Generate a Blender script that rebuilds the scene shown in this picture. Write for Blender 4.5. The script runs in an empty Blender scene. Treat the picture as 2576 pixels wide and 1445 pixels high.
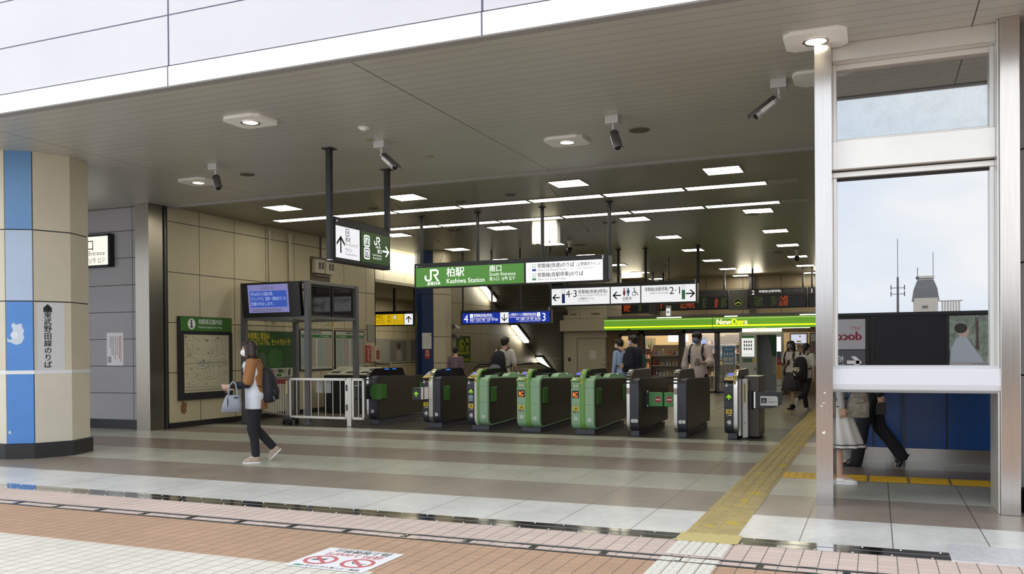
import bpy, bmesh, math, random
from mathutils import Vector, Matrix
random.seed(7)
SC = bpy.context.scene
COL = SC.collection
PI = math.pi
R = math.radians

# ---------------------------------------------------------------- camera
cam_d = bpy.data.cameras.new('camera')
cam_d.sensor_width = 36.0
cam_d.lens = 2191.1 / 2576 * 36.0
cam_d.shift_y = (899.46 - 722.5) / 2576
cam_d.clip_end = 400
cam = bpy.data.objects.new('camera', cam_d)
COL.objects.link(cam)
_y, _p, _r = -0.396546, -0.00706907, -0.00748266
fw = Vector((math.sin(_y) * math.cos(_p), math.cos(_y) * math.cos(_p), math.sin(_p)))
rt0 = Vector((math.cos(_y), -math.sin(_y), 0)); up0 = rt0.cross(fw)
rt = math.cos(_r) * rt0 + math.sin(_r) * up0
up = -math.sin(_r) * rt0 + math.cos(_r) * up0
m = Matrix((rt, up, -fw)).transposed().to_4x4()
m.translation = Vector((0, 0, 1.42))
cam.matrix_world = m
SC.camera = cam

# ---------------------------------------------------------------- sky, exposure
SC.view_settings.view_transform = 'Standard'
SC.view_settings.look = 'None'
SC.view_settings.gamma = 1
SC.view_settings.use_curve_mapping = False
SC.view_settings.exposure = 0.0
SKY = 1.85
w = bpy.data.worlds.new('sky'); SC.world = w; w.use_nodes = True
nt = w.node_tree; bg = nt.nodes['Background']
tc = nt.nodes.new('ShaderNodeTexCoord'); mp = nt.nodes.new('ShaderNodeMapping')
mp.inputs['Scale'].default_value = (1.2, 1.2, 2.6)
nz = nt.nodes.new('ShaderNodeTexNoise'); nz.inputs['Scale'].default_value = 2.2; nz.inputs['Detail'].default_value = 6
rp = nt.nodes.new('ShaderNodeValToRGB')
rp.color_ramp.elements[0].position = 0.40; rp.color_ramp.elements[0].color = (0.70, 0.78, 0.90, 1)
rp.color_ramp.elements[1].position = 0.60; rp.color_ramp.elements[1].color = (0.93, 0.935, 0.94, 1)
nt.links.new(tc.outputs['Generated'], mp.inputs[0]); nt.links.new(mp.outputs[0], nz.inputs[0])
nt.links.new(nz.outputs[0], rp.inputs[0]); nt.links.new(rp.outputs[0], bg.inputs[0])
bg.inputs[1].default_value = SKY
SC.cycles.max_bounces = 8
SC.cycles.diffuse_bounces = 4
SC.cycles.sample_clamp_indirect = 4.0
SC.cycles.use_denoising = True
PANEL_E = 9.0      # strength of the ceiling light panels
TUBE_E = 9.0

# ---------------------------------------------------------------- materials
MATS = {}
def mat(name, col, rough=0.5, metal=0.0, spec=0.5, emis=0.0, ecol=None, noise=0.0, nscale=6.0, bump=0.0, bscale=80.0, alpha=1.0, coat=0.0, ncoord='Object', stretch=None):
    if name in MATS: return MATS[name]
    m = bpy.data.materials.new(name); m.use_nodes = True
    n = m.node_tree.nodes; l = m.node_tree.links; b = n['Principled BSDF']
    b.inputs['Base Color'].default_value = (*col, 1)
    b.inputs['Roughness'].default_value = rough
    b.inputs['Metallic'].default_value = metal
    b.inputs['Specular IOR Level'].default_value = spec
    if coat: b.inputs['Coat Weight'].default_value = coat
    if emis:
        b.inputs['Emission Color'].default_value = (*(ecol or col), 1)
        b.inputs['Emission Strength'].default_value = emis
    if alpha < 1: b.inputs['Alpha'].default_value = alpha
    if noise or bump:
        t = n.new('ShaderNodeTexCoord'); mpn = n.new('ShaderNodeMapping'); l.new(t.outputs[ncoord], mpn.inputs[0])
        if stretch: mpn.inputs['Scale'].default_value = stretch
        if noise:
            z = n.new('ShaderNodeTexNoise'); z.inputs['Scale'].default_value = nscale; z.inputs['Detail'].default_value = 8; z.inputs['Roughness'].default_value = 0.65
            l.new(mpn.outputs[0], z.inputs[0])
            r = n.new('ShaderNodeMapRange'); r.inputs[1].default_value = 0.3; r.inputs[2].default_value = 0.7
            r.inputs[3].default_value = 1 - noise; r.inputs[4].default_value = 1 + noise
            l.new(z.outputs[0], r.inputs[0])
            x = n.new('ShaderNodeMix'); x.data_type = 'RGBA'; x.blend_type = 'MULTIPLY'; x.inputs[0].default_value = 1
            x.inputs[6].default_value = (*col, 1); l.new(r.outputs[0], x.inputs[7]); l.new(x.outputs[2], b.inputs['Base Color'])
        if bump:
            z2 = n.new('ShaderNodeTexNoise'); z2.inputs['Scale'].default_value = bscale; z2.inputs['Detail'].default_value = 4
            l.new(mpn.outputs[0], z2.inputs[0])
            bp = n.new('ShaderNodeBump'); bp.inputs['Strength'].default_value = bump; bp.inputs['Distance'].default_value = 0.01
            l.new(z2.outputs[0], bp.inputs['Height']); l.new(bp.outputs[0], b.inputs['Normal'])
    MATS[name] = m
    return m

def emit(name, col, s):
    return mat(name, (col[0] * .5, col[1] * .5, col[2] * .5), 0.6, emis=s, ecol=col)

class NB:
    """small node-graph builder"""
    def __init__(s, name, rough=0.5, metal=0.0, spec=0.5):
        s.m = bpy.data.materials.new(name); s.m.use_nodes = True; s.n = s.m.node_tree.nodes; s.l = s.m.node_tree.links
        s.b = s.n['Principled BSDF']; s.b.inputs['Roughness'].default_value = rough; s.b.inputs['Metallic'].default_value = metal
        s.b.inputs['Specular IOR Level'].default_value = spec
        s.tc = s.n.new('ShaderNodeTexCoord'); s.sep = s.n.new('ShaderNodeSeparateXYZ'); s.l.new(s.tc.outputs['Object'], s.sep.inputs[0])
        s.X, s.Y, s.Z = s.sep.outputs
        MATS[name] = s.m
    def math(s, op, a, b=None, c=None):
        k = s.n.new('ShaderNodeMath'); k.operation = op
        for i, v in enumerate((a, b, c)):
            if v is None: continue
            if isinstance(v, (int, float)): k.inputs[i].default_value = v
            else: s.l.new(v, k.inputs[i])
        return k.outputs[0]
    def line(s, co, period, off, width):
        """1 on a joint line, 0 elsewhere"""
        a = s.math('ADD', co, -off + width / 2 + period * 1000)
        a = s.math('MODULO', a, period)
        return s.math('LESS_THAN', a, width)
    def lt(s, a, v): return s.math('LESS_THAN', a, v)
    def mx(s, a, b): return s.math('MAXIMUM', a, b)
    def mul(s, a, b): return s.math('MULTIPLY', a, b)
    def mix(s, f, a, b, mode='MIX'):
        k = s.n.new('ShaderNodeMix'); k.data_type = 'RGBA'; k.blend_type = mode
        for i, v in ((0, f), (6, a), (7, b)):
            if isinstance(v, (int, float)): k.inputs[i].default_value = v
            elif isinstance(v, tuple): k.inputs[i].default_value = (*v, 1)
            else: s.l.new(v, k.inputs[i])
        return k.outputs[2]
    def noise(s, scale, detail=6, stretch=None, lo=0.8, hi=1.2, rough=.6):
        mpn = s.n.new('ShaderNodeMapping'); s.l.new(s.tc.outputs['Object'], mpn.inputs[0])
        if stretch: mpn.inputs['Scale'].default_value = stretch
        z = s.n.new('ShaderNodeTexNoise'); z.inputs['Scale'].default_value = scale; z.inputs['Detail'].default_value = detail; z.inputs['Roughness'].default_value = rough
        s.l.new(mpn.outputs[0], z.inputs[0])
        r = s.n.new('ShaderNodeMapRange'); r.inputs[1].default_value = 0.3; r.inputs[2].default_value = 0.7; r.inputs[3].default_value = lo; r.inputs[4].default_value = hi
        s.l.new(z.outputs[0], r.inputs[0]); return r.outputs[0]
    def steps(s, co, lo, hi, edges, cols):
        """constant colour bands along a coordinate"""
        r = s.n.new('ShaderNodeMapRange'); r.inputs[1].default_value = lo; r.inputs[2].default_value = hi; s.l.new(co, r.inputs[0])
        c = s.n.new('ShaderNodeValToRGB'); c.color_ramp.interpolation = 'CONSTANT'
        e = c.color_ramp.elements
        e[0].position = 0; e[0].color = (*cols[0], 1); e[1].position = (edges[0] - lo) / (hi - lo); e[1].color = (*cols[1], 1)
        for v, cc in zip(edges[1:], cols[2:]):
            q = e.new((v - lo) / (hi - lo)); q.color = (*cc, 1)
        s.l.new(r.outputs[0], c.inputs[0]); return c.outputs[0]
    def bump(s, h, strength=.5, dist=.01):
        k = s.n.new('ShaderNodeBump'); k.inputs['Strength'].default_value = strength; k.inputs['Distance'].default_value = dist
        s.l.new(h, k.inputs['Height']); s.l.new(k.outputs[0], s.b.inputs['Normal'])
    def base(s, c): s.l.new(c, s.b.inputs['Base Color'])
    def rough(s, c): s.l.new(c, s.b.inputs['Roughness'])

# ---------------------------------------------------------------- mesh builder
class Pl:
    """a drawing plane: origin, right, up; n points at the reader"""
    def __init__(s, o, u, v):
        s.o = Vector(o); s.u = Vector(u).normalized(); s.v = Vector(v).normalized(); s.n = s.u.cross(s.v)
    def pt(s, x, y, d=0): return s.o + s.u * x + s.v * y + s.n * d
    def sub(s, x, y, d=0): return Pl(s.pt(x, y, d), s.u, s.v)
def front(x, y, z): return Pl((x, y, z), (1, 0, 0), (0, 0, 1))      # faces the street (-Y)
def back(x, y, z): return Pl((x, y, z), (-1, 0, 0), (0, 0, 1))      # faces +Y
def east(x, y, z): return Pl((x, y, z), (0, 1, 0), (0, 0, 1))       # faces +X

_txt = {}
def text_geo(body):
    k = body
    if k not in _txt:
        c = bpy.data.curves.new('t', 'FONT'); c.body = body; c.size = 1; c.resolution_u = 3
        o = bpy.data.objects.new('t', c); COL.objects.link(o)
        dg = bpy.context.evaluated_depsgraph_get()
        me = bpy.data.meshes.new_from_object(o.evaluated_get(dg))
        vs = [(v.co.x, v.co.y) for v in me.vertices]; fs = [tuple(p.vertices) for p in me.polygons]
        bpy.data.objects.remove(o); bpy.data.curves.remove(c); bpy.data.meshes.remove(me)
        _txt[k] = (vs, fs)
    return _txt[k]

class MB:
    def __init__(s): s.v = []; s.f = []; s.mi = []; s.mats = []; s.sm = []
    def m(s, material):
        if material not in s.mats: s.mats.append(material)
        return s.mats.index(material)
    def add(s, vs, fs, material, smooth=False):
        k = len(s.v); s.v += [Vector(q) for q in vs]; i = s.m(material)
        for f in fs: s.f.append(tuple(k + a for a in f)); s.mi.append(i); s.sm.append(smooth)
        return s
    def box(s, x0, x1, y0, y1, z0, z1, material):
        vs = [(x, y, z) for z in (z0, z1) for y in (y0, y1) for x in (x0, x1)]
        return s.add(vs, [(0, 2, 3, 1), (4, 5, 7, 6), (0, 1, 5, 4), (2, 6, 7, 3), (0, 4, 6, 2), (1, 3, 7, 5)], material)
    def slab(s, p, x0, x1, y0, y1, d0, d1, material):
        """box in plane p coordinates"""
        vs = [p.pt(x, y, d) for d in (d0, d1) for y in (y0, y1) for x in (x0, x1)]
        return s.add(vs, [(0, 2, 3, 1), (4, 5, 7, 6), (0, 1, 5, 4), (2, 6, 7, 3), (0, 4, 6, 2), (1, 3, 7, 5)], material)
    def rect(s, p, x0, x1, y0, y1, d, material):
        return s.add([p.pt(x0, y0, d), p.pt(x1, y0, d), p.pt(x1, y1, d), p.pt(x0, y1, d)], [(0, 1, 2, 3)], material)
    def poly(s, p, pts, d, material):
        return s.add([p.pt(x, y, d) for x, y in pts], [tuple(range(len(pts)))], material)
    def disc(s, p, x, y, r, d, material, n=24, r2=None, ry=None):
        ry = ry or r
        return s.poly(p, [(x + r * math.cos(2 * PI * i / n), y + ry * math.sin(2 * PI * i / n)) for i in range(n)], d, material)
    def ring(s, p, x, y, r0, r1, d, material, n=32):
        vs = []
        for r in (r0, r1):
            vs += [p.pt(x + r * math.cos(2 * PI * i / n), y + r * math.sin(2 * PI * i / n), d) for i in range(n)]
        return s.add(vs, [(i, (i + 1) % n, n + (i + 1) % n, n + i) for i in range(n)], material)
    def rrect(s, p, x0, x1, y0, y1, r, d, material, n=5):
        pts = []
        for cx, cy, a in ((x1 - r, y1 - r, 0), (x0 + r, y1 - r, 90), (x0 + r, y0 + r, 180), (x1 - r, y0 + r, 270)):
            pts += [(cx + r * math.cos(R(a + 90 * i / n)), cy + r * math.sin(R(a + 90 * i / n))) for i in range(n + 1)]
        return s.poly(p, pts, d, material)
    def stroke(s, p, pts, wd, d, material):
        """polyline of constant width"""
        for (ax, ay), (bx, by) in zip(pts[:-1], pts[1:]):
            L = math.hypot(bx - ax, by - ay) or 1; nx, ny = -(by - ay) / L * wd / 2, (bx - ax) / L * wd / 2
            s.poly(p, [(ax + nx, ay + ny), (ax - nx, ay - ny), (bx - nx, by - ny), (bx + nx, by + ny)], d, material)
        for (x, y) in pts[1:-1]: s.disc(p, x, y, wd / 2, d, material, 10)
        return s
    def text(s, p, body, x, y, h, material, d=0.002, align='L', wmax=None, bold=0, sx=1.0):
        vs, fs = text_geo(body)
        if not vs: return s
        x0 = min(a for a, b in vs); x1 = max(a for a, b in vs); y0 = min(b for a, b in vs); y1 = max(b for a, b in vs)
        k = h / 0.72; kx = k * sx; W = (x1 - x0) * kx
        if wmax and W > wmax: kx *= wmax / W; W = wmax
        ox = {'L': 0, 'C': -W / 2, 'R': -W}[align]
        sh = [0] if not bold else ([-.012 * bold, .012 * bold] if bold <= 1 else [-.02 * bold, 0, .02 * bold])
        for i, e in enumerate(sh):
            s.add([p.pt(x + ox + (a - x0 + e) * kx, y + (b + (e * .5 if i else 0)) * k, d + i * .0001) for a, b in vs], fs, material)
        return s
    def runs(s, p, x, y, h, items, d=.002, bold=0, gap=.0):
        for body, m_ in items:
            vs, fs = text_geo(body); W = (max(a for a, b in vs) - min(a for a, b in vs)) * h / .72
            s.text(p, body, x, y, h, m_, d, bold=bold); x += W + gap
        return s
    def vtext(s, p, body, x, y, h, material, d=.002, bold=0, pitch=1.12):
        for i, c in enumerate(body): s.text(p, c, x, y - i * h * pitch - h, h, material, d, 'C', bold=bold)
        return s
    def arrow(s, p, x, y, L, wd, ang, d, material, head=.42):
        c, q = math.cos(R(ang)), math.sin(R(ang))
        f = lambda a, b: (x + a * c - b * q, y + a * q + b * c)
        s.stroke(p, [f(-L / 2, 0), f(L / 2 - wd * .7, 0)], wd, d, material)
        s.poly(p, [f(L / 2, 0), f(L / 2 - L * head, L * head), f(L / 2 - L * head - wd * 1.35, L * head), f(L / 2 - wd * 1.5, 0)], d, material)
        s.poly(p, [f(L / 2, 0), f(L / 2 - wd * 1.5, 0), f(L / 2 - L * head - wd * 1.35, -L * head), f(L / 2 - L * head, -L * head)], d, material)
        return s
    def prism(s, pts, axis, a0, a1, material, smooth=False, capmat=None):
        """pts are 2-D; axis X: (y,z), Y: (x,z), Z: (x,y)"""
        def P(q, a): return {'X': (a, q[0], q[1]), 'Y': (q[0], a, q[1]), 'Z': (q[0], q[1], a)}[axis]
        n = len(pts); vs = [P(q, a0) for q in pts] + [P(q, a1) for q in pts]
        s.add(vs, [(i, (i + 1) % n, n + (i + 1) % n, n + i) for i in range(n)], material, smooth)
        s.add(vs, [tuple(range(n))[::-1], tuple(range(n, 2 * n))], capmat or material)
        return s
    def cyl(s, a, b, r, material, n=12, r2=None, caps=True):
        a, b = Vector(a), Vector(b); r2 = r if r2 is None else r2; z = (b - a).normalized()
        x = z.orthogonal().normalized(); y = z.cross(x)
        vs = [a + (x * math.cos(2 * PI * i / n) + y * math.sin(2 * PI * i / n)) * r for i in range(n)]
        vs += [b + (x * math.cos(2 * PI * i / n) + y * math.sin(2 * PI * i / n)) * r2 for i in range(n)]
        s.add(vs, [(i, (i + 1) % n, n + (i + 1) % n, n + i) for i in range(n)], material, True)
        if caps: s.add(vs, [tuple(range(n))[::-1], tuple(range(n, 2 * n))], material)
        return s
    def tube(s, pts, r, material, n=8):
        for a, b in zip(pts[:-1], pts[1:]): s.cyl(a, b, r, material, n)
        for q in pts[1:-1]: s.ball(q, (r, r, r), material, 8, 6)
        return s
    def ball(s, c, r, material, nu=16, nv=10, rot=None):
        c = Vector(c); vs = []
        for j in range(1, nv):
            t = PI * j / nv
            for i in range(nu):
                f = 2 * PI * i / nu
                q = Vector((r[0] * math.sin(t) * math.cos(f), r[1] * math.sin(t) * math.sin(f), r[2] * math.cos(t)))
                if rot is not None: q = rot @ q
                vs.append(c + q)
        tpp = Vector((0, 0, r[2])); bt = Vector((0, 0, -r[2]))
        if rot is not None: tpp = rot @ tpp; bt = rot @ bt
        vs += [c + tpp, c + bt]; T = len(vs) - 2; B = len(vs) - 1; fs = []
        for j in range(nv - 2):
            for i in range(nu): fs.append((j * nu + i, (j + 1) * nu + i, (j + 1) * nu + (i + 1) % nu, j * nu + (i + 1) % nu))
        for i in range(nu): fs.append((T, i, (i + 1) % nu)); fs.append((B, (nv - 2) * nu + (i + 1) % nu, (nv - 2) * nu + i))
        return s.add(vs, fs, material, True)
    def loft(s, rings, material, n=20, smooth=True):
        """rings: (centre, rx, ry[, tilt]) horizontal ellipses from bottom to top"""
        vs = []
        for q in rings:
            c, rx, ry = Vector(q[0]), q[1], q[2]
            for i in range(n):
                a = 2 * PI * i / n; vs.append(c + Vector((rx * math.cos(a), ry * math.sin(a), 0)))
        fs = []
        for j in range(len(rings) - 1):
            for i in range(n): fs.append((j * n + i, j * n + (i + 1) % n, (j + 1) * n + (i + 1) % n, (j + 1) * n + i))
        fs.append(tuple(range(n))[::-1]); fs.append(tuple(range((len(rings) - 1) * n, len(rings) * n)))
        return s.add(vs, fs, material, smooth)
    def build(s, name, parent=None, bevel=0, label=None):
        me = bpy.data.meshes.new(name)
        off = Vector((0, 0, 0))
        if parent is not None: off = ORG[ROOTS.get(parent.name, parent.name)]
        me.from_pydata([tuple(v - off) for v in s.v], [], s.f)
        for q in s.mats: me.materials.append(q)
        for i, pg in enumerate(me.polygons): pg.material_index = s.mi[i]; pg.use_smooth = s.sm[i]
        me.update()
        o = bpy.data.objects.new(name, me); COL.objects.link(o)
        if parent is not None:
            o.parent = parent; ROOTS[o.name] = ROOTS.get(parent.name, parent.name)
        else: ORG[o.name] = Vector((0, 0, 0))
        if label: o['label'] = label
        if bevel:
            b = o.modifiers.new('bevel', 'BEVEL'); b.width = bevel; b.segments = 2; b.limit_method = 'ANGLE'; b.angle_limit = R(40)
        return o
ORG = {}; ROOTS = {}

def thing(name, label, cat, loc=(0, 0, 0), group=None):
    o = bpy.data.objects.new(name, None); COL.objects.link(o); o.empty_display_size = .1
    o.location = loc; o['label'] = label; o['category'] = cat
    if group: o['group'] = group
    ORG[o.name] = Vector(loc); return o
def tag(o, label, cat, group=None, kind=None):
    o['label'] = label; o['category'] = cat
    if group: o['group'] = group
    if kind: o['kind'] = kind
    return o
def struct(mb, name, label=None, bevel=0, parent=None):
    o = mb.build(name, parent, bevel)
    if parent is None: o['kind'] = 'structure'; o['category'] = name.split('_')[0]
    if label: o['label'] = label
    return o
def single(mb, name, label, cat, origin=None, group=None, bevel=0, kind=None):
    """a thing made of one mesh, origin moved to its base"""
    o = mb.build(name, None, bevel)
    if origin is not None:
        off = Vector(origin)
        for v in o.data.vertices: v.co -= off
        o.location = off
    return tag(o, label, cat, group, kind)
def dup(root, loc, label, group=None):
    r = root.copy(); COL.objects.link(r); r.location = loc; r['label'] = label
    if group: r['group'] = group
    for ch in list(root.children):
        c = ch.copy(); COL.objects.link(c); c.parent = r
        for g in ch.children:
            d = g.copy(); COL.objects.link(d); d.parent = c
    return r

# ---------------------------------------------------------------- shared materials
WHITE = mat('white_print', (.85, .85, .84), .5)
BLACK = mat('black_print', (.012, .012, .014), .5)
STEEL = mat('brushed_steel', (.60, .58, .56), .2, 1.0, noise=.06, nscale=3, stretch=(30, 30, .6))
STEELH = mat('polished_steel_strip', (.70, .70, .70), .09, 1.0, noise=.05, nscale=5)
ALU = mat('aluminium_frame', (.78, .77, .74), .38, .75, noise=.03, nscale=3)
DARKM = mat('dark_grey_metal', (.028, .030, .034), .45, .3)
GREYM = mat('grey_metal', (.16, .16, .17), .45, .4)
BLKPL = mat('black_plastic', (.014, .014, .017), .3)
BLKSAT = mat('black_satin_panel', (.03, .03, .04), .35)
GLASSY = mat('black_glass', (.006, .006, .008), .05)
GREENS = (.085, .23, .055)
JRG = emit('lit_green_sign_face', (.085, .26, .05), .68)
JRGD = mat('green_sign_face', (.055, .185, .024), .4)
LITW = emit('lit_white_sign_face', (.86, .87, .90), .88)
LITWD = emit('lit_cream_sign_face', (.95, .86, .62), 1.0)
SIGNBLU = emit('lit_blue_sign_face', (.0035, .024, .32), 1.0)
SIGNYEL = emit('lit_yellow_sign_face', (.80, .52, .01), .75)
RED = mat('red_print', (.55, .03, .03), .5)
BLUEP = mat('blue_print', (.02, .06, .50), .5)
GREENP = mat('emerald_print', (.10, .45, .25), .5)
WHLIT = emit('lit_white_lettering', (.90, .92, .90), 1.0)
# ================================================================ THE SETTING
CZ = 4.2
# interior floor ------------------------------------------------
f = NB('banded_granite_floor', .3, spec=.5)
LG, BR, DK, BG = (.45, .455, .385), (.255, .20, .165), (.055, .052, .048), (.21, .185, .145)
LG0, BR0 = (.68, .68, .655), (.29, .24, .195)  # paler street-side bands: wear and outside light both put into the colour
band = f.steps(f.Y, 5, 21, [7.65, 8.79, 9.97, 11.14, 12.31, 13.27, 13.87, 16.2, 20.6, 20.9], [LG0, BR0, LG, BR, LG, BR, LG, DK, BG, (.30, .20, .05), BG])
# the right-hand passage keeps the bands but behind Y=10.6 the slabs are all dark
j = f.mx(f.line(f.X, .637, .102, .009), f.mul(f.line(f.Y, 1.17, 8.8, .006), f.math('GREATER_THAN', f.Y, 13.9)))
c = f.mix(1.0, band, f.noise(1.3, 5, None, .86, 1.14), 'MULTIPLY')
c = f.mix(1.0, c, f.noise(9, 6, None, .92, 1.08), 'MULTIPLY')
c = f.mix(1.0, c, f.noise(60, 3, None, .93, 1.07), 'MULTIPLY')
c = f.mix(f.mul(j, .75), c, (.03, .027, .025))
f.base(c); f.b.inputs['Roughness'].default_value = .31
FLOORM = f.m
mb = MB(); mb.box(-24, 6, 6.70, 40, -.08, 0, FLOORM)
struct(mb, 'floor', 'banded grey and brown polished granite floor of the concourse')

# plaza paving --------------------------------------------------
g = NB('small_square_plaza_tiles', .75, spec=.3)
PK, BN, CR = (.66, .53, .465), (.50, .325, .215), (.74, .695, .60)
zone = g.steps(g.Y, -2, 8, [4.80, 5.80], [CR, BN, PK])
right = g.math('GREATER_THAN', g.X, -3.0)
zr = g.steps(g.Y, -2, 8, [5.80], [BN, PK])
zone = g.mix(right, zone, zr)
tx = g.math('FLOOR', g.mul(g.X, 1 / .12)); ty = g.math('FLOOR', g.mul(g.Y, 1 / .10))
cmb = g.n.new('ShaderNodeCombineXYZ'); g.l.new(tx, cmb.inputs[0]); g.l.new(ty, cmb.inputs[1])
wn = g.n.new('ShaderNodeTexWhiteNoise'); g.l.new(cmb.outputs[0], wn.inputs[0])
rr = g.n.new('ShaderNodeMapRange'); rr.inputs[3].default_value = .955; rr.inputs[4].default_value = 1.03; g.l.new(wn.outputs['Value'], rr.inputs[0])
c = g.mix(1.0, zone, rr.outputs[0], 'MULTIPLY')
c = g.mix(1.0, c, g.noise(90, 3, None, .94, 1.06), 'MULTIPLY')
c = g.mix(1.0, c, g.noise(1.1, 5, None, .93, 1.07), 'MULTIPLY')
jl = g.mul(g.line(g.X, .12, 0, .0065), .9); jw = g.mul(g.line(g.Y, .10, .0, .0035), .7)
c = g.mix(g.mx(jl, jw), c, (.13, .115, .11)); g.base(c)
g.bump(g.math('SUBTRACT', 1, g.mx(g.line(g.X, .12, 0, .010), g.line(g.Y, .10, 0, .008))), .5, .004)
mb = MB(); mb.box(-40, 30, -70, 6.46, -.08, -.002, g.m)
o = struct(mb, 'floor_plaza', 'small pink, brown and cream square tiles of the plaza outside')

# polished threshold strip with rivets
mb = MB(); mb.box(-24, .455, 6.46, 6.70, -.07, .004, STEELH)
mb.box(-24, .455, 6.575, 6.585, .004, .0055, GREYM)
for i in range(60):
    x = .40 - i * .25
    mb.ball((x, 6.672, .004), (.008, .008, .005), STEELH, 8, 6); mb.ball((x - .06, 6.485, .004), (.008, .008, .005), STEELH, 8, 6)
struct(mb, 'trim_1', 'polished stainless steel threshold strip with rivets')
# chequer plate at the right end
cp = NB('chequer_plate', .45, .5); cp.base(cp.mix(1, (.78, .78, .80), cp.noise(25, 3, None, .85, 1.1), 'MULTIPLY'))
v1 = cp.n.new('ShaderNodeTexChecker'); v1.inputs['Scale'].default_value = 28
mpn = cp.n.new('ShaderNodeMapping'); mpn.inputs['Rotation'].default_value = (0, 0, R(40)); cp.l.new(cp.tc.outputs['Object'], mpn.inputs[0]); cp.l.new(mpn.outputs[0], v1.inputs[0])
cp.bump(v1.outputs['Fac'], .6, .004)
mb = MB(); mb.box(.455, 3.6, 6.46, 6.98, -.002, .008, cp.m)
struct(mb, 'trim_2', 'grey chequer plate ramp at the right end of the threshold')
mb = MB(); mb.box(.455, 6, 6.46, 6.70, -.08, -.0025, cp.m); struct(mb, 'trim_11')

# slotted drain channel: two rails with cross bars
mb = MB()
for y in (5.795, 5.935):
    mb.box(-14, 4, y - .016, y + .016, -.001, .003, DARKM); mb.box(-14, 4, y - .005, y + .005, .003, .005, STEELH)
for i in range(22):
    x = 3.0 - i * .53
    mb.box(x - .022, x + .022, 5.80, 5.93, -.001, .004, DARKM)
    mb.disc(Pl((x, 5.84, .0045), (1, 0, 0), (0, 1, 0)), 0, 0, .012, 0, STEELH, 10); mb.disc(Pl((x, 5.89, .0045), (1, 0, 0), (0, 1, 0)), 0, 0, .012, 0, STEELH, 10)
struct(mb, 'trim_3', 'pair of dark steel drain slots with cross bars in the plaza tiles')

# ceiling ------------------------------------------------------------
def slat_ceiling(nm, colr):
  c1 = NB(nm, .42, .25, .5)
  sl = c1.line(c1.Y, .176, 7.07, .006); sv = c1.line(c1.X, 5.4, -4.63, .012)
  col = c1.mix(1, colr, c1.noise(1.1, 5, (.6, 1, 1), .95, 1.05), 'MULTIPLY')
  sp = c1.noise(9, 3, (1, 2.5, 1), 0, 1, .4); spot = c1.mul(c1.math('GREATER_THAN', sp, .96), .5)
  strk = c1.noise(5, 8, (.5, 6, 1), 0, 1, .7)
  col = c1.mix(c1.mx(c1.mul(sl, .75), c1.mul(sv, .95)), col, (.035, .032, .030))
  c1.base(col)
  c1.bump(c1.math('SUBTRACT', 1, c1.line(c1.Y, .176, 7.07, .012)), .4, .006)
  return c1.m
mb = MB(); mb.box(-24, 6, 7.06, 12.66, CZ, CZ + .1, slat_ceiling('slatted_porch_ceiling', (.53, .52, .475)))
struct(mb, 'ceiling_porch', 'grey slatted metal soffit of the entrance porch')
mb = MB(); mb.box(-24, 6, 12.66, 40, CZ, CZ + .1, slat_ceiling('shaded_hall_ceiling', (.25, .24, .18)))  # same slats as the porch; the hall's shade is put into a darker colour
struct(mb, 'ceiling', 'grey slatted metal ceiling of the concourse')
mb = MB(); mb.box(-12.4, 3, 12.66, 12.76, CZ - .035, CZ + .01, mat('ceiling_rail_paint', (.36, .34, .33), .45, .2))
mb.box(-12.4, 3, 12.76, 12.80, CZ - .02, CZ + .01, DARKM)
struct(mb, 'trim_4', 'pale metal shutter rail across the ceiling', .004)
# long dark joint in front of the alcove + seam line
mb = MB(); mb.box(-17, -12.36, 12.40, 12.43, CZ - .004, CZ, DARKM); struct(mb, 'trim_5')

# facade above the entrance -------------------------------------------
fa = NB('pale_facade_panels', .35, .0, .5)
fj = fa.mx(fa.line(fa.X, 3.585, -6.775, .022), fa.line(fa.Z, .53, 4.94, .014))
col = fa.mix(1, (.70, .69, .735), fa.noise(.7, 4, None, .97, 1.03), 'MULTIPLY')
fa.base(fa.mix(fj, col, (.10, .10, .16)))
fa.bump(fa.math('SUBTRACT', 1, fj), .5, .01)
mb = MB(); mb.box(-26, 12, 7.0, 7.3, 4.42, 9, fa.m)
struct(mb, 'wall_front', 'pale lilac white metal facade panels above the entrance')
fl = NB('white_fascia_strip', .3, .0, .5)
fl.base(fl.mix(fl.line(fl.X, 3.585, -6.775, .016), (.97, .97, .97), (.12, .12, .16)))
mb = MB(); mb.box(-26, 12, 6.985, 7.055, 4.2, 4.402, fl.m)
struct(mb, 'trim_6', 'bright white sloped fascia strip below the facade panels')
mb = MB(); mb.box(-26, 12, 7.012, 7.28, 4.402, 4.425, mat('dark_reveal', (.12, .12, .15), .5))
mb.box(-26, 12, 6.99, 7.10, 4.188, 4.199, mat('soffit_edge_grey', (.30, .29, .28), .5))
struct(mb, 'trim_7')

# left wall of beige panels ----------------------------------------------
LW = -12.33
def panel_mat(name, col, co_a, pa, oa, wa, pz, oz, wz, rough=.45, dark=(.05, .045, .035), nz_=.05):
    q = NB(name, rough, 0, .4); ca = {'X': q.X, 'Y': q.Y}[co_a]
    jj = q.mx(q.line(ca, pa, oa, wa), q.line(q.Z, pz, oz, wz))
    cc = q.mix(1, col, q.noise(1.5, 5, None, 1 - nz_, 1 + nz_), 'MULTIPLY')
    q.base(q.mix(jj, cc, tuple(v * .5 for v in dark))); q.bump(q.math('SUBTRACT', 1, jj), .4, .008); return q.m
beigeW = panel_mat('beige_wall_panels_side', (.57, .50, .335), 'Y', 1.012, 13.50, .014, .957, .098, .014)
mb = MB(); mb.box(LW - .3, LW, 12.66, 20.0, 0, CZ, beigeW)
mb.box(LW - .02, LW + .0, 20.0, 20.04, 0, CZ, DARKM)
struct(mb, 'wall_left', 'beige panelled side wall with the posters')
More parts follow.
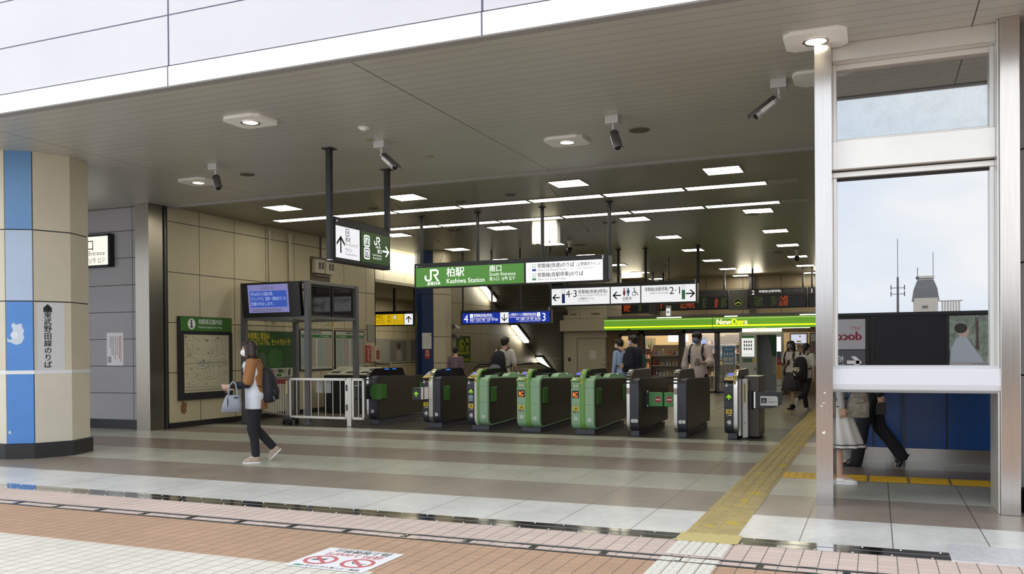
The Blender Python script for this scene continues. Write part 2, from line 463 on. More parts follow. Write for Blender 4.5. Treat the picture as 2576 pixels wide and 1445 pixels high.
mb = MB(); mb.box(LW, LW + .02, 12.66, 20.0, 0, .10, mat('black_stone_skirting', (.018, .018, .019), .35)); BASEB = MATS['black_stone_skirting']
struct(mb, 'baseboard_left', 'black stone skirting of the beige side wall')
# brown worn patch on the wall below the map
q = mat('worn_brown_glue_patch', (.24, .13, .05), .7, noise=.3, nscale=20)
mb = MB(); p = east(LW + .002, 12.95, .25)
mb.poly(p, [(.03, .02), (.11, .0), (.16, .05), (.155, .13), (.18, .17), (.15, .23), (.11, .22), (.10, .25), (.04, .24), (.035, .19), (.0, .15), (.01, .08)], 0, q)
tag(mb.build('wall_stain'), 'brown glue stain on the beige wall below the area map', 'stain')

# stainless column between alcove and beige wall
CSTEEL = mat('column_steel', (.30, .275, .235), .24, 1.0, noise=.06, nscale=3, stretch=(30, 30, .6))
mb = MB(); mb.box(-12.66, -12.36, 12.2, 12.56, 0, CZ, CSTEEL)
mb.box(-12.36, -12.33, 12.2, 12.54, 0, CZ, CSTEEL)
struct(mb, 'wall_column', 'brushed stainless steel clad column left of the beige wall')
mb = MB(); mb.box(-12.345, -12.32, 12.56, 12.60, 0, CZ, DARKM); mb.box(-12.35, -12.325, 12.62, 12.66, 0, CZ, DARKM); mb.box(-12.345, -12.33, 12.60, 12.62, 0, CZ, STEEL)
struct(mb, 'trim_8', 'black shutter guide beside the stainless column')

# alcove wall of grey panels
aw = panel_mat('grey_alcove_panels', (.38, .37, .39), 'X', 4.0, -13.0, .012, .515, .16, .012)
mb = MB(); mb.box(-20, -12.64, 12.46, 12.7, 0, CZ, aw)
mb.box(-20.3, -20, 7, 12.7, 0, CZ, aw)
struct(mb, 'wall_alcove', 'grey panelled wall in the alcove behind the striped pillar')
mb = MB(); mb.box(-20, -12.66, 12.44, 12.46, 0, .17, BASEB); struct(mb, 'baseboard_alcove')

# ---- right side: steel framed glass screen
glass = bpy.data.materials.new('daylight_mirror_glass'); glass.use_nodes = True
n = glass.node_tree.nodes; l = glass.node_tree.links; n.clear()
out = n.new('ShaderNodeOutputMaterial'); mx1 = n.new('ShaderNodeMixShader'); gl = n.new('ShaderNodeBsdfGlossy'); tr = n.new('ShaderNodeBsdfTransparent')
gl.inputs['Roughness'].default_value = .004; gl.inputs['Color'].default_value = (.595, .605, .62, 1)
tr.inputs['Color'].default_value = (.35, .40, .42, 1); mx1.inputs[0].default_value = .86
l.new(tr.outputs[0], mx1.inputs[1]); l.new(gl.outputs[0], mx1.inputs[2]); l.new(mx1.outputs[0], out.inputs[0])
glass2 = bpy.data.materials.new('dusty_upper_glass'); glass2.use_nodes = True
n = glass2.node_tree.nodes; l = glass2.node_tree.links; n.clear()
out = n.new('ShaderNodeOutputMaterial'); mx1 = n.new('ShaderNodeMixShader'); mx2 = n.new('ShaderNodeMixShader'); gl = n.new('ShaderNodeBsdfGlossy'); tr = n.new('ShaderNodeBsdfTransparent'); df = n.new('ShaderNodeBsdfDiffuse')
gl.inputs['Roughness'].default_value = .03; gl.inputs['Color'].default_value = (.50, .54, .57, 1); tr.inputs['Color'].default_value = (.35, .4, .42, 1)
df.inputs['Color'].default_value = (.16, .16, .15, 1); mx1.inputs[0].default_value = .86
tcn = n.new('ShaderNodeTexCoord'); nzn = n.new('ShaderNodeTexNoise'); nzn.inputs['Scale'].default_value = 6; nzn.inputs['Detail'].default_value = 9; nzn.inputs['Roughness'].default_value = .8
mr = n.new('ShaderNodeMapRange'); mr.inputs[1].default_value = .45; mr.inputs[2].default_value = .75; mr.inputs[3].default_value = .05; mr.inputs[4].default_value = .22
l.new(tcn.outputs['Object'], nzn.inputs[0]); l.new(nzn.outputs[0], mr.inputs[0])
l.new(tr.outputs[0], mx1.inputs[1]); l.new(gl.outputs[0], mx1.inputs[2]); l.new(mr.outputs[0], mx2.inputs[0]); l.new(mx1.outputs[0], mx2.inputs[1]); l.new(df.outputs[0], mx2.inputs[2]); l.new(mx2.outputs[0], out.inputs[0])
GY = 8.70
win = MB()
win.box(-.508, -.365, 8.33, 9.0, 0, CZ, STEEL)
W1 = struct(win, 'window_1', 'stainless steel framed glass screen on the right')
mb = MB(); mb.box(.965, 1.115, 8.38, 9.0, 0, CZ, STEEL); mb.box(.950, .965, 8.42, 8.98, 0, CZ, ALU); mb.build('post', W1, .006)
mb = MB()
mb.box(-.365, .950, 8.50, 8.90, 4.05, CZ, ALU)                       # head
mb.box(-.365, .950, 8.52, 8.86, 3.06, 3.32, ALU)                    # transom
mb.box(-.365, .950, 8.60, 8.80, 3.00, 3.05, ALU)
for z0, z1 in ((3.32, 4.05), (1.2, 3.02)):
    mb.box(-.365, -.335, 8.62, 8.78, z0, z1, ALU); mb.box(.915, .950, 8.62, 8.78, z0, z1, ALU)
mb.box(-.335, .915, 8.64, 8.78, 4.0, 4.05, ALU); mb.box(-.335, .915, 8.64, 8.78, 3.32, 3.36, ALU)
mb.box(-.335, .915, 8.66, 8.76, 2.985, 3.0, DARKM)
mb.build('frame', W1, .004)
mb = MB(); mb.box(-.335, .915, GY, GY + .012, 1.2, 3.0, glass); mb.build('pane', W1)
mb = MB(); mb.box(-.335, .915, GY, GY + .012, 3.36, 4.0, glass2); mb.build('pane', W1)
mb = MB()
q = mat('painted_guard_beam', (.74, .74, .78), .38)
mb.prism([(8.40, 1.05), (8.46, 1.025), (8.85, 1.025), (8.85, 1.26), (8.46, 1.262), (8.395, 1.235), (8.385, 1.10)], 'X', -.365, .965, q)
mb.build('guard_beam', W1, .008)
# paint chips on the post
mb = MB(); p = front(-.508, 8.3285, 0)
for x, z, s_ in ((.06, 1.02, .9), (.055, .93, .7), (.035, .90, .8)):
    mb.poly(p, [(x, z), (x + .014 * s_, z + .012 * s_), (x + .03 * s_, z + .004 * s_), (x + .02 * s_, z - .004 * s_)], 0, WHITE)
mb.poly(p, [(.045, .665), (.06, .67), (.072, .68), (.078, .672), (.076, .655), (.066, .648)], 0, WHITE)
mb.build('paint_chip', W1)

# blue panelled wall inside on the right
bw = NB('blue_enamel_panels', .22, .0, .5)
bj = bw.line(bw.X, .837, .793, .02)
bw.base(bw.mix(bj, bw.mix(1, (.012, .065, .22), bw.noise(2, 4, None, .85, 1.15), 'MULTIPLY'), (.006, .012, .035)))
mb = MB(); mb.box(-.62, 5.0, 11.95, 12.15, .17, 1.02, bw.m); mb.box(-.62, 5, 11.97, 12.15, 1.02, CZ, aw)
struct(mb, 'wall_right', 'deep blue enamel panel wall behind the glass screen')
mb = MB(); mb.box(-.62, -.42, 12.15, 35, 0, CZ, aw); struct(mb, 'wall_right_side')
mb = MB(); mb.box(4.6, 5.0, 8.2, 11.93, 0, CZ, aw); struct(mb, 'wall_right_end')
mb = MB(); mb.box(-.62, 5.0, 11.93, 12.0, 0, .17, STEEL)
struct(mb, 'baseboard_right', 'brushed steel skirting below the blue wall')
for a, b in ((-.6, .60), (.80, 2.2)):
    mb = MB(); mb.tube([(a, 11.95, .90), (a + .02, 11.86, .905), (b - .02, 11.86, .905), (b, 11.95, .90)], .018, mat('white_handrail', (.62, .62, .62), .35, .3))
    tag(mb.build('handrail'), 'pale handrail on the blue wall, ' + ('longer one nearer the steel post' if a < 0 else 'the one at the right window edge'), 'handrail')

# back of the concourse
bwall = panel_mat('beige_wall_panels_back', (.56, .48, .34), 'X', 1.4, -8.9, .016, .62, 3.75, .014)
mb = MB(); mb.box(-12.4, 0, 34.1, 34.4, 0, CZ, bwall)
struct(mb, 'wall_back', 'beige panelled back wall above the shop')
for i, x in enumerate((-11.2, -8.0, -4.35, -1.55)):
    mb = MB(); mb.box(x - .10, x + .10, 33.9, 34.1, 2.5, CZ, GREYM)
    struct(mb, 'trim_back_%d' % (i + 1))
# wall block with service door, left of the shop
blk = NB('cream_wall_block', .5, 0, .4)
bj = blk.mx(blk.mul(blk.mx(blk.line(blk.X, .84, -9.47, .012), blk.line(blk.Z, .33, 2.86, .012)), blk.math('GREATER_THAN', blk.Z, 2.5)), blk.mx(blk.line(blk.Z, 50, 2.47, .02), blk.line(blk.Z, 50, 2.08, .02)))
blk.base(blk.mix(blk.mul(bj, .8), blk.mix(1, (.64, .58, .45), blk.noise(2, 4, None, .95, 1.05), 'MULTIPLY'), (.08, .07, .05)))
mb = MB(); mb.box(-10.07, -8.50, 28.7, 30.6, 0, CZ, blk.m)
struct(mb, 'wall_block', 'cream wall block with the service door left of the shop')
mb = MB(); p = front(-9.53, 28.69, 0)
mb.slab(p, -.04, 1.03, 0, 1.86, 0, .02, mat('door_trim_grey', (.30, .27, .21), .5)); mb.slab(p, 0, .99, .01, 1.82, .02, .05, mat('door_cream', (.60, .54, .42), .5))
D1 = struct(mb, 'door_1', 'cream steel service door with a paper notice', .004)
mb = MB(); mb.slab(p, .88, .95, .93, .97, .05, .09, STEELH); mb.ball(p.pt(.93, .95, .1), (.03, .02, .03), STEELH, 10, 8); mb.disc(p, .92, 1.1, .02, .053, BLACK, 10); mb.build('door_handle', D1)
mb = MB(); mb.slab(p, .43, .66, 1.12, 1.42, .05, .053, mat('white_paper', (.78, .76, .70), .7)); PAPER = MATS['white_paper']; mb.build('notice', D1)
mb = MB(); p = front(-9.88, 28.7, 1.06); mb.slab(p, 0, .07, 0, .12, 0, .05, BLKPL)
single(mb, 'wall_intercom', 'small black intercom box on the cream wall left of the door', 'intercom', (-9.85, 28.7, 1.06))
mb = MB(); p = front(-9.9, 28.7, 2.66); mb.slab(p, .1, .32, 0, .04, 0, .02, mat('vent_brown', (.22, .18, .12), .5)); single(mb, 'wall_vent', 'small slotted wall vent on cream wall, left one', 'vent', (-9.9, 28.7, 2.66))
mb = MB(); p = front(-9.05, 28.7, 2.67); mb.slab(p, 0, .30, 0, .04, 0, .03, MATS['vent_brown']); single(mb, 'wall_vent', 'curved wall vent on the cream wall, right one', 'vent', (-9.05, 28.7, 2.67))

# escalator bay: side wall, sloping soffit
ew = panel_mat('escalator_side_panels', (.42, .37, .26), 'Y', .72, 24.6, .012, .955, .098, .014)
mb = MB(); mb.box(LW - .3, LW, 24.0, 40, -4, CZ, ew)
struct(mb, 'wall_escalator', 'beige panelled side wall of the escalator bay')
so = NB('dark_slatted_soffit', .45, .2, .4)
sjl = so.mx(so.mul(so.line(so.Y, .22, 25, .02), .5), so.line(so.Y, 3.6, 28.4, .06))
so.base(so.mix(sjl, (.085, .078, .062), (.25, .23, .18)))
k_ = .467
mb = MB(); mb.add([(LW, 25.4, 4.2), (-9.9, 25.4, 4.2), (-9.9, 36, 4.2 - 10.6 * k_), (LW, 36, 4.2 - 10.6 * k_), (LW, 25.4, 4.3), (-9.9, 25.4, 4.3), (-9.9, 36.2, 4.3 - 10.6 * k_), (LW, 36.2, 4.3 - 10.6 * k_)],
       [(0, 1, 2, 3), (4, 7, 6, 5), (0, 4, 5, 1), (1, 5, 6, 2), (2, 6, 7, 3), (3, 7, 4, 0)], so.m)
struct(mb, 'ceiling_escalator', 'dark soffit sloping down over the escalator')
mb = MB(); mb.box(-10.10, -10.07, 28.6, 34, -.0, CZ, DARKM); struct(mb, 'trim_9')

# passage to the left beyond the side wall
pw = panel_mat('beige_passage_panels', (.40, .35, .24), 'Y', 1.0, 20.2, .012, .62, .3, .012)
cream = panel_mat('cream_bulkhead_panels', (.80, .74, .58), 'Y', 1.15, 20.5, .010, 2.0, 3.98, .012)  # cream raised so part of the bulkhead's strong light sits in the colour
mb = MB(); mb.box(-16, LW - .3, 35.7, 36, 0, CZ, pw); struct(mb, 'wall_passage_end')
mb = MB(); mb.box(-16, LW - .3, 18, 18.3, 0, CZ, pw); struct(mb, 'wall_passage_front')
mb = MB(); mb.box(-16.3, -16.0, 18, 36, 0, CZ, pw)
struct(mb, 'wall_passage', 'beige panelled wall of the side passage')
mb = MB(); mb.box(LW - .28, LW - .02, 20.05, 24.0, 3.38, CZ, cream)
struct(mb, 'wall_bulkhead', 'brightly lit cream bulkhead above the side passage')
mb = MB(); mb.box(-16, LW - .02, 20.04, 28, 3.30, 3.38, mat('passage_ceiling_paint', (.30, .27, .2), .6)); struct(mb, 'ceiling_passage')
# ================================================================ CEILING FIXTURES
PANEL = emit('lit_ceiling_panel', (1.0, .93, .74), PANEL_E)
TUBE = emit('lit_ceiling_strip', (1.0, .95, .80), TUBE_E)
LAMP = emit('lit_downlight_bulb', (1.0, .90, .68), 12.0)
FIXW = mat('white_fixture_paint', (.88, .87, .83), .45)
FIXG = mat('fixture_frame_grey', (.22, .21, .19), .45)

def square_light(x, y, label):
    t = thing('ceiling_light', label, 'ceiling light', (x, y, CZ), 'square ceiling light panels')
    mb = MB()
    for a, b, c_, d in ((-.27, .27, -.29, -.27), (-.27, .27, .27, .29), (-.29, -.27, -.29, .29), (.27, .29, -.29, .29)): mb.box(x + a, x + b, y + c_, y + d, CZ - .012, CZ + .004, FIXG)
    mb.build('frame', t)
    mb = MB(); mb.box(x - .27, x + .27, y - .27, y + .27, CZ - .008, CZ + .003, PANEL); mb.build('diffuser', t)
    return t
XS = (-10.48, -7.76, -4.70, -2.18); YS = (13.72, 18.02, 21.26, 24.3, 27.4, 30.5, 33.5)
colname = {0: 'leftmost column', 1: 'second column from the left', 2: 'third column from the left', 3: 'rightmost column'}
rowname = ['in the row nearest the street', 'in the second row from the street', 'in the third row from the street', 'in the fourth row from the street', 'in the fifth row from the street', 'in the sixth row from the street', 'in the row above the departure boards']
proto = None
for r_, y in enumerate(YS):
    for c_, x in enumerate(XS):
        if c_ == 0 and y > 25: continue
        if c_ == 1 and y > 32: x = -7.9
        lab = 'square white ceiling light, %s, %s' % (colname[c_], rowname[r_])
        if proto is None: proto = square_light(x, y, lab)
        else: dup(proto, (x, y, CZ), lab)
# two long rows of strip lights
def strip(x0, x1, y, lab):
    t = thing('strip_light', lab, 'strip light', ((x0 + x1) / 2, y, CZ), 'long strip lights across the ceiling')
    mb = MB(); mb.box(x0, x1, y - .16, y - .145, CZ - .012, CZ + .004, FIXG); mb.box(x0, x1, y + .145, y + .16, CZ - .012, CZ + .004, FIXG); mb.box(x0, x0 + .015, y - .145, y + .145, CZ - .012, CZ + .004, FIXG); mb.box(x1 - .015, x1, y - .145, y + .145, CZ - .012, CZ + .004, FIXG); mb.build('frame', t)
    mb = MB(); mb.box(x0 + .015, x1 - .015, y - .145, y + .145, CZ - .008, CZ + .003, TUBE); mb.build('diffuser', t)
ords = ['leftmost', 'second from the left', 'third from the left', 'fourth from the left', 'fifth from the left', 'sixth from the left', 'rightmost']
e1 = [-11.68, -10.2, -8.78, -7.36, -5.92, -4.50, -3.04, -1.66]
for i in range(7): strip(e1[i] + .015, e1[i + 1] - .015, 15.04, 'long lit ceiling strip in the nearer row, ' + ords[i])
e2 = [-10.4, -8.86, -7.43, -6.0, -4.54, -3.07, -1.65]
for i in range(6): strip(e2[i] + .015, e2[i + 1] - .015, 17.1, 'long lit ceiling strip in the farther row, ' + (ords + [])[i if i < 5 else 6])
blank = mat('scratched_blank_plate', (.30, .29, .26), .35, .4, noise=.3, nscale=12)
for (x0, x1, y, lab) in ((-1.65, -1.17, 15.04, 'unlit grey blank plate ending the nearer light strip on the right'), (-1.64, -1.17, 17.1, 'unlit grey blank plate ending the farther light strip on the right'), (-12.15, -11.7, 15.04, 'unlit grey blank plate at the left end of the nearer light strip'), (-11.3, -10.43, 17.1, 'unlit grey blank plate at the left end of the farther light strip')):
    mb = MB(); mb.box(x0, x1, y - .15, y + .15, CZ - .008, CZ + .003, blank); tag(mb.build('blank_plate'), lab, 'plate', 'blank plates of the strip lights')

# porch downlights on white octagonal plates
def downlight(x, y, lab, cut=False):
    t = thing('downlight', lab, 'downlight', (x, y, CZ), 'round downlights on clipped white plates')
    w_, h_, k = .265, .235, .07
    pts = [(x - w_ + k, y - h_), (x + w_ - k, y - h_), (x + w_, y - h_ + k), (x + w_, y + h_ - k), (x + w_ - k, y + h_), (x - w_ + k, y + h_), (x - w_, y + h_ - k), (x - w_, y - h_ + k)]
    mb = MB(); mb.prism(pts, 'Z', CZ - .035, CZ + .003, FIXW); mb.build('plate', t)
    mb = MB(); n = 28
    vs = []
    for r, z in ((.115, CZ - .036), (.115, CZ - .044), (.100, CZ - .044), (.085, CZ - .0365)): vs += [(x + r * math.cos(2 * PI * i / n), y + r * math.sin(2 * PI * i / n), z) for i in range(n)]
    mb.add(vs, [(k_ * n + i, k_ * n + (i + 1) % n, (k_ + 1) * n + (i + 1) % n, (k_ + 1) * n + i) for k_ in range(3) for i in range(n)], STEEL, True)
    mb.build('rim', t)
    mb = MB(); mb.cyl((x, y, CZ - .0385), (x, y, CZ - .030), .092, LAMP, 24); mb.build('bulb', t)
    L = bpy.data.lights.new('downlight_beam', 'SPOT'); L.energy = 45; L.color = (1, .88, .66); L.spot_size = R(120); L.spot_blend = 1; L.shadow_soft_size = .08
    lo = bpy.data.objects.new('beam', L); COL.objects.link(lo); lo.parent = t; lo.location = (0, 0, -.07)
downlight(-.49, 8.24, 'lit downlight on a white plate right beside the glass screen')
downlight(-6.86, 8.38, 'lit downlight on a clipped white plate above the walking woman, left front')
downlight(-3.75, 10.89, 'lit downlight on a clipped white plate above the green gates')
downlight(-10.05, 11.0, 'lit downlight on a clipped white plate near the stainless column')
mb = MB(); mb.prism([(-.74, 9.18), (-.50, 9.18), (-.50, 9.66), (-.68, 9.66), (-.78, 9.55), (-.78, 9.28)], 'Z', CZ - .03, CZ + .002, FIXW)
tag(mb.build('blank_plate'), 'plain white clipped ceiling plate behind the left post of the glass screen', 'plate')

# security cameras
CAMM = mat('camera_silver', (.60, .60, .61), .35, .35); CAMD = mat('camera_grey', (.13, .13, .14), .35, .4)
def security_camera(x, y, az, tilt, lab, drop=.13):
    t = thing('security_camera', lab, 'security camera', (x, y, CZ), 'bullet security cameras under the porch ceiling')
    mb = MB(); mb.box(x - .08, x + .08, y - .08, y + .08, CZ - .09, CZ + .003, CAMM); mb.build('mounting_box', t, .006)
    mb = MB(); mb.cyl((x, y, CZ - .085), (x, y, CZ - .17), .018, CAMM, 12); mb.ball((x, y, CZ - .175), (.026, .026, .026), CAMM)
    d = Vector((math.cos(R(az)) * math.cos(R(tilt)), math.sin(R(az)) * math.cos(R(tilt)), -math.sin(R(tilt))))
    a = Vector((x, y, CZ - .175)); mb.cyl(a, a + d * .07, .013, CAMM, 10); mb.build('bracket', t)
    s0 = a + d * .055; mb = MB()
    mb.cyl(s0, s0 + d * .22, .046, CAMM, 18); mb.cyl(s0 + d * .22, s0 + d * .262, .049, CAMM, 18); mb.cyl(s0 - d * .012, s0, .028, CAMD, 14); mb.build('camera_body', t)
    mb = MB(); mb.cyl(s0 + d * .262, s0 + d * .265, .041, GLASSY, 18); mb.cyl(s0 + d * .265, s0 + d * .266, .02, BLKPL, 14); mb.build('lens', t)
    side = d.cross(Vector((0, 0, 1))).normalized(); upv = side.cross(d).normalized()
    mb = MB(); n = 8; arc = [R(20 + 140 * i / n) for i in range(n + 1)]; vs = []
    for e, k in ((s0 - d * .01, .054), (s0 + d * .315, .054), (s0 - d * .01, .058), (s0 + d * .315, .058)): vs += [e + (side * math.cos(q) + upv * math.sin(q)) * k for q in arc]
    m_ = n + 1
    mb.add(vs, [(i, i + 1, m_ + i + 1, m_ + i) for i in range(n)] + [(2 * m_ + i, 3 * m_ + i, 3 * m_ + i + 1, 2 * m_ + i + 1) for i in range(n)] + [(i, 2 * m_ + i, 2 * m_ + i + 1, i + 1) for i in range(n)] + [(m_ + i, m_ + i + 1, 3 * m_ + i + 1, 3 * m_ + i) for i in range(n)], CAMD, True); mb.build('sunshade', t)
    e_ = side if side.y < 0 else -side; lp = Pl(s0 + d * .03 + e_ * .0465, d if e_ is side else -d, upv); mb = MB()
    mb.slab(lp, (0 if e_ is side else -.17), (.17 if e_ is side else 0), -.022, .022, 0, .002, FIXW)
    mb.build('nameplate', t)
    return t
security_camera(-6.02, 9.97, -15, 38, 'silver bullet camera pointing right, above the hanging direction sign')
security_camera(-2.88, 10.05, -60, 48, 'silver bullet camera seen end-on, right of the middle downlight')
security_camera(-.92, 9.40, 205, 38, 'silver bullet camera pointing left, beside the steel glass screen')
security_camera(-8.95, 10.15, -40, 42, 'silver bullet camera next to the far left downlight')

# round grilles, small plates, smoke detector
grm = mat('round_grille_brown', (.10, .085, .05), .6); grl = mat('round_grille_rim', (.15, .135, .11), .5)
def grille(x, y, r, lab, m1=grm):
    t = thing('ceiling_speaker', lab, 'ceiling speaker', (x, y, CZ), 'round ceiling speaker grilles')
    mb = MB(); mb.cyl((x, y, CZ - .010), (x, y, CZ + .002), r, grl, 28); mb.build('rim', t)
    mb = MB(); mb.cyl((x, y, CZ - .013), (x, y, CZ - .009), r * .86, m1, 28); mb.build('grille', t)
for x, y, r, lab in ((-2.75, 10.78, .13, 'round brown ceiling grille right of the end-on camera'), (-9.01, 10.92, .11, 'round brown ceiling grille near the far left camera'),
    (-2.35, 18.4, .16, 'round ceiling grille below the farther light strip on the right'), (-5.35, 18.3, .16, 'round ceiling grille right of the hanging lit box'),
    (-8.9, 17.9, .17, 'round ceiling grille in the middle left, past the light strips'), (-7.2, 21.9, .17, 'round ceiling grille near the dome camera'), (-2.6, 26.0, .14, 'round ceiling grille far right by the square lights'),
    (-8.95, 14.5, .10, 'small dark round grille in front of the nearer light strip, left one'), (-7.1, 14.55, .09, 'small dark round grille in front of the nearer light strip, middle one'), (-6.0, 14.3, .09, 'small dark round grille in front of the nearer strip, right one')):
    grille(x, y, r, lab)
t = thing('smoke_detector', 'small white smoke detector above the silver camera', 'smoke detector', (-5.84, 9.25, CZ))
mb = MB(); mb.cyl((-5.84, 9.25, CZ - .012), (-5.84, 9.25, CZ + .002), .07, FIXW, 24); mb.build('base', t)
mb = MB(); mb.cyl((-5.84, 9.25, CZ - .035), (-5.84, 9.25, CZ - .011), .035, FIXW, 20, .052); mb.build('sensor', t)
for x, y, lab in ((-6.1, 9.80, 'small yellowed square plate on the porch ceiling left of the silver camera'), (-5.85, 11.0, 'small yellowed square plate on the porch ceiling below the silver camera')):
    mb = MB(); mb.box(x - .05, x + .05, y - .05, y + .05, CZ - .006, CZ + .002, mat('yellowed_plate', (.34, .30, .17), .5)); tag(mb.build('ceiling_plate'), lab, 'plate')
# dome camera & dome speaker further in
for x, y, lab in ((-7.15, 20.9, 'dark dome camera hanging from the ceiling past the long light strips'), (-2.05, 25.6, 'white dome camera hanging far right among the square lights')):
    t = thing('dome_camera', lab, 'dome camera', (x, y, CZ)); mb = MB(); mb.cyl((x, y, CZ - .06), (x, y, CZ + .002), .06, FIXW, 16); mb.cyl((x, y, CZ - .2), (x, y, CZ - .06), .03, FIXW, 12); mb.build('bracket', t)
    mb = MB(); mb.ball((x, y, CZ - .24), (.075, .075, .085), BLKPL); mb.build('dome', t)

# ================================================================ SIGNS
def jr_logo(mb, p, x, y, h, m_, d=.002):
    """rounded letter pair, x,y = lower left"""
    k = h; w_ = .155 * k
    S = lambda pts: [(x + a * k, y + b * k) for a, b in pts]
    arc = lambda cx, cy, r, a0, a1, n=8: [(cx + r * math.cos(R(a0 + (a1 - a0) * i / n)), cy + r * math.sin(R(a0 + (a1 - a0) * i / n))) for i in range(n + 1)]
    mb.stroke(p, S([(.08, .50), (.08, .34)] + arc(.30, .30, .22, 190, 270)[1:] + [(.42, .08)] + arc(.42, .24, .16, 270, 355)[1:] + [(.58, .92), (.60, .92)]), w_, d, m_)
    mb.stroke(p, S([(.53, .92), (1.02, .92)] + arc(1.02, .71, .21, 90, -90) + [(.86, .50)]), w_, d, m_)
    mb.poly(p, S([(.80, .57), (.98, .50), (1.36, .0), (1.15, .0)]), d, m_)

def num_badge(mb, p, x, y, s_, txt, fill, line, ink, d=.002):
    mb.rrect(p, x, x + s_, y, y + s_, s_ * .18, d, line); mb.rrect(p, x + s_ * .1, x + s_ * .9, y + s_ * .1, y + s_ * .9, s_ * .12, d + .0006, fill)
    mb.text(p, txt, x + s_ / 2, y + s_ * .24, s_ * .5, ink, d + .0012, 'C', bold=1)

INK = BLACK
# --- sign 1: direction sign hanging in the porch (faces east, on two ceiling poles)
t = thing('direction_sign', 'hanging direction sign with a white panel and a green panel on two dark ceiling poles', 'hanging sign', (-6.87, 10.8, CZ))
mb = MB(); mb.box(-6.98, -6.84, 10.08, 11.56, 2.67, 3.29, DARKM); mb.build('housing', t, .01)
P1 = Pl((-6.839, 10.10, 2.70), (0, 1, 0), (0, 0, 1))
mb = MB(); mb.rect(P1, .0, .60, .03, .47, .002, LITW); q1 = mb.build('white_panel', t)
mb = MB(); mb.rect(P1, .64, 1.42, .03, .47, .002, JRGD); q2 = mb.build('green_panel', t)
mb = MB()
mb.arrow(P1, .12, .22, .24, .032, 90, .004, INK)
mb.rrect(P1, .235, .335, .345, .45, .03, .004, BLUEP); mb.rrect(P1, .245, .325, .356, .44, .022, .005, LITW); mb.text(P1, 'TD', .285, .38, .035, INK, .006, 'C', bold=2)
mb.text(P1, '東武', .23, .275, .05, INK, .004, bold=1); mb.text(P1, 'アーバンパーク', .23, .205, .045, INK, .004, bold=1, wmax=.31); mb.text(P1, 'ライン', .23, .135, .045, INK, .004, bold=1); mb.text(P1, 'Tobu Urban Park Line', .23, .085, .028, INK, .004, wmax=.30)
WP = WHLIT
mb.build('lettering', q1); mb = MB()
for yy, tx_, lc in ((.255, 'JJ', GREENP), (.075, 'JL', GREYM)):
    mb.rrect(P1, .71, .87, yy, yy + .17, .035, .004, WP); mb.rrect(P1, .73, .85, yy + .022, yy + .148, .015, .005, lc); mb.rrect(P1, .745, .835, yy + .038, yy + .132, .008, .006, WP); mb.text(P1, tx_, .79, yy + .055, .06, INK, .007, 'C', bold=2)
jr_logo(mb, P1, .99, .305, .125, WP, .004); mb.text(P1, 'JR東日本', 1.03, .265, .026, WP, .004, bold=1); mb.text(P1, '南口', 1.08, .195, .05, WP, .004, bold=1, wmax=.12)
mb.text(P1, 'South Entrance', 1.20, .145, .03, WP, .004, 'R', wmax=.26); mb.text(P1, '南入口 남쪽 입구', 1.20, .095, .028, WP, .004, 'R', wmax=.24); mb.arrow(P1, 1.32, .235, .19, .028, 0, .004, WP)
mb.build('lettering', q2); mb = MB(); mb.text(P1, '4', .02, .515, .04, WP, .002); mb.text(P1, 'JR東日本', .06, .52, .022, GREYM, .002)
mb.build('owner_mark', t)
for y in (10.0, 11.52):
    mb = MB(); mb.box(-6.90, -6.83, y - .035, y + .035, (2.69 if y < 11 else 3.25), CZ, DARKM); mb.box(-6.94, -6.79, y - .075, y + .075, CZ - .015, CZ + .003, DARKM)
    if y < 11: mb.box(-6.895, -6.835, y - .03, y + .03, 2.68, 2.69, FIXW)
    mb.build('pole', t)

# --- JR station sign
SY = 15.70
t = thing('station_sign', 'long lit sign reading Kashiwa Station South Entrance, green and white halves', 'hanging sign', (-6.65, SY, CZ))
mb = MB(); mb.box(-8.68, -4.60, SY - .09, SY + .09, 2.71, 3.21, DARKM); mb.box(-4.60, -4.55, SY - .06, SY + .06, 2.74, 3.19, GREYM); mb.box(-4.70, -4.68, SY - .093, SY - .09, 3.13, 3.20, FIXW); mb.build('housing', t, .008)
P = front(-8.64, SY - .091, 2.735)
mb = MB(); mb.rect(P, 0, 2.37, .0, .385, .002, JRG); q1 = mb.build('green_panel', t)
mb = MB(); mb.rect(P, 2.41, 3.95, .0, .385, .002, LITW); q2 = mb.build('white_panel', t)
mb = MB()
jr_logo(mb, P, .20, .105, .245, WP, .004); mb.text(P, 'JR東日本', .26, .035, .055, WP, .004, bold=2, wmax=.30)
mb.text(P, '柏駅', .70, .20, .145, WP, .004, bold=1); mb.text(P, 'Kashiwa Station', .70, .055, .095, WP, .004, bold=.5, wmax=.86)
mb.text(P, '南口', 1.64, .255, .10, WP, .004, bold=1); mb.text(P, 'South Entrance', 1.64, .165, .065, WP, .004, wmax=.60); mb.text(P, '南入口  남쪽 입구', 1.64, .075, .06, WP, .004, wmax=.54)
mb.build('lettering', q1); mb = MB()
for yy, cc, a, b, tl in ((.275, BLUEP, '常磐線(快速)のりば', 'Jōban Line (Rapid) Tracks', 'JJ'), (.10, GREENP, '常磐線(各駅停車)のりば', 'Jōban Line (Local) Tracks', 'JL')):
    mb.rrect(P, 2.54, 2.62, yy, yy + .075, .01, .004, GREENP); mb.rrect(P, 2.546, 2.614, yy + .006, yy + .069, .008, .005, LITW); mb.text(P, tl, 2.58, yy + .02, .03, INK, .006, 'C', bold=1)
    mb.rect(P, 2.54, 2.62, yy - .058, yy - .018, .004, cc)
    mb.text(P, a, 2.65, yy + .005, .07, INK, .004, bold=1, wmax=.74 if cc is BLUEP else .92); mb.text(P, b, 2.65, yy - .06, .04, mat('grey_print', (.25, .25, .27), .5), .004, wmax=.66)
GRP = MATS['grey_print']
